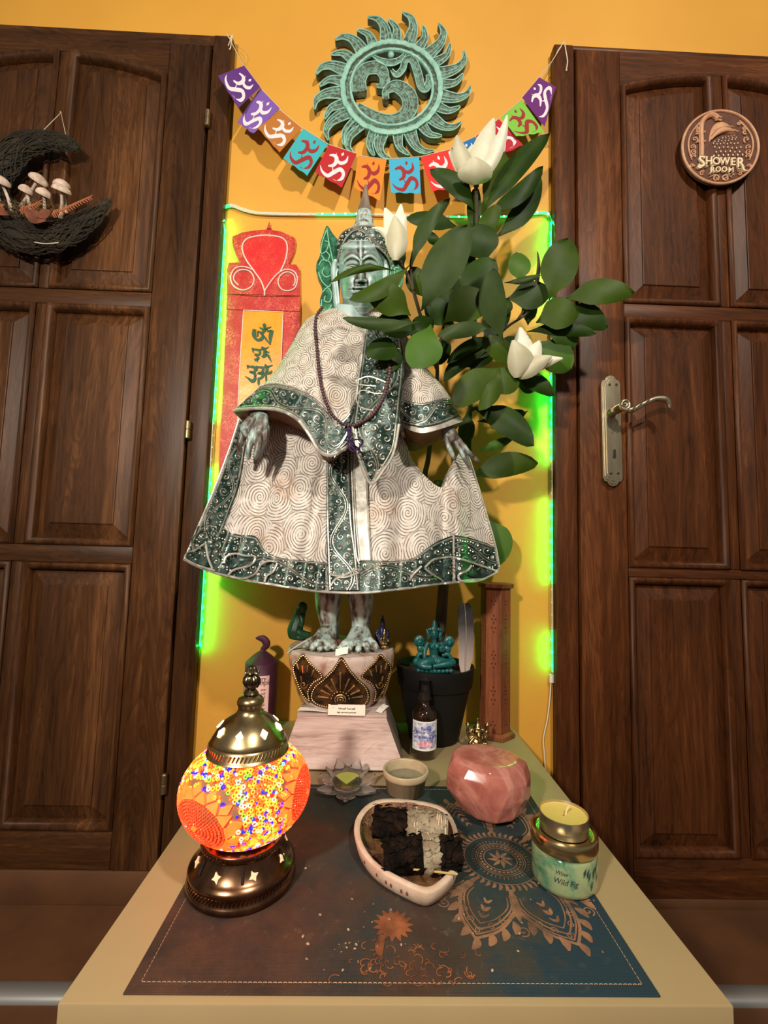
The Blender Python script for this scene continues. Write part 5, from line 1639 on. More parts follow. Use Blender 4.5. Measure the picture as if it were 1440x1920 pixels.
def leaf(b, t_, w, y0, y1, mi=0, bow=0, cup=.004, bend=.008, obov=.0, twist=0):
    """pixel base and tip, width in px, depth at base and tip"""
    n = 14
    dx, dy = t_[0] - b[0], t_[1] - b[1]; L = hypot(dx, dy)
    nx, ny = -dy / L, dx / L
    mb = MB(); vs = []; w *= 1.1; bow = bow * 1.25 + (3 if int(b[0]) % 2 else -3)
    cols = (-1, -.55, 0, .55, 1)
    for i in range(n + 1):
        s = i / n
        ws = max(0, sin(pi * min(1, s ** 1.12) * .985 + .01)) ** .62 * min(1, .16 + s * 2.6) + .012
        if s > .93: ws *= max(.14, 1 - ((s - .93) / .07) ** 1.6)
        x = b[0] + dx * s + nx * bow * 4 * s * (1 - s); y = b[1] + dy * s + ny * bow * 4 * s * (1 - s)
        d = lerp(y0, y1, s) - bend * 4 * s * (1 - s)
        for c_ in cols:
            off = c_ * w / 2 * ws
            tw = twist * (s - .5) * c_
            wave = .0012 * sin(7 * s + 2 * c_) * abs(c_)
            vs.append(P(x + nx * off, y + ny * off, d + cup * abs(c_) * ws * 1.2 + (.0012 if c_ == 0 else 0) + tw + wave * 1.8 - .002 * sin(5.5 * s + b[0]) * c_ * abs(c_)))
    fs = [(5 * i + k, 5 * i + k + 1, 5 * i + k + 6, 5 * i + k + 5) for i in range(n) for k in range(4)]
    mb.add(vs, fs)
    return mb.build('leaf', LM[mi], pot, thick=.0007, ang=70)


yL, yM, yR = -.285, -.19, -.15
LEAVES = [
    ((905, 400), (1030, 250), 36, -.13, -.10, 0, -8, .010), ((903, 392), (945, 285), 44, -.12, -.09, 1, 4), ((905, 402), (1018, 311), 30, -.14, -.16, 0, 8), ((925, 448), (1012, 325), 36, -.13, -.12, 0, 10), ((889, 396), (806, 318), 36, -.13, -.15, 0, 8), ((890, 440), (893, 350), 24, -.12, -.12, 0), ((902, 450), (936, 383), 30, -.15, -.16, 1), ((912, 492), (893, 420), 66, -.16, -.17, 0), ((772, 500), (844, 371), 26, yL, -.30, 3, -8), ((862, 428), (762, 409), 30, -.17, -.20, 0, 6), ((830, 460), (800, 434), 18, -.17, -.18, 0),
    ((790, 583), (877, 421), 66, -.30, -.33, 3, 0, .006), ((852, 548), (930, 488), 58, -.19, -.21, 0, 8), ((742, 508), (621, 529), 13, yL, -.31, 1, 14), ((768, 497), (655, 562), 30, yL, -.32, 1, -8), ((770, 592), (690, 542), 54, -.28, -.31, 1, 6), ((788, 603), (642, 596), 21, -.29, -.33, 3, -5), ((785, 625), (706, 600), 46, -.27, -.28, 0, 0), ((755, 668), (684, 660), 40, -.27, -.29, 0, 6), ((808, 608), (772, 690), 62, -.31, -.34, 2, -4, .004), ((832, 606), (922, 560), 62, -.22, -.24, 1, -8), ((928, 612), (820, 630), 27, -.22, -.25, 3, 5), ((944, 640), (925, 503), 46, -.22, -.26, 3, -6), ((975, 530), (968, 473), 38, -.11, -.11, 2), ((945, 530), (1014, 516), 12, -.16, -.17, 3), ((950, 560), (1032, 545), 48, -.14, -.15, 3, 4),
    ((1030, 562), (1066, 446), 62, -.16, -.17, 1, 2), ((1056, 562), (1190, 548), 44, -.15, -.18, 1, -4), ((1005, 605), (1086, 580), 54, -.19, -.21, 1, -6), ((1050, 590), (1140, 613), 44, -.14, -.15, 0, -6), ((988, 622), (1118, 626), 26, -.17, -.19, 0, -4), ((1005, 640), (1072, 692), 58, -.12, -.12, 2, -4), ((1030, 600), (1076, 655), 44, -.12, -.12, 2, -2), ((930, 630), (838, 681), 22, -.15, -.17, 0, 8), ((925, 652), (832, 714), 28, -.14, -.16, 0, 8), ((957, 690), (905, 632), 38, -.17, -.19, 1, 4), ((938, 688), (850, 760), 50, -.19, -.22, 1, 6), ((936, 690), (898, 770), 28, -.20, -.22, 1, -4), ((975, 690), (925, 732), 46, -.18, -.20, 1, -4), ((962, 712), (1039, 741), 30, -.15, -.16, 0, -6), ((960, 715), (1014, 705), 44, -.13, -.12, 2, 6), ((884, 764), (1001, 836), 46, -.16, -.19, 0, -8, .008), ((895, 790), (985, 772), 24, -.10, -.10, 0), ((895, 848), (962, 822), 16, -.09, -.10, 2, -3), ((880, 897), (1009, 868), 42, -.10, -.13, 1, -6), ((876, 770), (868, 836), 28, -.09, -.10, 1),
    ((905, 968), (935, 1062), 56, -.06, -.08, 2, -10), ((812, 922), (832, 902), 16, -.06, -.06, 1), ((852, 610), (800, 560), 44, -.20, -.22, 0), ((840, 600), (878, 520), 46, -.15, -.15, 0), ((800, 560), (772, 500), 38, -.24, -.26, 1), ((815, 590), (846, 540), 44, -.21, -.21, 0), ((905, 640), (950, 560), 40, -.14, -.13, 0), ((868, 690), (930, 660), 30, -.12, -.12, 0), ((990, 610), (1000, 560), 26, -.11, -.11, 2), ((930, 640), (985, 655), 26, -.13, -.14, 0), ((945, 600), (935, 556), 34, -.14, -.14, 0), ((800, 690), (842, 640), 40, -.15, -.15, 0), ((770, 630), (812, 600), 36, -.26, -.26, 0), ((892, 500), (850, 470), 34, -.13, -.13, 0), ((920, 800), (995, 806), 34, -.11, -.12, 0), ((758, 500), (752, 455), 16, -.27, -.27, 0), ((740, 640), (720, 700), 40, -.25, -.26, 0), ((1065, 600), (1110, 560), 20, -.14, -.14, 0), ((990, 770), (930, 800), 20, -.10, -.11, 0)]
for L_ in LEAVES:
    leaf(L_[0], L_[1], L_[2], L_[3], L_[4], L_[5], L_[6] if len(L_) > 6 else 0, L_[7] if len(L_) > 7 else .004)
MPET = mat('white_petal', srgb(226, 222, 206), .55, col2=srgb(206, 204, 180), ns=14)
MPET2 = mat('shaded_cream_petal', srgb(198, 194, 168), .55, col2=srgb(176, 172, 142), ns=14)  # darker copy of the white petal, shade put into the colour


def flower(label, petals):
    fo = None
    root = MB(); b = petals[0][0]
    root.ell(P(b[0], b[1] + 3, petals[0][3]), (.006, .006, .008), None, 10)
    fo = root.build('flower', LM[0], pot, label=label)
    for (b, t_, w, y0, y1, m_, bow, bend) in petals:
        n = 12; dx, dy = t_[0] - b[0], t_[1] - b[1]; L = hypot(dx, dy); nx, ny = -dy / L, dx / L
        mb = MB(); vs = []
        for i in range(n + 1):
            s = i / n
            ws = (max(0, sin(pi * s ** .80 * .985)) ** .85) * .95 + .06 * (1 - s) + .02
            if s < .08: ws = .22
            x = b[0] + dx * s + nx * bow * 4 * s * (1 - s); y = b[1] + dy * s + ny * bow * 4 * s * (1 - s)
            d = lerp(y0, y1, s) - bend * 4 * s * (1 - s) * .5
            for c_ in (-1, -.6, -.2, .2, .6, 1):
                vs.append(P(x + nx * c_ * w / 2 * ws, y + ny * c_ * w / 2 * ws, d + bend * .9 * c_ * c_ * ws))
        mb.add(vs, [(6 * i + k, 6 * i + k + 1, 6 * i + k + 7, 6 * i + k + 6) for i in range(n) for k in range(5)])
        mb.build('petal', m_, fo, thick=.0008, ang=80)


y1 = -.145
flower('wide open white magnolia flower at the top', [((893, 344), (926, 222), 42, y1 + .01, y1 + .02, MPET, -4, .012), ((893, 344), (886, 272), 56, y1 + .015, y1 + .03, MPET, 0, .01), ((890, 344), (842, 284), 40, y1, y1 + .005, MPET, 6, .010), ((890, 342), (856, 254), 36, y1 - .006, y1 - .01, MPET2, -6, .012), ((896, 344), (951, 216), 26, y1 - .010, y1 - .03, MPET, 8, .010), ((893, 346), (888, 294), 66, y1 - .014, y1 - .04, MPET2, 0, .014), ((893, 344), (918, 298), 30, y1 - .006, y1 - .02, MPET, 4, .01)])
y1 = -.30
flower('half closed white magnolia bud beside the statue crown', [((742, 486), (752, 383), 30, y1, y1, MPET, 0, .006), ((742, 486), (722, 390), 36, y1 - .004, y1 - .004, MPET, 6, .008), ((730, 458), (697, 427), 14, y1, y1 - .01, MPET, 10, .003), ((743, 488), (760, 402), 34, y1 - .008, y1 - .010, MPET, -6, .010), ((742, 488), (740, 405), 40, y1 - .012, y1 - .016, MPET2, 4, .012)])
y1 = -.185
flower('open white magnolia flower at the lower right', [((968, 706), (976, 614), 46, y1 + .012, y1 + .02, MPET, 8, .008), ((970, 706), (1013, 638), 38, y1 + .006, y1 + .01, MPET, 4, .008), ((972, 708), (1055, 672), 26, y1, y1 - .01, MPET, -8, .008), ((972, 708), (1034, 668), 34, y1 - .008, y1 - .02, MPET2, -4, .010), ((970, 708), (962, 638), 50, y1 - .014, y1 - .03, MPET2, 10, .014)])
# teal seated figure on the soil
MTEALF = mat('teal_resin', srgb(10, 88, 88), .4, col2=srgb(34, 120, 118), ns=50)
t = NT('teal_resin_figure'); cv = t.cavity(.44, .56)
MTEALF = t.P(col=t.mix(cv, srgb(3, 34, 36), srgb(24, 104, 104)), rough=.38)
yt = pcy - .030
q0 = loc2(813, 1272, yt); s_ = 1.0
q = lambda x, z, d=0: q0(x * s_ * .97, z * s_, d * s_)
zadj = zso + .002 - q(0, 0).z
qq = q; q = lambda x, z, d=0: qq(x, z, d) + V((0, 0, zadj))
tf = thing('teal_figurine', 'teal seated goddess figurine sitting on the soil of the pot', 'figurine', tuple(q(0, 0)))
parts = [('e', q(0, 4), (.034, .020, .006)), ('e', q(0, 11), (.031, .018, .005))]
for k in range(9): parts.append(('e', q(-32 + 8 * k, 6 + .3 * (k % 2), 17 - .22 * (k - 4) ** 2), .0042))
parts += [('t', [q(-6, 22, 6), q(-20, 20, 14), q(-30, 18, 12), q(-22, 15, 20), q(-8, 14, 22)], [.010, .009, .008, .006, .005]), ('t', [q(6, 22, 6), q(22, 20, 12), q(30, 20, 14), q(14, 19, 21), q(-4, 16, 22)], [.010, .009, .008, .006, .004]),
          ('t', [q(0, 20), q(0, 34), q(0, 44), q(0, 56)], [.013, .0085, .010, .011]), ('e', q(-5, 50, 7), .005), ('e', q(5, 50, 7), .005), ('t', [q(-12, 56), q(-18, 44, 2), q(-20, 34, 6), q(-20, 24, 14)], [.005, .0045, .004, .0035]), ('t', [q(12, 56), q(18, 44, 3), q(12, 44, 12), q(11, 52, 14)], [.005, .0045, .004, .003]),
          ('t', [q(0, 58), q(0, 64)], .0048), ('e', q(0, 73, 1), (.0085, .0085, .0105)), ('t', [q(0, 72, 9), q(0, 70, 10.5)], [.0015, .002]), ('t', [q(0, 82), q(0, 92), q(0, 101)], [.008, .005, .0015])]
for k in range(-3, 4): parts.append(('t', [q(3.6 * k, 80, 4), q(4.3 * k, 88 - abs(k), 4)], [.003, .001]))
for sgn in (-1, 1):
    parts += [('e', q(sgn * 30, 58), (.011, .005, .012)), ('e', q(sgn * 27, 44), (.008, .005, .008)), ('t', [q(sgn * 16, 32), q(sgn * 28, 34), q(sgn * 34, 26), q(sgn * 36, 16)], .0042), ('e', q(sgn * 34, 20, 6), (.009, .007, .009)), ('t', [q(sgn * 9, 66), q(sgn * 13, 74), q(sgn * 16, 82)], [.004, .0035, .001]), ('e', q(sgn * 30, 58, 5), .005), ('t', [q(sgn * 10, 80), q(sgn * 12, 72), q(sgn * 12, 62)], .003)]
blob('figure', MTEALF, tf, parts, vox=.0009, relax=1)
mb = MB()
for sgn in (-1, 1):
    mb.tube([q(sgn * 30 + x, 58 + z, 9) for x, z in spiral(0, 0, 6.5, 0, 1.3, sgn, 12)], .0009, 6)
    mb.tube([q(sgn * 34 + x, 20 + z, 13) for x, z in spiral(0, 0, 6, 1, 1.3, sgn, 12)], .0009, 6)
mb.tube([q(x, z, 12) for x, z in cr([(-8, 57), (-4, 50), (0, 47), (4, 50), (8, 57)], 5)], .0010, 6)
for x in (-3.2, 3.2): mb.tube([q(x - 1.8, 74.5, 9.6), q(x, 75.3, 10.4), q(x + 1.8, 74.5, 9.6)], .0006, 5)
mb.tube([q(-2.4, 67.5, 9.6), q(0, 67, 10.6), q(2.4, 67.5, 9.6)], .0008, 5)
mb.build('carved_detail', MTEALF, tf, kind='stuff')
# feather stuck in the pot
t = NT('grey_feather')
tc = t.n('ShaderNodeTexCoord'); sp_ = t.n('ShaderNodeSeparateXYZ', {0: tc.outputs['Object']})
c = t.ramp(t.math('MULTIPLY', sp_.outputs[2], 7.6), [(.1, srgb(176, 160, 152)), (.5, srgb(112, 104, 104)), (.75, srgb(40, 36, 38)), (1.0, srgb(24, 22, 24))])
t.bump(t.noise(t.coord((1, 1, .2)), 300, 2), .3)
MFEA = t.P(col=c, rough=.7)
yfe = pcy - .035
fe = thing('feather', 'single dark grey feather standing upright in the right side of the pot', 'feather', tuple(P(872, 1268, yfe)))
mb = MB(); vs = []; n = 26
fc = cr([(872, 1268), (873, 1230), (874, 1190), (873, 1155), (871, 1132)], 7)
m_ = len(fc)
for i, (x, y) in enumerate(fc):
    s = i / (m_ - 1); w = key([(0, 2), (.06, 8), (.2, 13), (.5, 14.5), (.8, 14), (.95, 10), (1, 3)], s)[0]
    j = random.uniform(-.6, .6)
    for c_ in (-1, -.5, 0, .5, 1): vs.append(P(x + c_ * w + j * abs(c_), y + abs(c_) * -2, yfe + .003 * c_ * c_ + .004 * sin(2 * s)))
mb.add(vs, [(5 * i + k, 5 * i + k + 1, 5 * i + k + 6, 5 * i + k + 5) for i in range(m_ - 1) for k in range(4)])
mb.build('vane', MFEA, fe, thick=.0006)
mb = MB(); mb.tube([P(x, y, yfe - .0015 + .004 * sin(2 * i / m_)) for i, (x, y) in enumerate(fc)], [.0011, .0008, .0004], 6); mb.build('quill', mat('pale_quill', srgb(150, 138, 128), .6), fe)

# ------------------------------------------------------------ things on the table
def onT(px, py, z=ZT): return Z(px, py, z)


# printed cloth mat
t = NT('printed_mat_cloth')
co = t.coord()
n1 = t.noise(co, 5, 5, .65, .4); n2 = t.noise(co, 14, 5, .7)
sx_ = t.n('ShaderNodeSeparateXYZ', {0: co})
gx = t.math('MULTIPLY', sx_.outputs[0], 2.2)
f1 = t.math('ADD', t.math('ADD', n1, t.math('MULTIPLY', gx, -.9)), t.math('MULTIPLY', sx_.outputs[1], -.7))
c = t.ramp(n1, [(.34, (.008, .020, .024)), (.48, (.022, .042, .042)), (.58, (.05, .044, .030)), (.70, (.030, .018, .012))])
c2 = t.ramp(f1, [(.44, 0), (.78, .85)])
c = t.mix(c2, c, t.ramp(n2, [(.35, (.036, .014, .006)), (.65, (.11, .040, .015))]))
c3 = t.ramp(t.math('ADD', t.math('ADD', n2, gx), t.math('MULTIPLY', sx_.outputs[1], -1.2)), [(.88, 0), (1.06, .9)])
c = t.mix(c3, c, (.006, .036, .055))
spk = t.ramp(t.noise(co, 60, 4, .7), [(.60, 0), (.74, .5)])
c = t.mix(t.math('MULTIPLY', spk, t.ramp(n1, [(.4, .2), (.6, 1)])), c, (.22, .17, .11))
wv = t.n('ShaderNodeTexWave', {'Vector': co, 'Scale': 260.0}); wv2 = t.n('ShaderNodeTexWave', {'Vector': co, 'Scale': 260.0}, bands_direction='Y')
wva = t.math('ADD', wv.outputs['Fac'], wv2.outputs['Fac'])
c = t.mix(t.math('MULTIPLY', wva, .22), c, (.0, .0, .0))
t.bump(wva, .4, .0006)
MMAT = t.P(col=c, rough=.85)
m0 = [onT(226, 1874), onT(1235, 1865), onT(982, 1474), onT(572, 1476)]
mx0, mx1, my0, my1 = m0[0].x, m0[1].x, (m0[0].y + m0[1].y) / 2, -.270
mtt = thing('place_mat', 'dark blue and rust printed cloth mat with golden mandala lying on the table', 'place mat', ((mx0 + mx1) / 2, (my0 + my1) / 2, ZT))
ztm = ZT + .0018
mb = MB(); mb.bx(mx0, mx1, my0, my1, ZT + .0002, ztm); mb.build('cloth', MMAT, mtt, bev=.0006)
MSTI = mat('pale_stitch', srgb(190, 150, 120), .8)
mb = MB()
ins_ = .010
cor = [(mx0 + ins_, my0 + ins_), (mx1 - ins_, my0 + ins_), (mx1 - ins_, my1 - ins_), (mx0 + ins_, my1 - ins_)]
for a, b in zip(cor, cor[1:] + cor[:1]):
    L = hypot(b[0] - a[0], b[1] - a[1]); n = int(L / .0042)
    for i in range(n):
        p, q = (i + .12) / n, (i + .85) / n
        mb.tube([V((lerp(a[0], b[0], p), lerp(a[1], b[1], p), ztm)), V((lerp(a[0], b[0], (p + q) / 2), lerp(a[1], b[1], (p + q) / 2), ztm + .0004)), V((lerp(a[0], b[0], q), lerp(a[1], b[1], q), ztm))], .0003, 4)
mb.build('stitching', MSTI, mtt, kind='stuff')
MTAN = mat('tan_print', srgb(150, 108, 76), .85, col2=srgb(92, 68, 50), ns=40)
MTAN2 = mat('rust_print', srgb(150, 88, 48), .85, col2=srgb(84, 46, 26), ns=50)
MDISC = mat('dark_print_ground', srgb(24, 24, 24), .85, col2=srgb(48, 34, 26), ns=40)
mc = onT(938, 1614)
ok = lambda p: mx0 + .004 < p.x < mx1 - .004 and my0 + .006 < p.y < my1 - .003
mb = MB(); mdisc = MB()


def fm(x, y, d): return V((mc.x + x, mc.y + y, ztm + .0002 - d * .0))


PZ = [.00025, 4e-7]


def pr_(mbx, pts, ws):
    """a printed stroke: flat ribbon on the cloth, clipped at the hem"""
    Lf, Rt = stroke(pts, [w * 1.35 for w in ws], 4)
    v = []; PZ[0] += PZ[1]
    for l, r in zip(Lf, Rt): v += [V((mc.x + l[0], mc.y + l[1], ztm + PZ[0])), V((mc.x + r[0], mc.y + r[1], ztm + PZ[0]))]
    fs = [(2 * i, 2 * i + 1, 2 * i + 3, 2 * i + 2) for i in range(len(Lf) - 1) if all(ok(v[j]) for j in (2 * i, 2 * i + 1, 2 * i + 2, 2 * i + 3))]
    mbx.add(v, fs)


def ring_(r, w, n=72, mbx=None): pr_(mbx or mb, [(r * cos(2 * pi * i / n), r * sin(2 * pi * i / n)) for i in range(n + 1)], [w] * (n + 1))


pl_ = lambda r, a: (r * cos(a), r * sin(a))
ring_(.0265, .0007); ring_(.029, .0006); ring_(.0425, .0007); ring_(.0195, .0008)
for k in range(8):
    a = 2 * pi * k / 8
    pr_(mb, [pl_(.002, a), pl_(.008, a + .12), pl_(.0155, a)], [.0006, .0032, .0006])
    pr_(mb, [pl_(.004, a + .39), pl_(.009, a + .39)], [.0008, .0006])
for k in range(30):
    a = 2 * pi * k / 30; pr_(mb, [pl_(.0218, a), pl_(.0246, a)], [.0022, .0026])
for k in range(44):
    a = 2 * pi * k / 44; pr_(mb, [pl_(.0435, a), pl_(.0475, a + .03), pl_(.0520 + .001 * (k % 2), a)], [.0010, .0030, .0012])
    pr_(mb, [pl_(.031, a), pl_(.0345, a)], [.0004, .0003])
pq_ = pl_
pl_ = lambda r, a: pq_(.052 + (r - .052) * 1.32 if r > .052 else r, a)
for k in range(8):
    a0 = 2 * pi * k / 8 + .33
    for r0, r1, dw, w in ((.054, .104, .36, .0012), (.057, .099, .32, .0014), (.060, .093, .27, .0010), (.050, .108, .39, .0022)):
        for s in (-1, 1):
            pr_(mb, [pl_(r0, a0 + s * dw * 1.05), pl_(lerp(r0, r1, .35), a0 + s * dw), pl_(lerp(r0, r1, .75), a0 + s * dw * .48), pl_(r1, a0)], [w, w, w, w])
    for rr_, ww_ in ((.066, .006), (.074, .009), (.082, .006)):
        pr_(mb, [pl_(rr_, a0 - .06), pl_(rr_ + .004, a0), pl_(rr_, a0 + .06)], [.001, ww_ * .5, .001])
    for j in range(-3, 4):
        aa = a0 + j * .105; rb = .110 - abs(j) * .0075
        pr_(mb, [pl_(rb - .004, aa), pl_(rb + .002, aa + .02), pl_(rb + .008, aa)], [.0012, .0062, .0014])
        c_ = spiral(*pl_(rb - .010, aa), .0042, j, 1.2, 1, 10)
        pr_(mb, c_, [.0009] * len(c_))
    pr_(mb, [pl_(.060, a0 + .39), pl_(.072, a0 + .39), pl_(.084, a0 + .39)], [.001, .007, .001])
    c_ = spiral(*pl_(.092, a0 + .39), .0065, a0, 1.3, 1, 12); pr_(mb, c_, [.0012] * len(c_))
mb.build('mandala_print', MTAN, mtt, kind='stuff', smooth=False)
PZ[1] = 3e-6
mb = MB(); fc_ = onT(737, 1738); ox, oy = fc_.x - mc.x, fc_.y - mc.y
for k in range(15):
    a = 2 * pi * k / 15
    for r0, r1, w in ((.003, .020, .0046), (.0005, .013, .0034)):
        aa = a + (.21 if r1 < .015 else 0)
        pr_(mb, [(ox + r0 * cos(aa), oy + r0 * sin(aa)), (ox + (r0 + r1) / 2 * cos(aa), oy + (r0 + r1) / 2 * sin(aa)), (ox + r1 * cos(aa), oy + r1 * sin(aa))], [.001, w, .0008])
pr_(mb, [(ox - .01, oy - .012), (ox - .014, oy - .026), (ox - .012, oy - .038)], [.004, .006, .001])
random.seed(21)
for k in range(60):
    px_, py_ = random.gauss(770, 70), random.gauss(1815, 22); q = onT(px_, py_); x, y = q.x - mc.x, q.y - mc.y
    c_ = spiral(x, y, random.uniform(.003, .008), random.random() * 6, .5, 1, 6); pr_(mb, c_, [.0007] * len(c_))
mb.build('flower_print', MTAN2, mtt, kind='stuff', smooth=False)
MCR = mat('ash_crumb', srgb(200, 170, 140), .9, col2=srgb(90, 60, 44), ns=200)
mb = MB()
for px_, py_ in [(573, 1632), (580, 1628), (636, 1776), (650, 1782), (655, 1773), (668, 1776), (665, 1784), (672, 1770), (700, 1700), (660, 1690), (600, 1720), (823, 1815), (760, 1775), (653, 1748), (640, 1790), (1010, 1660), (1130, 1790)] + [(random.uniform(560, 1000), random.uniform(1690, 1830)) for _ in range(25)]:
    p = onT(px_, py_); p.z = ztm + .0006; s = random.uniform(.0004, .0014)
    mb.ell(p, (s * 1.5, s, s * .7), Matrix.Rotation(random.random() * 3, 3, 'Z'), 6)
o = mb.build('ash_crumbs', MCR, None, kind='stuff', loc=(0, -.5, ztm)); setp(o, 'scattered specks of ash and crumbs on the front half of the mat', 'crumbs')

# ------------------------------------------------------------ mosaic lamp
MCAP = mat('antique_brass_cap', (.27, .20, .10), .30, 1., col2=(.46, .36, .19), ns=60, st=(1, 1, .1))
MCOP = mat('antique_copper_base', (.11, .055, .03), .26, 1., col2=(.24, .13, .075), ns=50, st=(1, 1, .1))
LX, LY = -.1335, -.4740
lz = lambda py, px=462: P(px, py, LY).z
lampo = thing('mosaic_lamp', 'glowing round mosaic glass lamp with brass cap on the left front of the mat', 'lamp', (LX, LY, ZT))
LB = ztm + .0006
mb = MB()
prof = [(.050, 0), (.0575, .001), (.0585, .004), (.0575, .007), (.0560, .0085), (.0560, .0145), (.0572, .0165), (.0560, .020), (.0525, .023), (.0500, .025), (.0465, .032), (.0435, .0375), (.0430, .0395), (.0445, .041), (.0445, .046), (.0430, .0475), (.036, .049)]
mb.lathe(prof, V((LX, LY, LB)), 72, capt=True)
base = mb.build('lamp_base', MCOP, lampo, ang=50)
mb = MB()
for r, z, n, s in ((.0562, .0115, 84, .0030), (.0442, .0435, 60, .0024)):
    for k in range(n):
        a = 2 * pi * k / n
        p = V((LX + r * cos(a), LY + r * sin(a), LB + z)); tn = V((-sin(a), cos(a), 0))
        mb.tube([p - tn * .0014 - V((0, 0, s * .8)), p + tn * .0014 + V((0, 0, s * .8))], .0011, 5)
mb.build('rope_moulding', MCOP, base, kind='stuff')
mb = MB()
for k in range(12):
    a = 2 * pi * (k + .5) / 12
    fr = [(.0502, .0255), (.0468, .032), (.0440, .0370)]
    if k % 2: mb.tube([V((LX + r * cos(a), LY + r * sin(a), LB + z)) for r, z in fr], .0016, 6)
mb.build('flute', MDARKGAP, base, kind='stuff')
MSTAR = NT('lit_star_cutout').P(col=(.5, .4, .25), rough=.5, emit=(1, .72, .38), es=.55)
for k in range(8):
    a = 2 * pi * k / 8 - 1.87
    r, z = .0482, .0298
    c0 = V((LX + r * cos(a), LY + r * sin(a), LB + z)); tn = V((-sin(a), cos(a), 0)); up = V((-.38 * cos(a), -.38 * sin(a), .92)); nn = tn.cross(up) * .0006
    vs = []
    for j in range(8):
        w = pi * j / 4 + .4; R = .0052 if j % 2 == 0 else .0026
        vs.append(c0 + tn * R * cos(w) + up * R * sin(w) + nn)
    mb = MB(); mb.add(vs + [v - nn * 3 for v in vs], [tuple(range(8)), tuple(range(8, 16))[::-1]] + [(i, (i + 1) % 8, 8 + (i + 1) % 8, 8 + i) for i in range(8)]); mb.build('star_cutout', MSTAR, base, smooth=False)
RG, SQ = .0700, .73
gz = LB + .0475 + RG * SQ * .93
GC = V((LX, LY, gz))
MGR = NT('lit_grout').P(col=(.2, .12, .06), rough=.7, emit=(.50, .14, .04), es=.10)
mb = MB(); mb.ell(GC, (RG - .0012, RG - .0012, (RG - .0012) * SQ), None, 64); globe = mb.build('glass_globe', MGR, lampo)
sph = lambda az, el, o=0: GC + V(((RG + o) * cos(el) * sin(az), -(RG + o) * cos(el) * cos(az), (RG + o) * SQ * sin(el)))


def frame(az, el):
    n_ = V((cos(el) * sin(az), -cos(el) * cos(az), sin(el) / SQ)).normalized(); e = V((cos(az), sin(az), 0)); return n_, e, n_.cross(e)


ROS = [(radians(-31), radians(-9)), (radians(84), radians(0)), (radians(206), radians(-4))]


def em(name, c, s, base=None): return NT(name).P(col=base or c, rough=.25, emit=c, es=s)


MTILE = NT('orange_glass_tile')
cN = MTILE.ramp(MTILE.noise(MTILE.coord(), 70, 3), [(.3, (1, .032, .003)), (.7, (1, .056, .006))])
MTILE = MTILE.P(col=(.5, .2, .05), rough=.25, emit=cN, es=4.6)
BM = [em('yellow_glass_bead', (1, .23, .018), 3.0), em('orange_glass_bead', (1, .06, .006), 4.2), em('white_glass_bead', (1, .62, .34), 1.7), em('blue_glass_bead', (.012, .02, 1), 1.0), em('pale_blue_glass_bead', (.25, .6, .9), 1.0), em('green_glass_bead', (.25, .7, .05), .8), em('red_glass_bead', (1, .02, .015), 1.2), None]
t = NT('coral_glass_bead')
BM[7] = t.P(col=(.6, .1, .03), rough=.25, emit=t.ramp(t.noise(t.coord(), 330, 2), [(.40, (.30, .004, .001)), (.6, (1, .028, .006))]), es=3.4)


def around(rc, rad, th):
    n_, e, u_ = frame(*rc)
    v = n_ * cos(rad) + (e * cos(th) + u_ * sin(th)) * sin(rad)
    el = atan2(v.z * SQ, hypot(v.x, v.y)) if 0 else math.asin(max(-1, min(1, v.z))); az = atan2(v.x, -v.y)
    return az, el


mbr = MB(); mtile = []
RR = radians(21.5)
for rc in ROS:
    for i, rad in enumerate([radians(5.6 + 3.15 * k) for k in range(8)]):
        n = int(2 * pi * sin(rad) * RG / .0031)
        for k in range(n):
            az, el = around(rc, rad * (1 + .015 * sin(3 * k)), 2 * pi * k / n)
            n_, e, u_ = frame(az, el); th = 2 * pi * k / n
            p = sph(az, el, .0002)
            rot = Matrix((e, u_, n_)).transposed()
            mbr.ell(p, (.00122, .00105, .0012), rot @ Matrix.Rotation(th, 3, 'Z'), 6)
    c0 = rc
    for kind in (0, 1, 2):
        n = 13 if kind else 1
        for k in range(n):
            th = 2 * pi * (k + (.5 if kind == 2 else 0)) / n
            w = 2 * pi / 13
            if kind == 0: sp4 = [(radians(3.4), j * pi / 2 + .3) for j in range(4)]
            elif kind == 1: sp4 = [(radians(29.6), th - w * .45), (radians(29.6), th + w * .45), (radians(40), th + w * .05)]
            else: sp4 = [(radians(32.5), th), (radians(38), th - w * .27), (radians(46), th), (radians(38), th + w * .27)]
            pts = [around(rc, *q) for q in sp4]
            fr = [sph(az, el, .0014) for az, el in pts]; bk_ = [sph(az, el, -.001) for az, el in pts]
            if kind == 0 or True:
                mt = MB(); mt.add(fr + bk_, [tuple(range(len(fr))), tuple(range(len(fr), 2 * len(fr)))[::-1]] + [(i, (i + 1) % len(fr), len(fr) + (i + 1) % len(fr), len(fr) + i) for i in range(len(fr))])
                mt.build('glass_tile', MTILE, globe, smooth=False)
o = mbr.build('coral_beads', BM[7], globe, kind='stuff')
random.seed(9)
mbb = [MB() for _ in range(7)]
NB = 3700; ga = pi * (3 - sqrt(5))
def cdist(a, b): return math.acos(max(-1, min(1, sin(a[1]) * sin(b[1]) + cos(a[1]) * cos(b[1]) * cos(a[0] - b[0]))))
cdf = [(0, .36), (1, .66), (2, .75), (3, .87), (4, .91), (5, .97), (6, 1.0)]
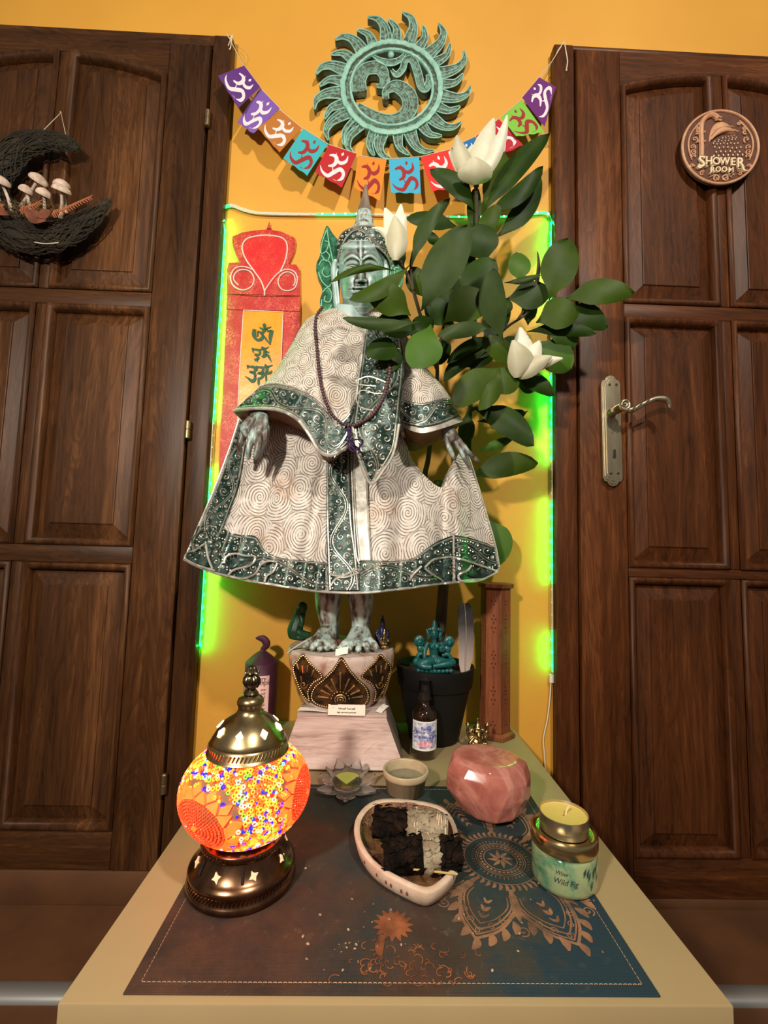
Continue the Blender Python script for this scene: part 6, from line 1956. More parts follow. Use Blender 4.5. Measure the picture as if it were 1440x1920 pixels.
for i in range(NB):
    zz_ = 1 - 2 * (i + .5) / NB
    if not -.80 < zz_ < .84: continue
    az, el = (i * ga) % (2 * pi), math.asin(zz_)
    az += random.uniform(-.012, .012); el += random.uniform(-.012, .012)
    ds = min(cdist((az, el), rc) for rc in ROS)
    if ds < radians(36): continue
    if ds < radians(45) and random.random() < .62: continue
    r = random.random(); k = next(c for c, v in cdf if r <= v)
    if k == 3 and random.random() < .0: k = 0
    n_, e, u_ = frame(az, el); rot = Matrix((e, u_, n_)).transposed(); p = sph(az, el)
    s = random.uniform(.0016, .00215)
    if random.random() < .55:
        m_ = mbb[k]; ax_ = rot @ V((cos(i), sin(i), 0))
        m_.tube([p + rot @ V((cos(w) * s, sin(w) * s, .0006)) for w in (0, pi / 3, 2 * pi / 3, pi, 4 * pi / 3, 5 * pi / 3)], 0.00082, 4, closed=True)
    else: mbb[k].ell(p, (s, s * .8, s * .8), rot @ Matrix.Rotation(i, 3, 'Z'), 6)
for k, m_ in enumerate(mbb): m_.build(BM[k].name.replace('_glass', '') + 's', BM[k], globe, kind='stuff')
# cap and finial
CZ = gz + RG * SQ * .79
mb = MB()
cp_ = [(.0400, -.0005), (.0445, -.0005), (.0452, .0015), (.0440, .004), (.0430, .005), (.0425, .012), (.0405, .0145), (.0410, .0165), (.0385, .0215), (.0340, .030), (.0280, .038), (.0220, .043), (.0160, .047), (.0135, .052), (.0130, .056), (.0148, .060), (.0150, .063), (.0135, .067), (.0100, .070), (.0060, .0715)]
cp_ = [(r, z * .86) for r, z in cp_]
mb.lathe(cp_, V((LX, LY, CZ)), 72); cap = mb.build('lamp_cap', MCAP, lampo, ang=50)
mb = MB()
for k in range(64):
    a = 2 * pi * k / 64; p = V((LX + .0428 * cos(a), LY + .0428 * sin(a), CZ + .0074)); tn = V((-sin(a), cos(a), 0))
    mb.tube([p - tn * .0013 - V((0, 0, .003)), p + tn * .0013 + V((0, 0, .003))], .0009, 5)
mb.build('rope_moulding', MCAP, cap, kind='stuff')
MDIA = NT('lit_diamond_cutout').P(col=(.6, .5, .3), emit=(1, .86, .55), es=3.0)
for k in range(8):
    a = 2 * pi * k / 8 - 1.62
    c0 = V((LX + .0335 * cos(a), LY + .0335 * sin(a), CZ + .0274)); tn = V((-sin(a), cos(a), 0)); up = V((-.70 * cos(a), -.70 * sin(a), .72)).normalized(); nn = V((.72 * cos(a), .72 * sin(a), .70)) * .0009
    mb = MB(); vs = [c0 + up * .0055 + nn, c0 + tn * .0042 + nn, c0 - up * .0055 + nn, c0 - tn * .0042 + nn]
    mb.add(vs + [v - nn * 3 for v in vs], [(0, 1, 2, 3), (7, 6, 5, 4)] + [(i, (i + 1) % 4, 4 + (i + 1) % 4, 4 + i) for i in range(4)]); mb.build('diamond_cutout', MDIA, cap, smooth=False)
mb = MB(); FZ = CZ + .0612
mb.lathe([(.0055, -.001), (.0082, 0), (.0085, .0015), (.006, .005), (.0045, .006), (.0062, .008), (.0086, .012), (.0088, .016), (.0072, .020), (.0050, .022), (.0060, .023), (.0066, .0245), (.0052, .0265), (.0050, .029), (.0040, .031), (.0015, .0325)], V((LX, LY, FZ)), 40, mod=lambda w, t: 1 + (.09 * cos(10 * w) if t > .35 else 0))
for k in range(6):
    a = pi * k / 3
    mb.tube([V((LX + r * cos(a), LY + r * sin(a), FZ + z)) for r, z in ((.0062, .008), (.0092, .013), (.0088, .018), (.0060, .021))], .0012, 6)
    mb.ell(V((LX + .0072 * cos(a + .5), LY + .0072 * sin(a + .5), FZ + .0243)), .0018, None, 6)
mb.build('finial', mat('dark_brass_finial', (.075, .06, .035), .3, 1., col2=(.16, .13, .08), ns=90), cap)

# ------------------------------------------------------------ purple pillar candle in paper
MPUR = mat('purple_paper', srgb(66, 24, 48), .6, col2=srgb(78, 32, 58), ns=25, bump=.2)
MLAB = mat('pink_label_paper', srgb(226, 186, 178), .7)
cx_, cyc, cr_ = -.2165, -.0615, .0325
ctop = P(491, 1240, cyc).z
can = thing('pillar_candle', 'tall pillar candle wrapped in purple paper with a label, left behind the mosaic lamp', 'candle', (cx_, cyc, ZT))
mb = MB(); Hh = ctop - ZT - .001
mb.lathe([(cr_ * .97, 0), (cr_, .002), (cr_, Hh - .001), (cr_ * .97, Hh), (cr_ * .6, Hh + .0115), (cr_ * .25, Hh + .020)], V((cx_, cyc, ZT + .001)), 48, mod=lambda w, t: 1 + (.02 * sin(9 * w) + .015 * sin(23 * w)) * (t > .7)); mb.build('wrapped_body', MPUR, can, ang=50)
mb = MB(); kk = P(497, 1222, cyc)
pts = cr([(cx_, cyc, ctop + .014), (cx_ + .001, cyc, ctop + .024), (kk.x + .003, cyc - .002, ctop + .034), (kk.x - .004, cyc - .003, ctop + .045), (P(480, 1196, cyc).x, cyc - .003, P(480, 1196, cyc).z)], 6)
mb.tube(pts, [.009, .0052, .0065, .0085, .0075, .0012], 14, flat=.55); mb.build('paper_twist', MPUR, can, ang=80)
lab_top = P(490, 1268, cyc - cr_).z
labf = lambda u, v, o=0.0004: V((cx_ + (cr_ + o) * sin(lerp(-1.45, .72, u)), cyc - (cr_ + o) * cos(lerp(-1.45, .72, u)), lerp(lab_top, ZT + .012, v)))
mb = MB(); mb.grid(lambda u, v: labf(u, v), 24, 3); lb = mb.build('label', MLAB, can, thick=.0003)
mb = MB(); al = 2.17 * cr_
for s_, yy, sz, xo in (('Glastonbury', .055, .0150, .53), ('Goddess Temple', .125, .0145, .53), ('now', .25, .0075, .84), ('only', .32, .0075, .84), ('and', .39, .0075, .84), ('be', .46, .0075, .84), ('feel', .53, .0075, .84), ('one', .60, .0075, .84)):
    hgt = lab_top - ZT - .012
    text(mb, s_, lambda x, y, d, yy=yy, sz=sz, xo=xo: labf(xo + (x + y * .28) * sz * .72 / al, yy - y * sz / hgt, .0010), 1.0, .005)
mb.build('lettering', mat('plum_ink', (.05, .02, .04), .8), lb, smooth=False)
mb = MB(); mb.grid(lambda u, v: labf(lerp(.10, .62, u), lerp(.19, .75, v), .0008), 14, 4); mb.build('label_picture', mat('mauve_picture', srgb(196, 160, 160), .7, col2=srgb(90, 60, 84), ns=70, lo=.4, hi=.6), lb, thick=.0001)

# ------------------------------------------------------------ amber bottle
MAMB = NT('dark_amber_glass').P(col=(.012, .005, .002), rough=.06, coat=1.)
MCLR = NT('clear_glass').P(col=(1, 1, 1), rough=.02, trans=1., ior=1.3)
BX, BY, BR = .104, -.161, .0225
bz = lambda y: P(798, y, BY).z
bo = thing('spray_bottle', 'small dark amber spray bottle with flower label and clear cap in front of the pot', 'bottle', (BX, BY, ZT))
sh = bz(1338) - ZT; nk = bz(1318) - ZT; cpb = bz(1310) - ZT; cpt = bz(1276) - ZT
mb = MB(); mb.lathe([(BR * .9, .0008), (BR, .003), (BR, sh), (BR * .93, sh + .006), (BR * .7, sh + .012), (BR * .42, sh + .016), (.0085, nk + .003), (.0085, cpb)], V((BX, BY, ZT)), 40); mb.build('glass_body', MAMB, bo, ang=50)
mb = MB(); mb.lathe([(.0088, cpb - .002), (.0088, cpb + .012), (.005, cpb + .013), (.005, cpb + .022), (.0035, cpb + .0235)], V((BX, BY, ZT)), 28); mb.build('spray_pump', mat('black_plastic', (.012, .012, .012), .35), bo)
mb = MB(); mb.lathe([(.0118, cpb - .001), (.0098, cpt), (.0092, cpt + .0008), (.0088, cpt - .0006), (.0108, cpb - .001)], V((BX, BY, ZT)), 32, capb=False, capt=False)
mb.lathe([(.0092, cpt - .0006), (.0092, cpt + .0008)], V((BX, BY, ZT)), 32)
mb.build('clear_cap', MCLR, bo)
MLB = NT('bottle_label'); co = MLB.coord()
MLB = MLB.P(col=MLB.ramp(MLB.noise(co, 90, 4, .6, 1), [(.35, srgb(96, 104, 160)), (.5, srgb(190, 194, 220)), (.62, srgb(236, 236, 238))]), rough=.45)
zt0, zt1 = bz(1344) - .001, bz(1394) - .004
lf = lambda u, v, o=.0006: V((BX + (BR + o) * sin(lerp(-1.2, 1.2, u)), BY - (BR + o) * cos(lerp(-1.2, 1.2, u)), lerp(zt0, zt1, v)))
mb = MB(); mb.grid(lambda u, v: lf(u, v, .0004), 24, 3); lb = mb.build('label', mat('white_label', srgb(232, 230, 224), .5), bo, thick=.0003)
mb = MB(); mb.grid(lambda u, v: lf(lerp(.05, .95, u), lerp(.05, .93, v), .0007), 20, 8); mb.build('label_picture', MLB, lb, thick=.0001)
mb = MB(); hgt = zt0 - zt1; al = 2.4 * BR
for s_, yy, sz in (('Reiki', .24, .0085), ('Water Spray', .36, .0078), ('Green Tara', .52, .0105)):
    text(mb, s_, lambda x, y, d, yy=yy, sz=sz: lf(.5 + x * sz * .95 / al, yy - y * sz / hgt, .0012), 1.0, .008)
mb.build('lettering', mat('blue_ink', srgb(58, 62, 140), .7), lb, smooth=False)
mb = MB()
for k in range(-4, 5):
    a = k * .3
    p0, p1 = (.5 + .02 * k, .86), (.5 + .30 * sin(a), .86 - .24 * cos(a))
    ribbon(mb, [p0, ((p0[0] + p1[0]) / 2, (p0[1] + p1[1]) / 2), p1], [.02, .07, .01], lambda x, y, d: lf(x, y, .0011 + d * 0), 0, 0, 0, 4)
mb.build('lotus_print', mat('pink_print', srgb(214, 110, 130), .6, col2=srgb(240, 200, 210), ns=200), lb, smooth=False)

# ------------------------------------------------------------ water bowl
MCER = mat('cream_ceramic', srgb(186, 170, 138), .35, col2=srgb(170, 152, 120), ns=40)
MWAT = NT('water').P(col=(.80, .84, .78), rough=.02, trans=.95, ior=1.33)
RX_, RY_ = .0615, -.2865
bwl = thing('water_bowl', 'small cream ceramic ramekin of water in front of the plinth', 'bowl', (RX_, RY_, ZT))
mb = MB(); rz = .0335
rzb = ztm + .0004
mb.lathe([(.0255, 0), (.0275, .001), (.0315, .0225), (.0340, .0235), (.0348, .026), (.0350, rz - .001), (.0342, rz), (.0322, rz), (.0312, rz - .002), (.0300, .021), (.0270, .006), (.0240, .004), (.001, .0038)], V((RX_, RY_, rzb)), 96, capt=False, mod=lambda w, t: 1 + (.018 * abs(sin(11 * w + 30 * t)) if .03 < t < .17 else 0)); mb.build('dish', MCER, bwl, ang=70)
mb = MB(); mb.lathe([(.001, .0045), (.024, .0046), (.0272, .0065), (.0298, .0195), (.001, .0196)], V((RX_, RY_, rzb)), 64, capb=False, capt=False); mb.build('water', MWAT, bwl)

# ------------------------------------------------------------ rose quartz
t = NT('rose_quartz'); co = t.coord()
v1 = t.noise(co, 22, 6, .6, 1.5)
veins = t.ramp(t.math('ABSOLUTE', t.math('SUBTRACT', t.noise(co, 9, 5, .6, 1.), .5)), [(.0, .75), (.03, .2), (.08, 0)])
c = t.ramp(v1, [(.3, srgb(150, 84, 72)), (.55, srgb(172, 104, 92)), (.75, srgb(196, 132, 118))])
c = t.mix(t.math('MULTIPLY', veins, .35), c, srgb(226, 178, 164))
MQ = t.P(col=c, rough=.12, sss=.35, coat=.6)
t.b.inputs['Subsurface Radius'].default_value = (.012, .006, .005)
qc = V((.1750, -.340, 0)); qn = P(912, 1402, -.315).z - ZT
qz = thing('rose_quartz', 'large smooth pink rose quartz stone standing on the back right of the mat', 'stone', (qc.x, qc.y, ztm))
random.seed(4)
bm = bmesh.new(); Hq = qn - .002
secs = [(0.0, .024, .030, .004), (.12, .044, .044, .003), (.42, .0580, .050, 0), (.74, .0590, .048, 0), (.93, .054, .040, 0), (1.0, .046, .032, -.002)]
for z, a, b_, ox_ in secs:
    for k in range(11):
        w = 2 * pi * k / 11 + z * .6
        bm.verts.new((qc.x + ox_ + a * cos(w) * random.uniform(.96, 1.04), qc.y + b_ * sin(w) * random.uniform(.95, 1.04), ztm + .0006 + Hq * (z + (.05 * cos(w - 2.4) if z > .7 else 0))))
r_ = bmesh.ops.convex_hull(bm, input=bm.verts)
bmesh.ops.delete(bm, geom=[v for v in bm.verts if not v.link_faces], context='VERTS')
bmesh.ops.dissolve_limit(bm, angle_limit=radians(9), verts=bm.verts, edges=bm.edges)
mb = MB(); bm.verts.ensure_lookup_table(); bm.verts.index_update()
mb.add([v.co.copy() for v in bm.verts], [tuple(v.index for v in f.verts) for f in bm.faces]); bm.free()
o = mb.build('stone', MQ, qz, remesh=.0016, relax=9)

# ------------------------------------------------------------ candle tin on a gold lidded jar
JX, JY, JR = .2280, -.4720, .0350
MGL = mat('champagne_gold_metal', (.62, .50, .26), .2, 1.)
t = NT('watercolour_jar'); co = t.coord()
c = t.ramp(t.noise(co, 26, 4, .6, .6), [(.33, srgb(36, 90, 64)), (.42, srgb(96, 138, 104)), (.50, srgb(140, 158, 116)), (.75, srgb(160, 166, 120))])
MJAR = t.P(col=c, rough=.12, coat=1.)
jar = thing('candle_jar', 'round glass candle jar with green watercolour label and gold lid', 'jar', (JX, JY, ztm))
jz = lambda y: P(1050, y, JY - JR).z
mb = MB(); jh = .040
mb.lathe([(JR * .88, .0006), (JR * .97, .003), (JR, .007), (JR, jh - .006), (JR * .97, jh - .002), (JR * .9, jh)], V((JX, JY, ztm)), 56); jb = mb.build('jar_body', MJAR, jar, ang=60)
mb = MB(); jf = lambda u, v, o=.0006: V((JX + (JR + o) * sin(u), JY - (JR + o) * cos(u), ztm + v))
for s_, zz_, sz, uo in (('Wine', .0275, .0062, -.46), ('Wild Fig', .0190, .0082, -.34)):
    text(mb, s_, lambda x, y, d, zz_=zz_, sz=sz, uo=uo: jf(uo + (x + .3 * y) * sz * .9 / JR, zz_ + y * sz, .0007), 1.0, .0)
mb.build('lettering', MINK, jb, smooth=False)
mb = MB()
for k in range(9):
    u0 = random.uniform(.15, .75); z0 = random.uniform(.008, .026); a = random.uniform(0, 6.28)
    ribbon(mb, [(u0, z0), (u0 + .09 * cos(a), z0 + .0035 * sin(a)), (u0 + .18 * cos(a), z0 + .007 * sin(a))], [.001, .10, .001], lambda x, y, d: jf(x, z0 + (y - z0) , .0006), 0, 0, 0, 3) if 0 else mb.add([jf(u0, z0, .0007), jf(u0 + .07, z0 + .004, .0007), jf(u0 + .1, z0 + .010, .0007), jf(u0 - .0, z0 + .006, .0007)], [(0, 1, 2, 3)])
mb.build('leaf_print', mat('deep_teal_print', srgb(14, 70, 66), .4), jb, smooth=False)
mb = MB(); mb.lathe([(JR * .95, jh + .0008), (JR * 1.02, jh + .001), (JR * 1.03, jh + .002), (JR * 1.03, jh + .0135), (JR * 1.0, jh + .0155), (JR * .95, jh + .0158), (JR * .91, jh + .0145), (JR * .86, jh + .0142), (.001, jh + .0140)], V((JX, JY, ztm)), 64, capt=False); mb.build('lid', MGL, jar, ang=50)
tz = ztm + jh + .0148
TR = .0265
tin = thing('tin_candle', 'small candle in a thin metal cup standing on the gold jar lid', 'candle', (JX, JY, tz))
mb = MB(); mb.lathe([(TR * .97, 0), (TR, .001), (TR, .0175), (TR * 1.012, .0185), (TR * .985, .0187), (TR * .975, .015)], V((JX, JY, tz)), 56, capt=False); mb.build('metal_cup', mat('silver_aluminium', (.62, .58, .54), .3, 1.), tin, ang=50)
mb = MB(); mb.lathe([(TR * .97, .012), (TR * .975, .0158), (TR * .9, .0150), (.001, .0148)], V((JX, JY, tz)), 48, capt=False, capb=True); mb.build('wax', mat('yellow_wax', srgb(206, 180, 96), .45, sss=.3), tin)
mb = MB(); mb.tube([V((JX + .003, JY + .001, tz + .0145)), V((JX + .004, JY + .002, tz + .019)), V((JX + .0075, JY + .003, tz + .0235))], .0009, 6); mb.build('wick', mat('wick_cotton', srgb(222, 200, 160), .8), tin)

# ------------------------------------------------------------ shell with burnt sage
MSHELL = mat('chalky_shell_rim', srgb(214, 196, 176), .7, col2=srgb(196, 170, 146), ns=40, bump=.5, bs=60, bd=.002)
t = NT('brown_shell_inside'); co = t.coord()
vo = t.n('ShaderNodeTexVoronoi', {'Vector': co, 'Scale': 170.0}, feature='DISTANCE_TO_EDGE')
c = t.mix(t.ramp(vo.outputs['Distance'], [(.0, 1), (.06, 0)]), t.ramp(t.noise(co, 30, 3), [(.35, srgb(62, 34, 22)), (.65, srgb(132, 92, 50))]), srgb(150, 104, 84))
MSIN = t.P(col=c, rough=.7); t.bump(vo.outputs['Distance'], .6, .001)
zr_ = ztm + .021
bot = [(672, 1560), (667, 1600), (684, 1636), (715, 1668), (752, 1692), (795, 1708), (822, 1700), (845, 1680), (857, 1655), (858, 1610), (848, 1570), (820, 1540), (760, 1528), (705, 1532)]
B2 = [onT(x, y, ztm) for x, y in [(p[0], p[1]) for p in cr([tuple(map(float, p)) for p in bot], 4, True)]]
cen = V((sum(p.x for p in B2) / len(B2), sum(p.y for p in B2) / len(B2), 0))
shell = thing('shell_dish', 'pointed white shell dish holding burnt sage in the middle of the mat', 'dish', (cen.x, cen.y, ztm))
rings_ = [(.86, .0006), (.97, .004), (1.0, .010), (1.035, .0185), (1.02, .0205), (.955, .0210), (.925, .0200)]
mb = MB(); n = len(B2); vs = []
for r, z in rings_: vs += [V((cen.x + (p.x - cen.x) * r, cen.y + (p.y - cen.y) * r, ztm + z + .0008 * sin(9 * i / n * pi))) for i, p in enumerate(B2)]
mb.add(vs, [(j * n + k, j * n + (k + 1) % n, (j + 1) * n + (k + 1) % n, (j + 1) * n + k) for j in range(len(rings_) - 1) for k in range(n)] + [tuple(range(n))[::-1]])
mb.build('rim', MSHELL, shell, ang=70)
mb = MB(); vs = []
rr2 = [(.935, .0196), (.90, .0155), (.8, .0105), (.5, .0065), (.2, .0055)]
for r, z in rr2: vs += [V((cen.x + (p.x - cen.x) * r, cen.y + (p.y - cen.y) * r, ztm + z + .0009 * sin(5 * i + r * 20))) for i, p in enumerate(B2)]
vs.append(V((cen.x, cen.y, ztm + .0055)))
mb.add(vs, [(j * n + k, j * n + (k + 1) % n, (j + 1) * n + (k + 1) % n, (j + 1) * n + k) for j in range(4) for k in range(n)] + [(4 * n + k, 4 * n + (k + 1) % n, 5 * n) for k in range(n)])
mb.build('hollow', MSIN, shell, ang=80)
mb = MB()
for px_, py_ in [(709, 1660), (725, 1668), (730, 1661), (748, 1675), (750, 1686), (678, 1612), (700, 1648)]:
    p = onT(px_, py_, ztm + .012); w_ = min(range(n), key=lambda i: (B2[i].xy - p.xy).length); p = cen + (B2[w_] - cen) * 1.008; p.z = ztm + .0115; mb.ell(p, (.0014, .0014, .0022), None, 8)
mb.build('pit', mat('brown_pit', srgb(120, 60, 34), .8), shell, kind='stuff')
MSAGE = mat('pale_sage_leaf', srgb(112, 98, 76), .9, col2=srgb(160, 146, 122), ns=50, bump=.8, bs=140, bd=.002)
MCHAR = mat('charred_sage', (.006, .004, .003), .95, spec=.1, col2=(.03, .016, .010), ns=90, lo=.45, hi=.75, bump=1, bs=160, bd=.003)
MTHR = mat('pale_thread', srgb(222, 196, 166), .7)


def sage(label, A, B, R, char, seed, wraps=1):
    random.seed(seed)
    A, B = V(A), V(B); ax = (B - A); L = ax.length; ax.normalize(); u_ = ax.cross(V((0, 0, 1))).normalized(); w_ = u_.cross(ax)
    o = thing('sage_bundle', label, 'sage bundle', tuple((A + B) / 2))
    ph = [random.uniform(0, 6) for _ in range(6)]

    def sf_(a, s):
        r = R * (1 + .10 * sin(3 * a + ph[0] + 9 * s) + .07 * sin(5 * a + ph[1] - 14 * s) + .06 * sin(8 * a + 22 * s + ph[2]) + .05 * sin(31 * s + ph[3] + 2 * a)) * (.86 + .14 * sin(pi * s))
        return A + ax * (L * s) + (u_ * cos(a) + w_ * sin(a)) * r
    for (s0, s1, m_, nm) in char:
        mb = MB(); nn = max(6, int((s1 - s0) * 40)); vs = []
        for j in range(nn + 1):
            for k in range(36):
                p = sf_(2 * pi * k / 36, lerp(s0, s1, j / nn)); p += (p - (A + ax * (L * lerp(s0, s1, j / nn)))).normalized() * random.uniform(-.0010, .0010)
                vs.append(p)
        fs = [(j * 36 + k, j * 36 + (k + 1) % 36, (j + 1) * 36 + (k + 1) % 36, (j + 1) * 36 + k) for j in range(nn) for k in range(36)] + [tuple(range(36))[::-1], tuple(nn * 36 + k for k in range(36))]
        mb.add(vs, fs)
        for _ in range(int(150 * (s1 - s0))):
            a, s = random.uniform(-.3, pi + .3), random.uniform(s0 + .01, s1 - .01)
            p = sf_(a, s); nrm = (u_ * cos(a) + w_ * sin(a)); tn = (ax * random.uniform(.3, 1) + nrm.cross(ax) * random.uniform(-.8, .8)).normalized(); sd = nrm.cross(tn)
            l_, wd = random.uniform(.006, .012), random.uniform(.0018, .0036)
            v = []
            for j, (q, ww_) in enumerate(((0, .3), (.35, 1), (.7, .8), (1, .1))):
                cN_ = p + tn * l_ * (q - .5) + nrm * (.0012 + .0012 * sin(pi * q)); v += [cN_ - sd * wd * ww_, cN_ + nrm * .0006, cN_ + sd * wd * ww_]
            mb.add(v, [(3 * j + i, 3 * j + i + 1, 3 * j + i + 4, 3 * j + i + 3) for j in range(3) for i in (0, 1)])
        mb.build(nm, m_, o, ang=80)
    mb = MB()
    for (s0, s1, t0, t1) in (((.54, .60, -.2, 3.1), (.60, .57, -.2, 3.1), (.82, .90, -.2, 3.1), (.85, .92, -.2, 3.0), (.93, .88, -.2, 3.1), (.97, .95, 0, 3.0)) if wraps else ((.60, .55, 1.3, 2.8),)):
        pts = []
        for j in range(12):
            a, s = lerp(t0, t1, j / 11), lerp(s0, s1, j / 11); p = sf_(a, s); c0_ = A + ax * (L * s); pts.append(c0_ + (p - c0_) * 1.06)
        mb.tube(pts, .00075, 5)
    mb.build('binding_thread', MTHR, o, kind='stuff')
    return o


zb2_ = ztm + .018
a1, b1 = Z(700, 1555, zb2_ + .020), Z(842, 1570, zb2_ + .018)
sage('burnt sage bundle lying at the back of the shell dish, charred at its left end', a1 + V((0, .012, 0)), b1 + V((0, .012, 0)), .0172, [(0, .46, MCHAR, 'charred_end'), (.46, 1, MSAGE, 'dry_leaves')], 3)
a2, b2 = Z(712, 1592, zb2_ + .010), Z(862, 1592, zb2_ + .013)
sage('burnt sage bundle lying at the front of the shell dish, charred at both ends', a2 - V((-.004, .010, 0)), b2 - V((0, .008, 0)), .0165, [(0, .50, MCHAR, 'charred_end'), (.50, .72, MSAGE, 'dry_leaves'), (.72, 1, MCHAR, 'charred_end')], 5, 0)
p0, p1 = Z(775, 1630, zr_ + .003), Z(858, 1639, zr_ + .0025)
mb = MB(); mb.tube([p0, p1], .0011, 6); mb.build('wooden_stick', mat('pale_wood_stick', srgb(190, 160, 96), .7), None, label='thin pale wooden stick resting across the rim of the shell dish', cat='stick', loc=tuple((p0 + p1) / 2))

# ------------------------------------------------------------ crystal lotus candle holder
MGLS = NT('cut_crystal').P(col=(.94, .93, .90), rough=.03, trans=.95, ior=1.48)
GX, GY = -.0275, -.2855
gl2 = thing('crystal_lotus', 'clear crystal lotus candle holder between the lamp and the water bowl', 'candle holder', (GX, GY, ztm))
def gpetal(a, r0, r1, z0, z1, w, th, lift):
    ca, sa = cos(a), sin(a); rad = V((ca, sa, 0)); tn = V((-sa, ca, 0)); mb = MB(); n = 9; top, botm = [], []
    for i in range(n):
        s = i / (n - 1); r = lerp(r0, r1, s); zc = lerp(z0, z1, s ** lift)
        ww_ = w * (.35 + .65 * sin(pi * min(1, s * 1.0 + .12))) * (1 if s < .85 else 1 - (s - .85) * 3.2)
        row = []
        for c_ in (-1, -.5, 0, .5, 1):
            row.append(V((GX, GY, ztm)) + rad * r + tn * ww_ * c_ + V((0, 0, zc + .0035 * c_ * c_ * (1 - .3 * s))))
        top += [p + V((0, 0, th * (.5 if abs(c_) == 1 else 1))) for p, c_ in zip(row, (-1, -.5, 0, .5, 1))]; botm += row
    g = [(5 * i + k, 5 * i + k + 1, 5 * i + k + 6, 5 * i + k + 5) for i in range(n - 1) for k in range(4)]
    N = 5 * n; fs = g + [tuple(N + i for i in q[::-1]) for q in g]
    for i in range(n - 1):
        for k in (0, 4): fs.append((5 * i + k, 5 * i + 5 + k, N + 5 * i + 5 + k, N + 5 * i + k))
    for k in range(4):
        for i in (0, n - 1): fs.append((5 * i + k, 5 * i + k + 1, N + 5 * i + k + 1, N + 5 * i + k))
    mb.add(top + botm, fs); return mb.build('petal', MGLS, gl2, ang=50)
for k in range(6): gpetal(-pi / 2 + k * pi / 3, .014, .050, .002, .008, .0145, .004, 2)
for k in range(6): gpetal(-pi / 2 + pi / 6 + k * pi / 3, .014, .0335, .012, .030, .0125, .003, 1.6)
mb = MB(); mb.lathe([(.016, .001), (.020, .003), (.022, .010), (.023, .014), (.0195, .014), (.0190, .010), (.001, .0095)], V((GX, GY, ztm)), 24, capt=False); mb.build('crystal_cup', MGLS, gl2, ang=30)
mb = MB(); tl2 = thing('tealight', 'yellow green tealight inside the crystal lotus holder', 'candle', (GX, GY, ztm + .0102)); mb.lathe([(.0178, 0), (.0180, .008), (.001, .0082)], V((GX, GY, ztm + .0102)), 32, capt=False); mb.build('wax', mat('yellow_green_wax', srgb(196, 204, 92), .4, sss=.3), tl2); mb = MB(); mb.tube([V((GX, GY, ztm + .018)), V((GX + .001, GY, ztm + .022))], .0007, 5); mb.build('wick', MTHR, tl2)

# ------------------------------------------------------------ hexagonal incense tower
MTW = wood('red_brown_sheesham', srgb(82, 42, 24), srgb(128, 72, 44), srgb(158, 98, 64), 'z', 2.2, .5)
TYc = -.060; tpx = P(930, 1385, TYc); tow = thing('incense_tower', 'tall hexagonal pierced wooden incense tower at the right of the flower pot', 'incense holder', (tpx.x + .003, TYc, ZT))
txc = tpx.x - .003; tr1 = .0305; ttop = P(932, 1095, TYc - tr1).z - ZT
rt0 = radians(30 + 8)
hexp = lambda r, z: [V((txc + r * cos(rt0 + k * pi / 3), TYc + r * sin(rt0 + k * pi / 3), ZT + z)) for k in range(6)]
def hexb(name, rs): 
    mb = MB(); v = [p for r, z in rs for p in hexp(r, z)]
    mb.add(v, [(6 * j + k, 6 * j + (k + 1) % 6, 6 * j + 6 + (k + 1) % 6, 6 * j + 6 + k) for j in range(len(rs) - 1) for k in range(6)] + [tuple(range(6))[::-1], tuple(6 * len(rs) - 6 + k for k in range(6))])
    return mb.build(name, MTW, tow, smooth=False, bev=.0006)
hexb('base', [(.040, .001), (.0405, .009), (.035, .0125), (.033, .0126)])
bdy = hexb('column', [(tr1, .0128), (tr1, ttop - .0105)])
hexb('lid', [(tr1 + .001, ttop - .0103), (.0365, ttop - .008), (.037, ttop - .001), (.036, ttop)])
mb = MB(); ap = tr1 * cos(pi / 6)
HH = ttop - .024
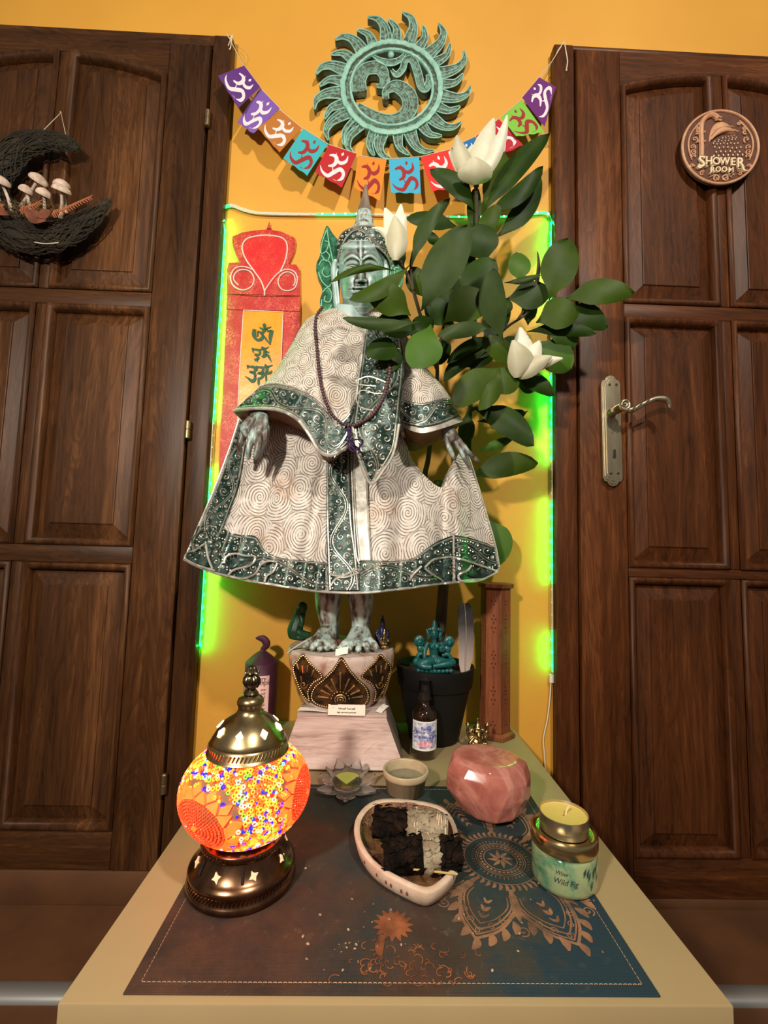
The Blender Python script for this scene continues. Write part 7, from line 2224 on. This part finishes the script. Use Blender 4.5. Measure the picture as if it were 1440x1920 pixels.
for k in range(6):
    a = rt0 + pi / 6 + k * pi / 3; n_ = V((cos(a), sin(a), 0)); tn = V((-sin(a), cos(a), 0))
    def dot(x, z, r=.0014):
        c0 = V((txc, TYc, ZT + z)) + n_ * (ap + .0002) + tn * x
        vs = [c0 + tn * r * cos(w) + V((0, 0, r * 1.2 * sin(w))) for w in (0, 1.05, 2.09, 3.14, 4.19, 5.24)]; mb.add(vs + [v - n_ * .002 for v in vs], [tuple(range(6)), tuple(range(6, 12))[::-1]] + [(i, (i + 1) % 6, 6 + (i + 1) % 6, 6 + i) for i in range(6)])
    for zf2 in (.24, .49, .74):
        z = .013 + HH * (1 - zf2) if 0 else .013 + HH * zf2
        for x, dz in ((0, .020), (-.0035, .013), (.0035, .013), (0, .006), (-.0035, -.004), (.0035, -.004), (0, -.012)): dot(x, z + dz)
    for zf2 in (.06, .95):
        z = .013 + HH * zf2 - (.0 if zf2 < .5 else .012)
        sg = 1 if zf2 < .5 else -1
        for x, dz in ((0, .005 * sg), (-.0038, -.002 * sg), (.0038, -.002 * sg)): dot(x, z + dz)
mb.build('pierced_hole', MDARKGAP, bdy, kind='stuff', smooth=False)

# ------------------------------------------------------------ brass elephant god figurine
GYf = -.128
q = loc2(895, 1397, GYf); dzg = ZT + .0008 - q(0, 0).z; qg = q; q = lambda x, z, d=0: qg(x * .92, z * .92, d * .9) + V((0, 0, dzg))
ef = thing('brass_figurine', 'little brass elephant headed figurine behind the pink stone', 'figurine', tuple(q(0, 0)))
pt = [('e', q(0, 4, 2), (.019, .012, .005)), ('e', q(0, 12), (.013, .010, .012)), ('t', [q(-6, 10, 2), q(-16, 8, 8), q(-10, 5, 12)], .0045), ('t', [q(6, 10, 2), q(17, 8, 8), q(20, 3, 11)], .0045),
      ('e', q(0, 33, 2), (.0085, .008, .009)), ('t', [q(0, 34, 8), q(1, 26, 12), q(2, 17, 13), q(8, 12, 14), q(16, 11, 13)], [.0042, .0036, .003, .0028, .0026]), ('e', q(-11, 31, 1), (.0055, .0025, .0085)), ('e', q(11, 31, 1), (.0055, .0025, .0085)),
      ('e', q(0, 42, 2), (.0088, .008, .0025)), ('t', [q(0, 42, 2), q(0, 48, 2), q(0, 53, 2), q(0, 59, 2)], [.0078, .005, .0025, .0012]), ('e', q(0, 59, 2), .0024), ('e', q(0, 53.5, 2), (.0035, .0035, .0012))]
for s in (-1, 1):
    pt += [('t', [q(s * 8, 25), q(s * 16, 22), q(s * 20, 32), q(s * 20, 42)], [.0036, .003, .0028, .0025]), ('e', q(s * 20, 46), (.0042, .0042, .0045)), ('e', q(s * 20, 51), .002), ('t', [q(s * 8, 22, 3), q(s * 16, 14, 6), q(s * 17, 8, 9)], [.0036, .003, .003]), ('e', q(s * 17, 8, 11), .0042), ('e', q(s * 16, 22), .0038), ('e', q(s * 19, 33), .0034)]
blob('figure', MGIL, ef, pt, vox=.0008, relax=1)
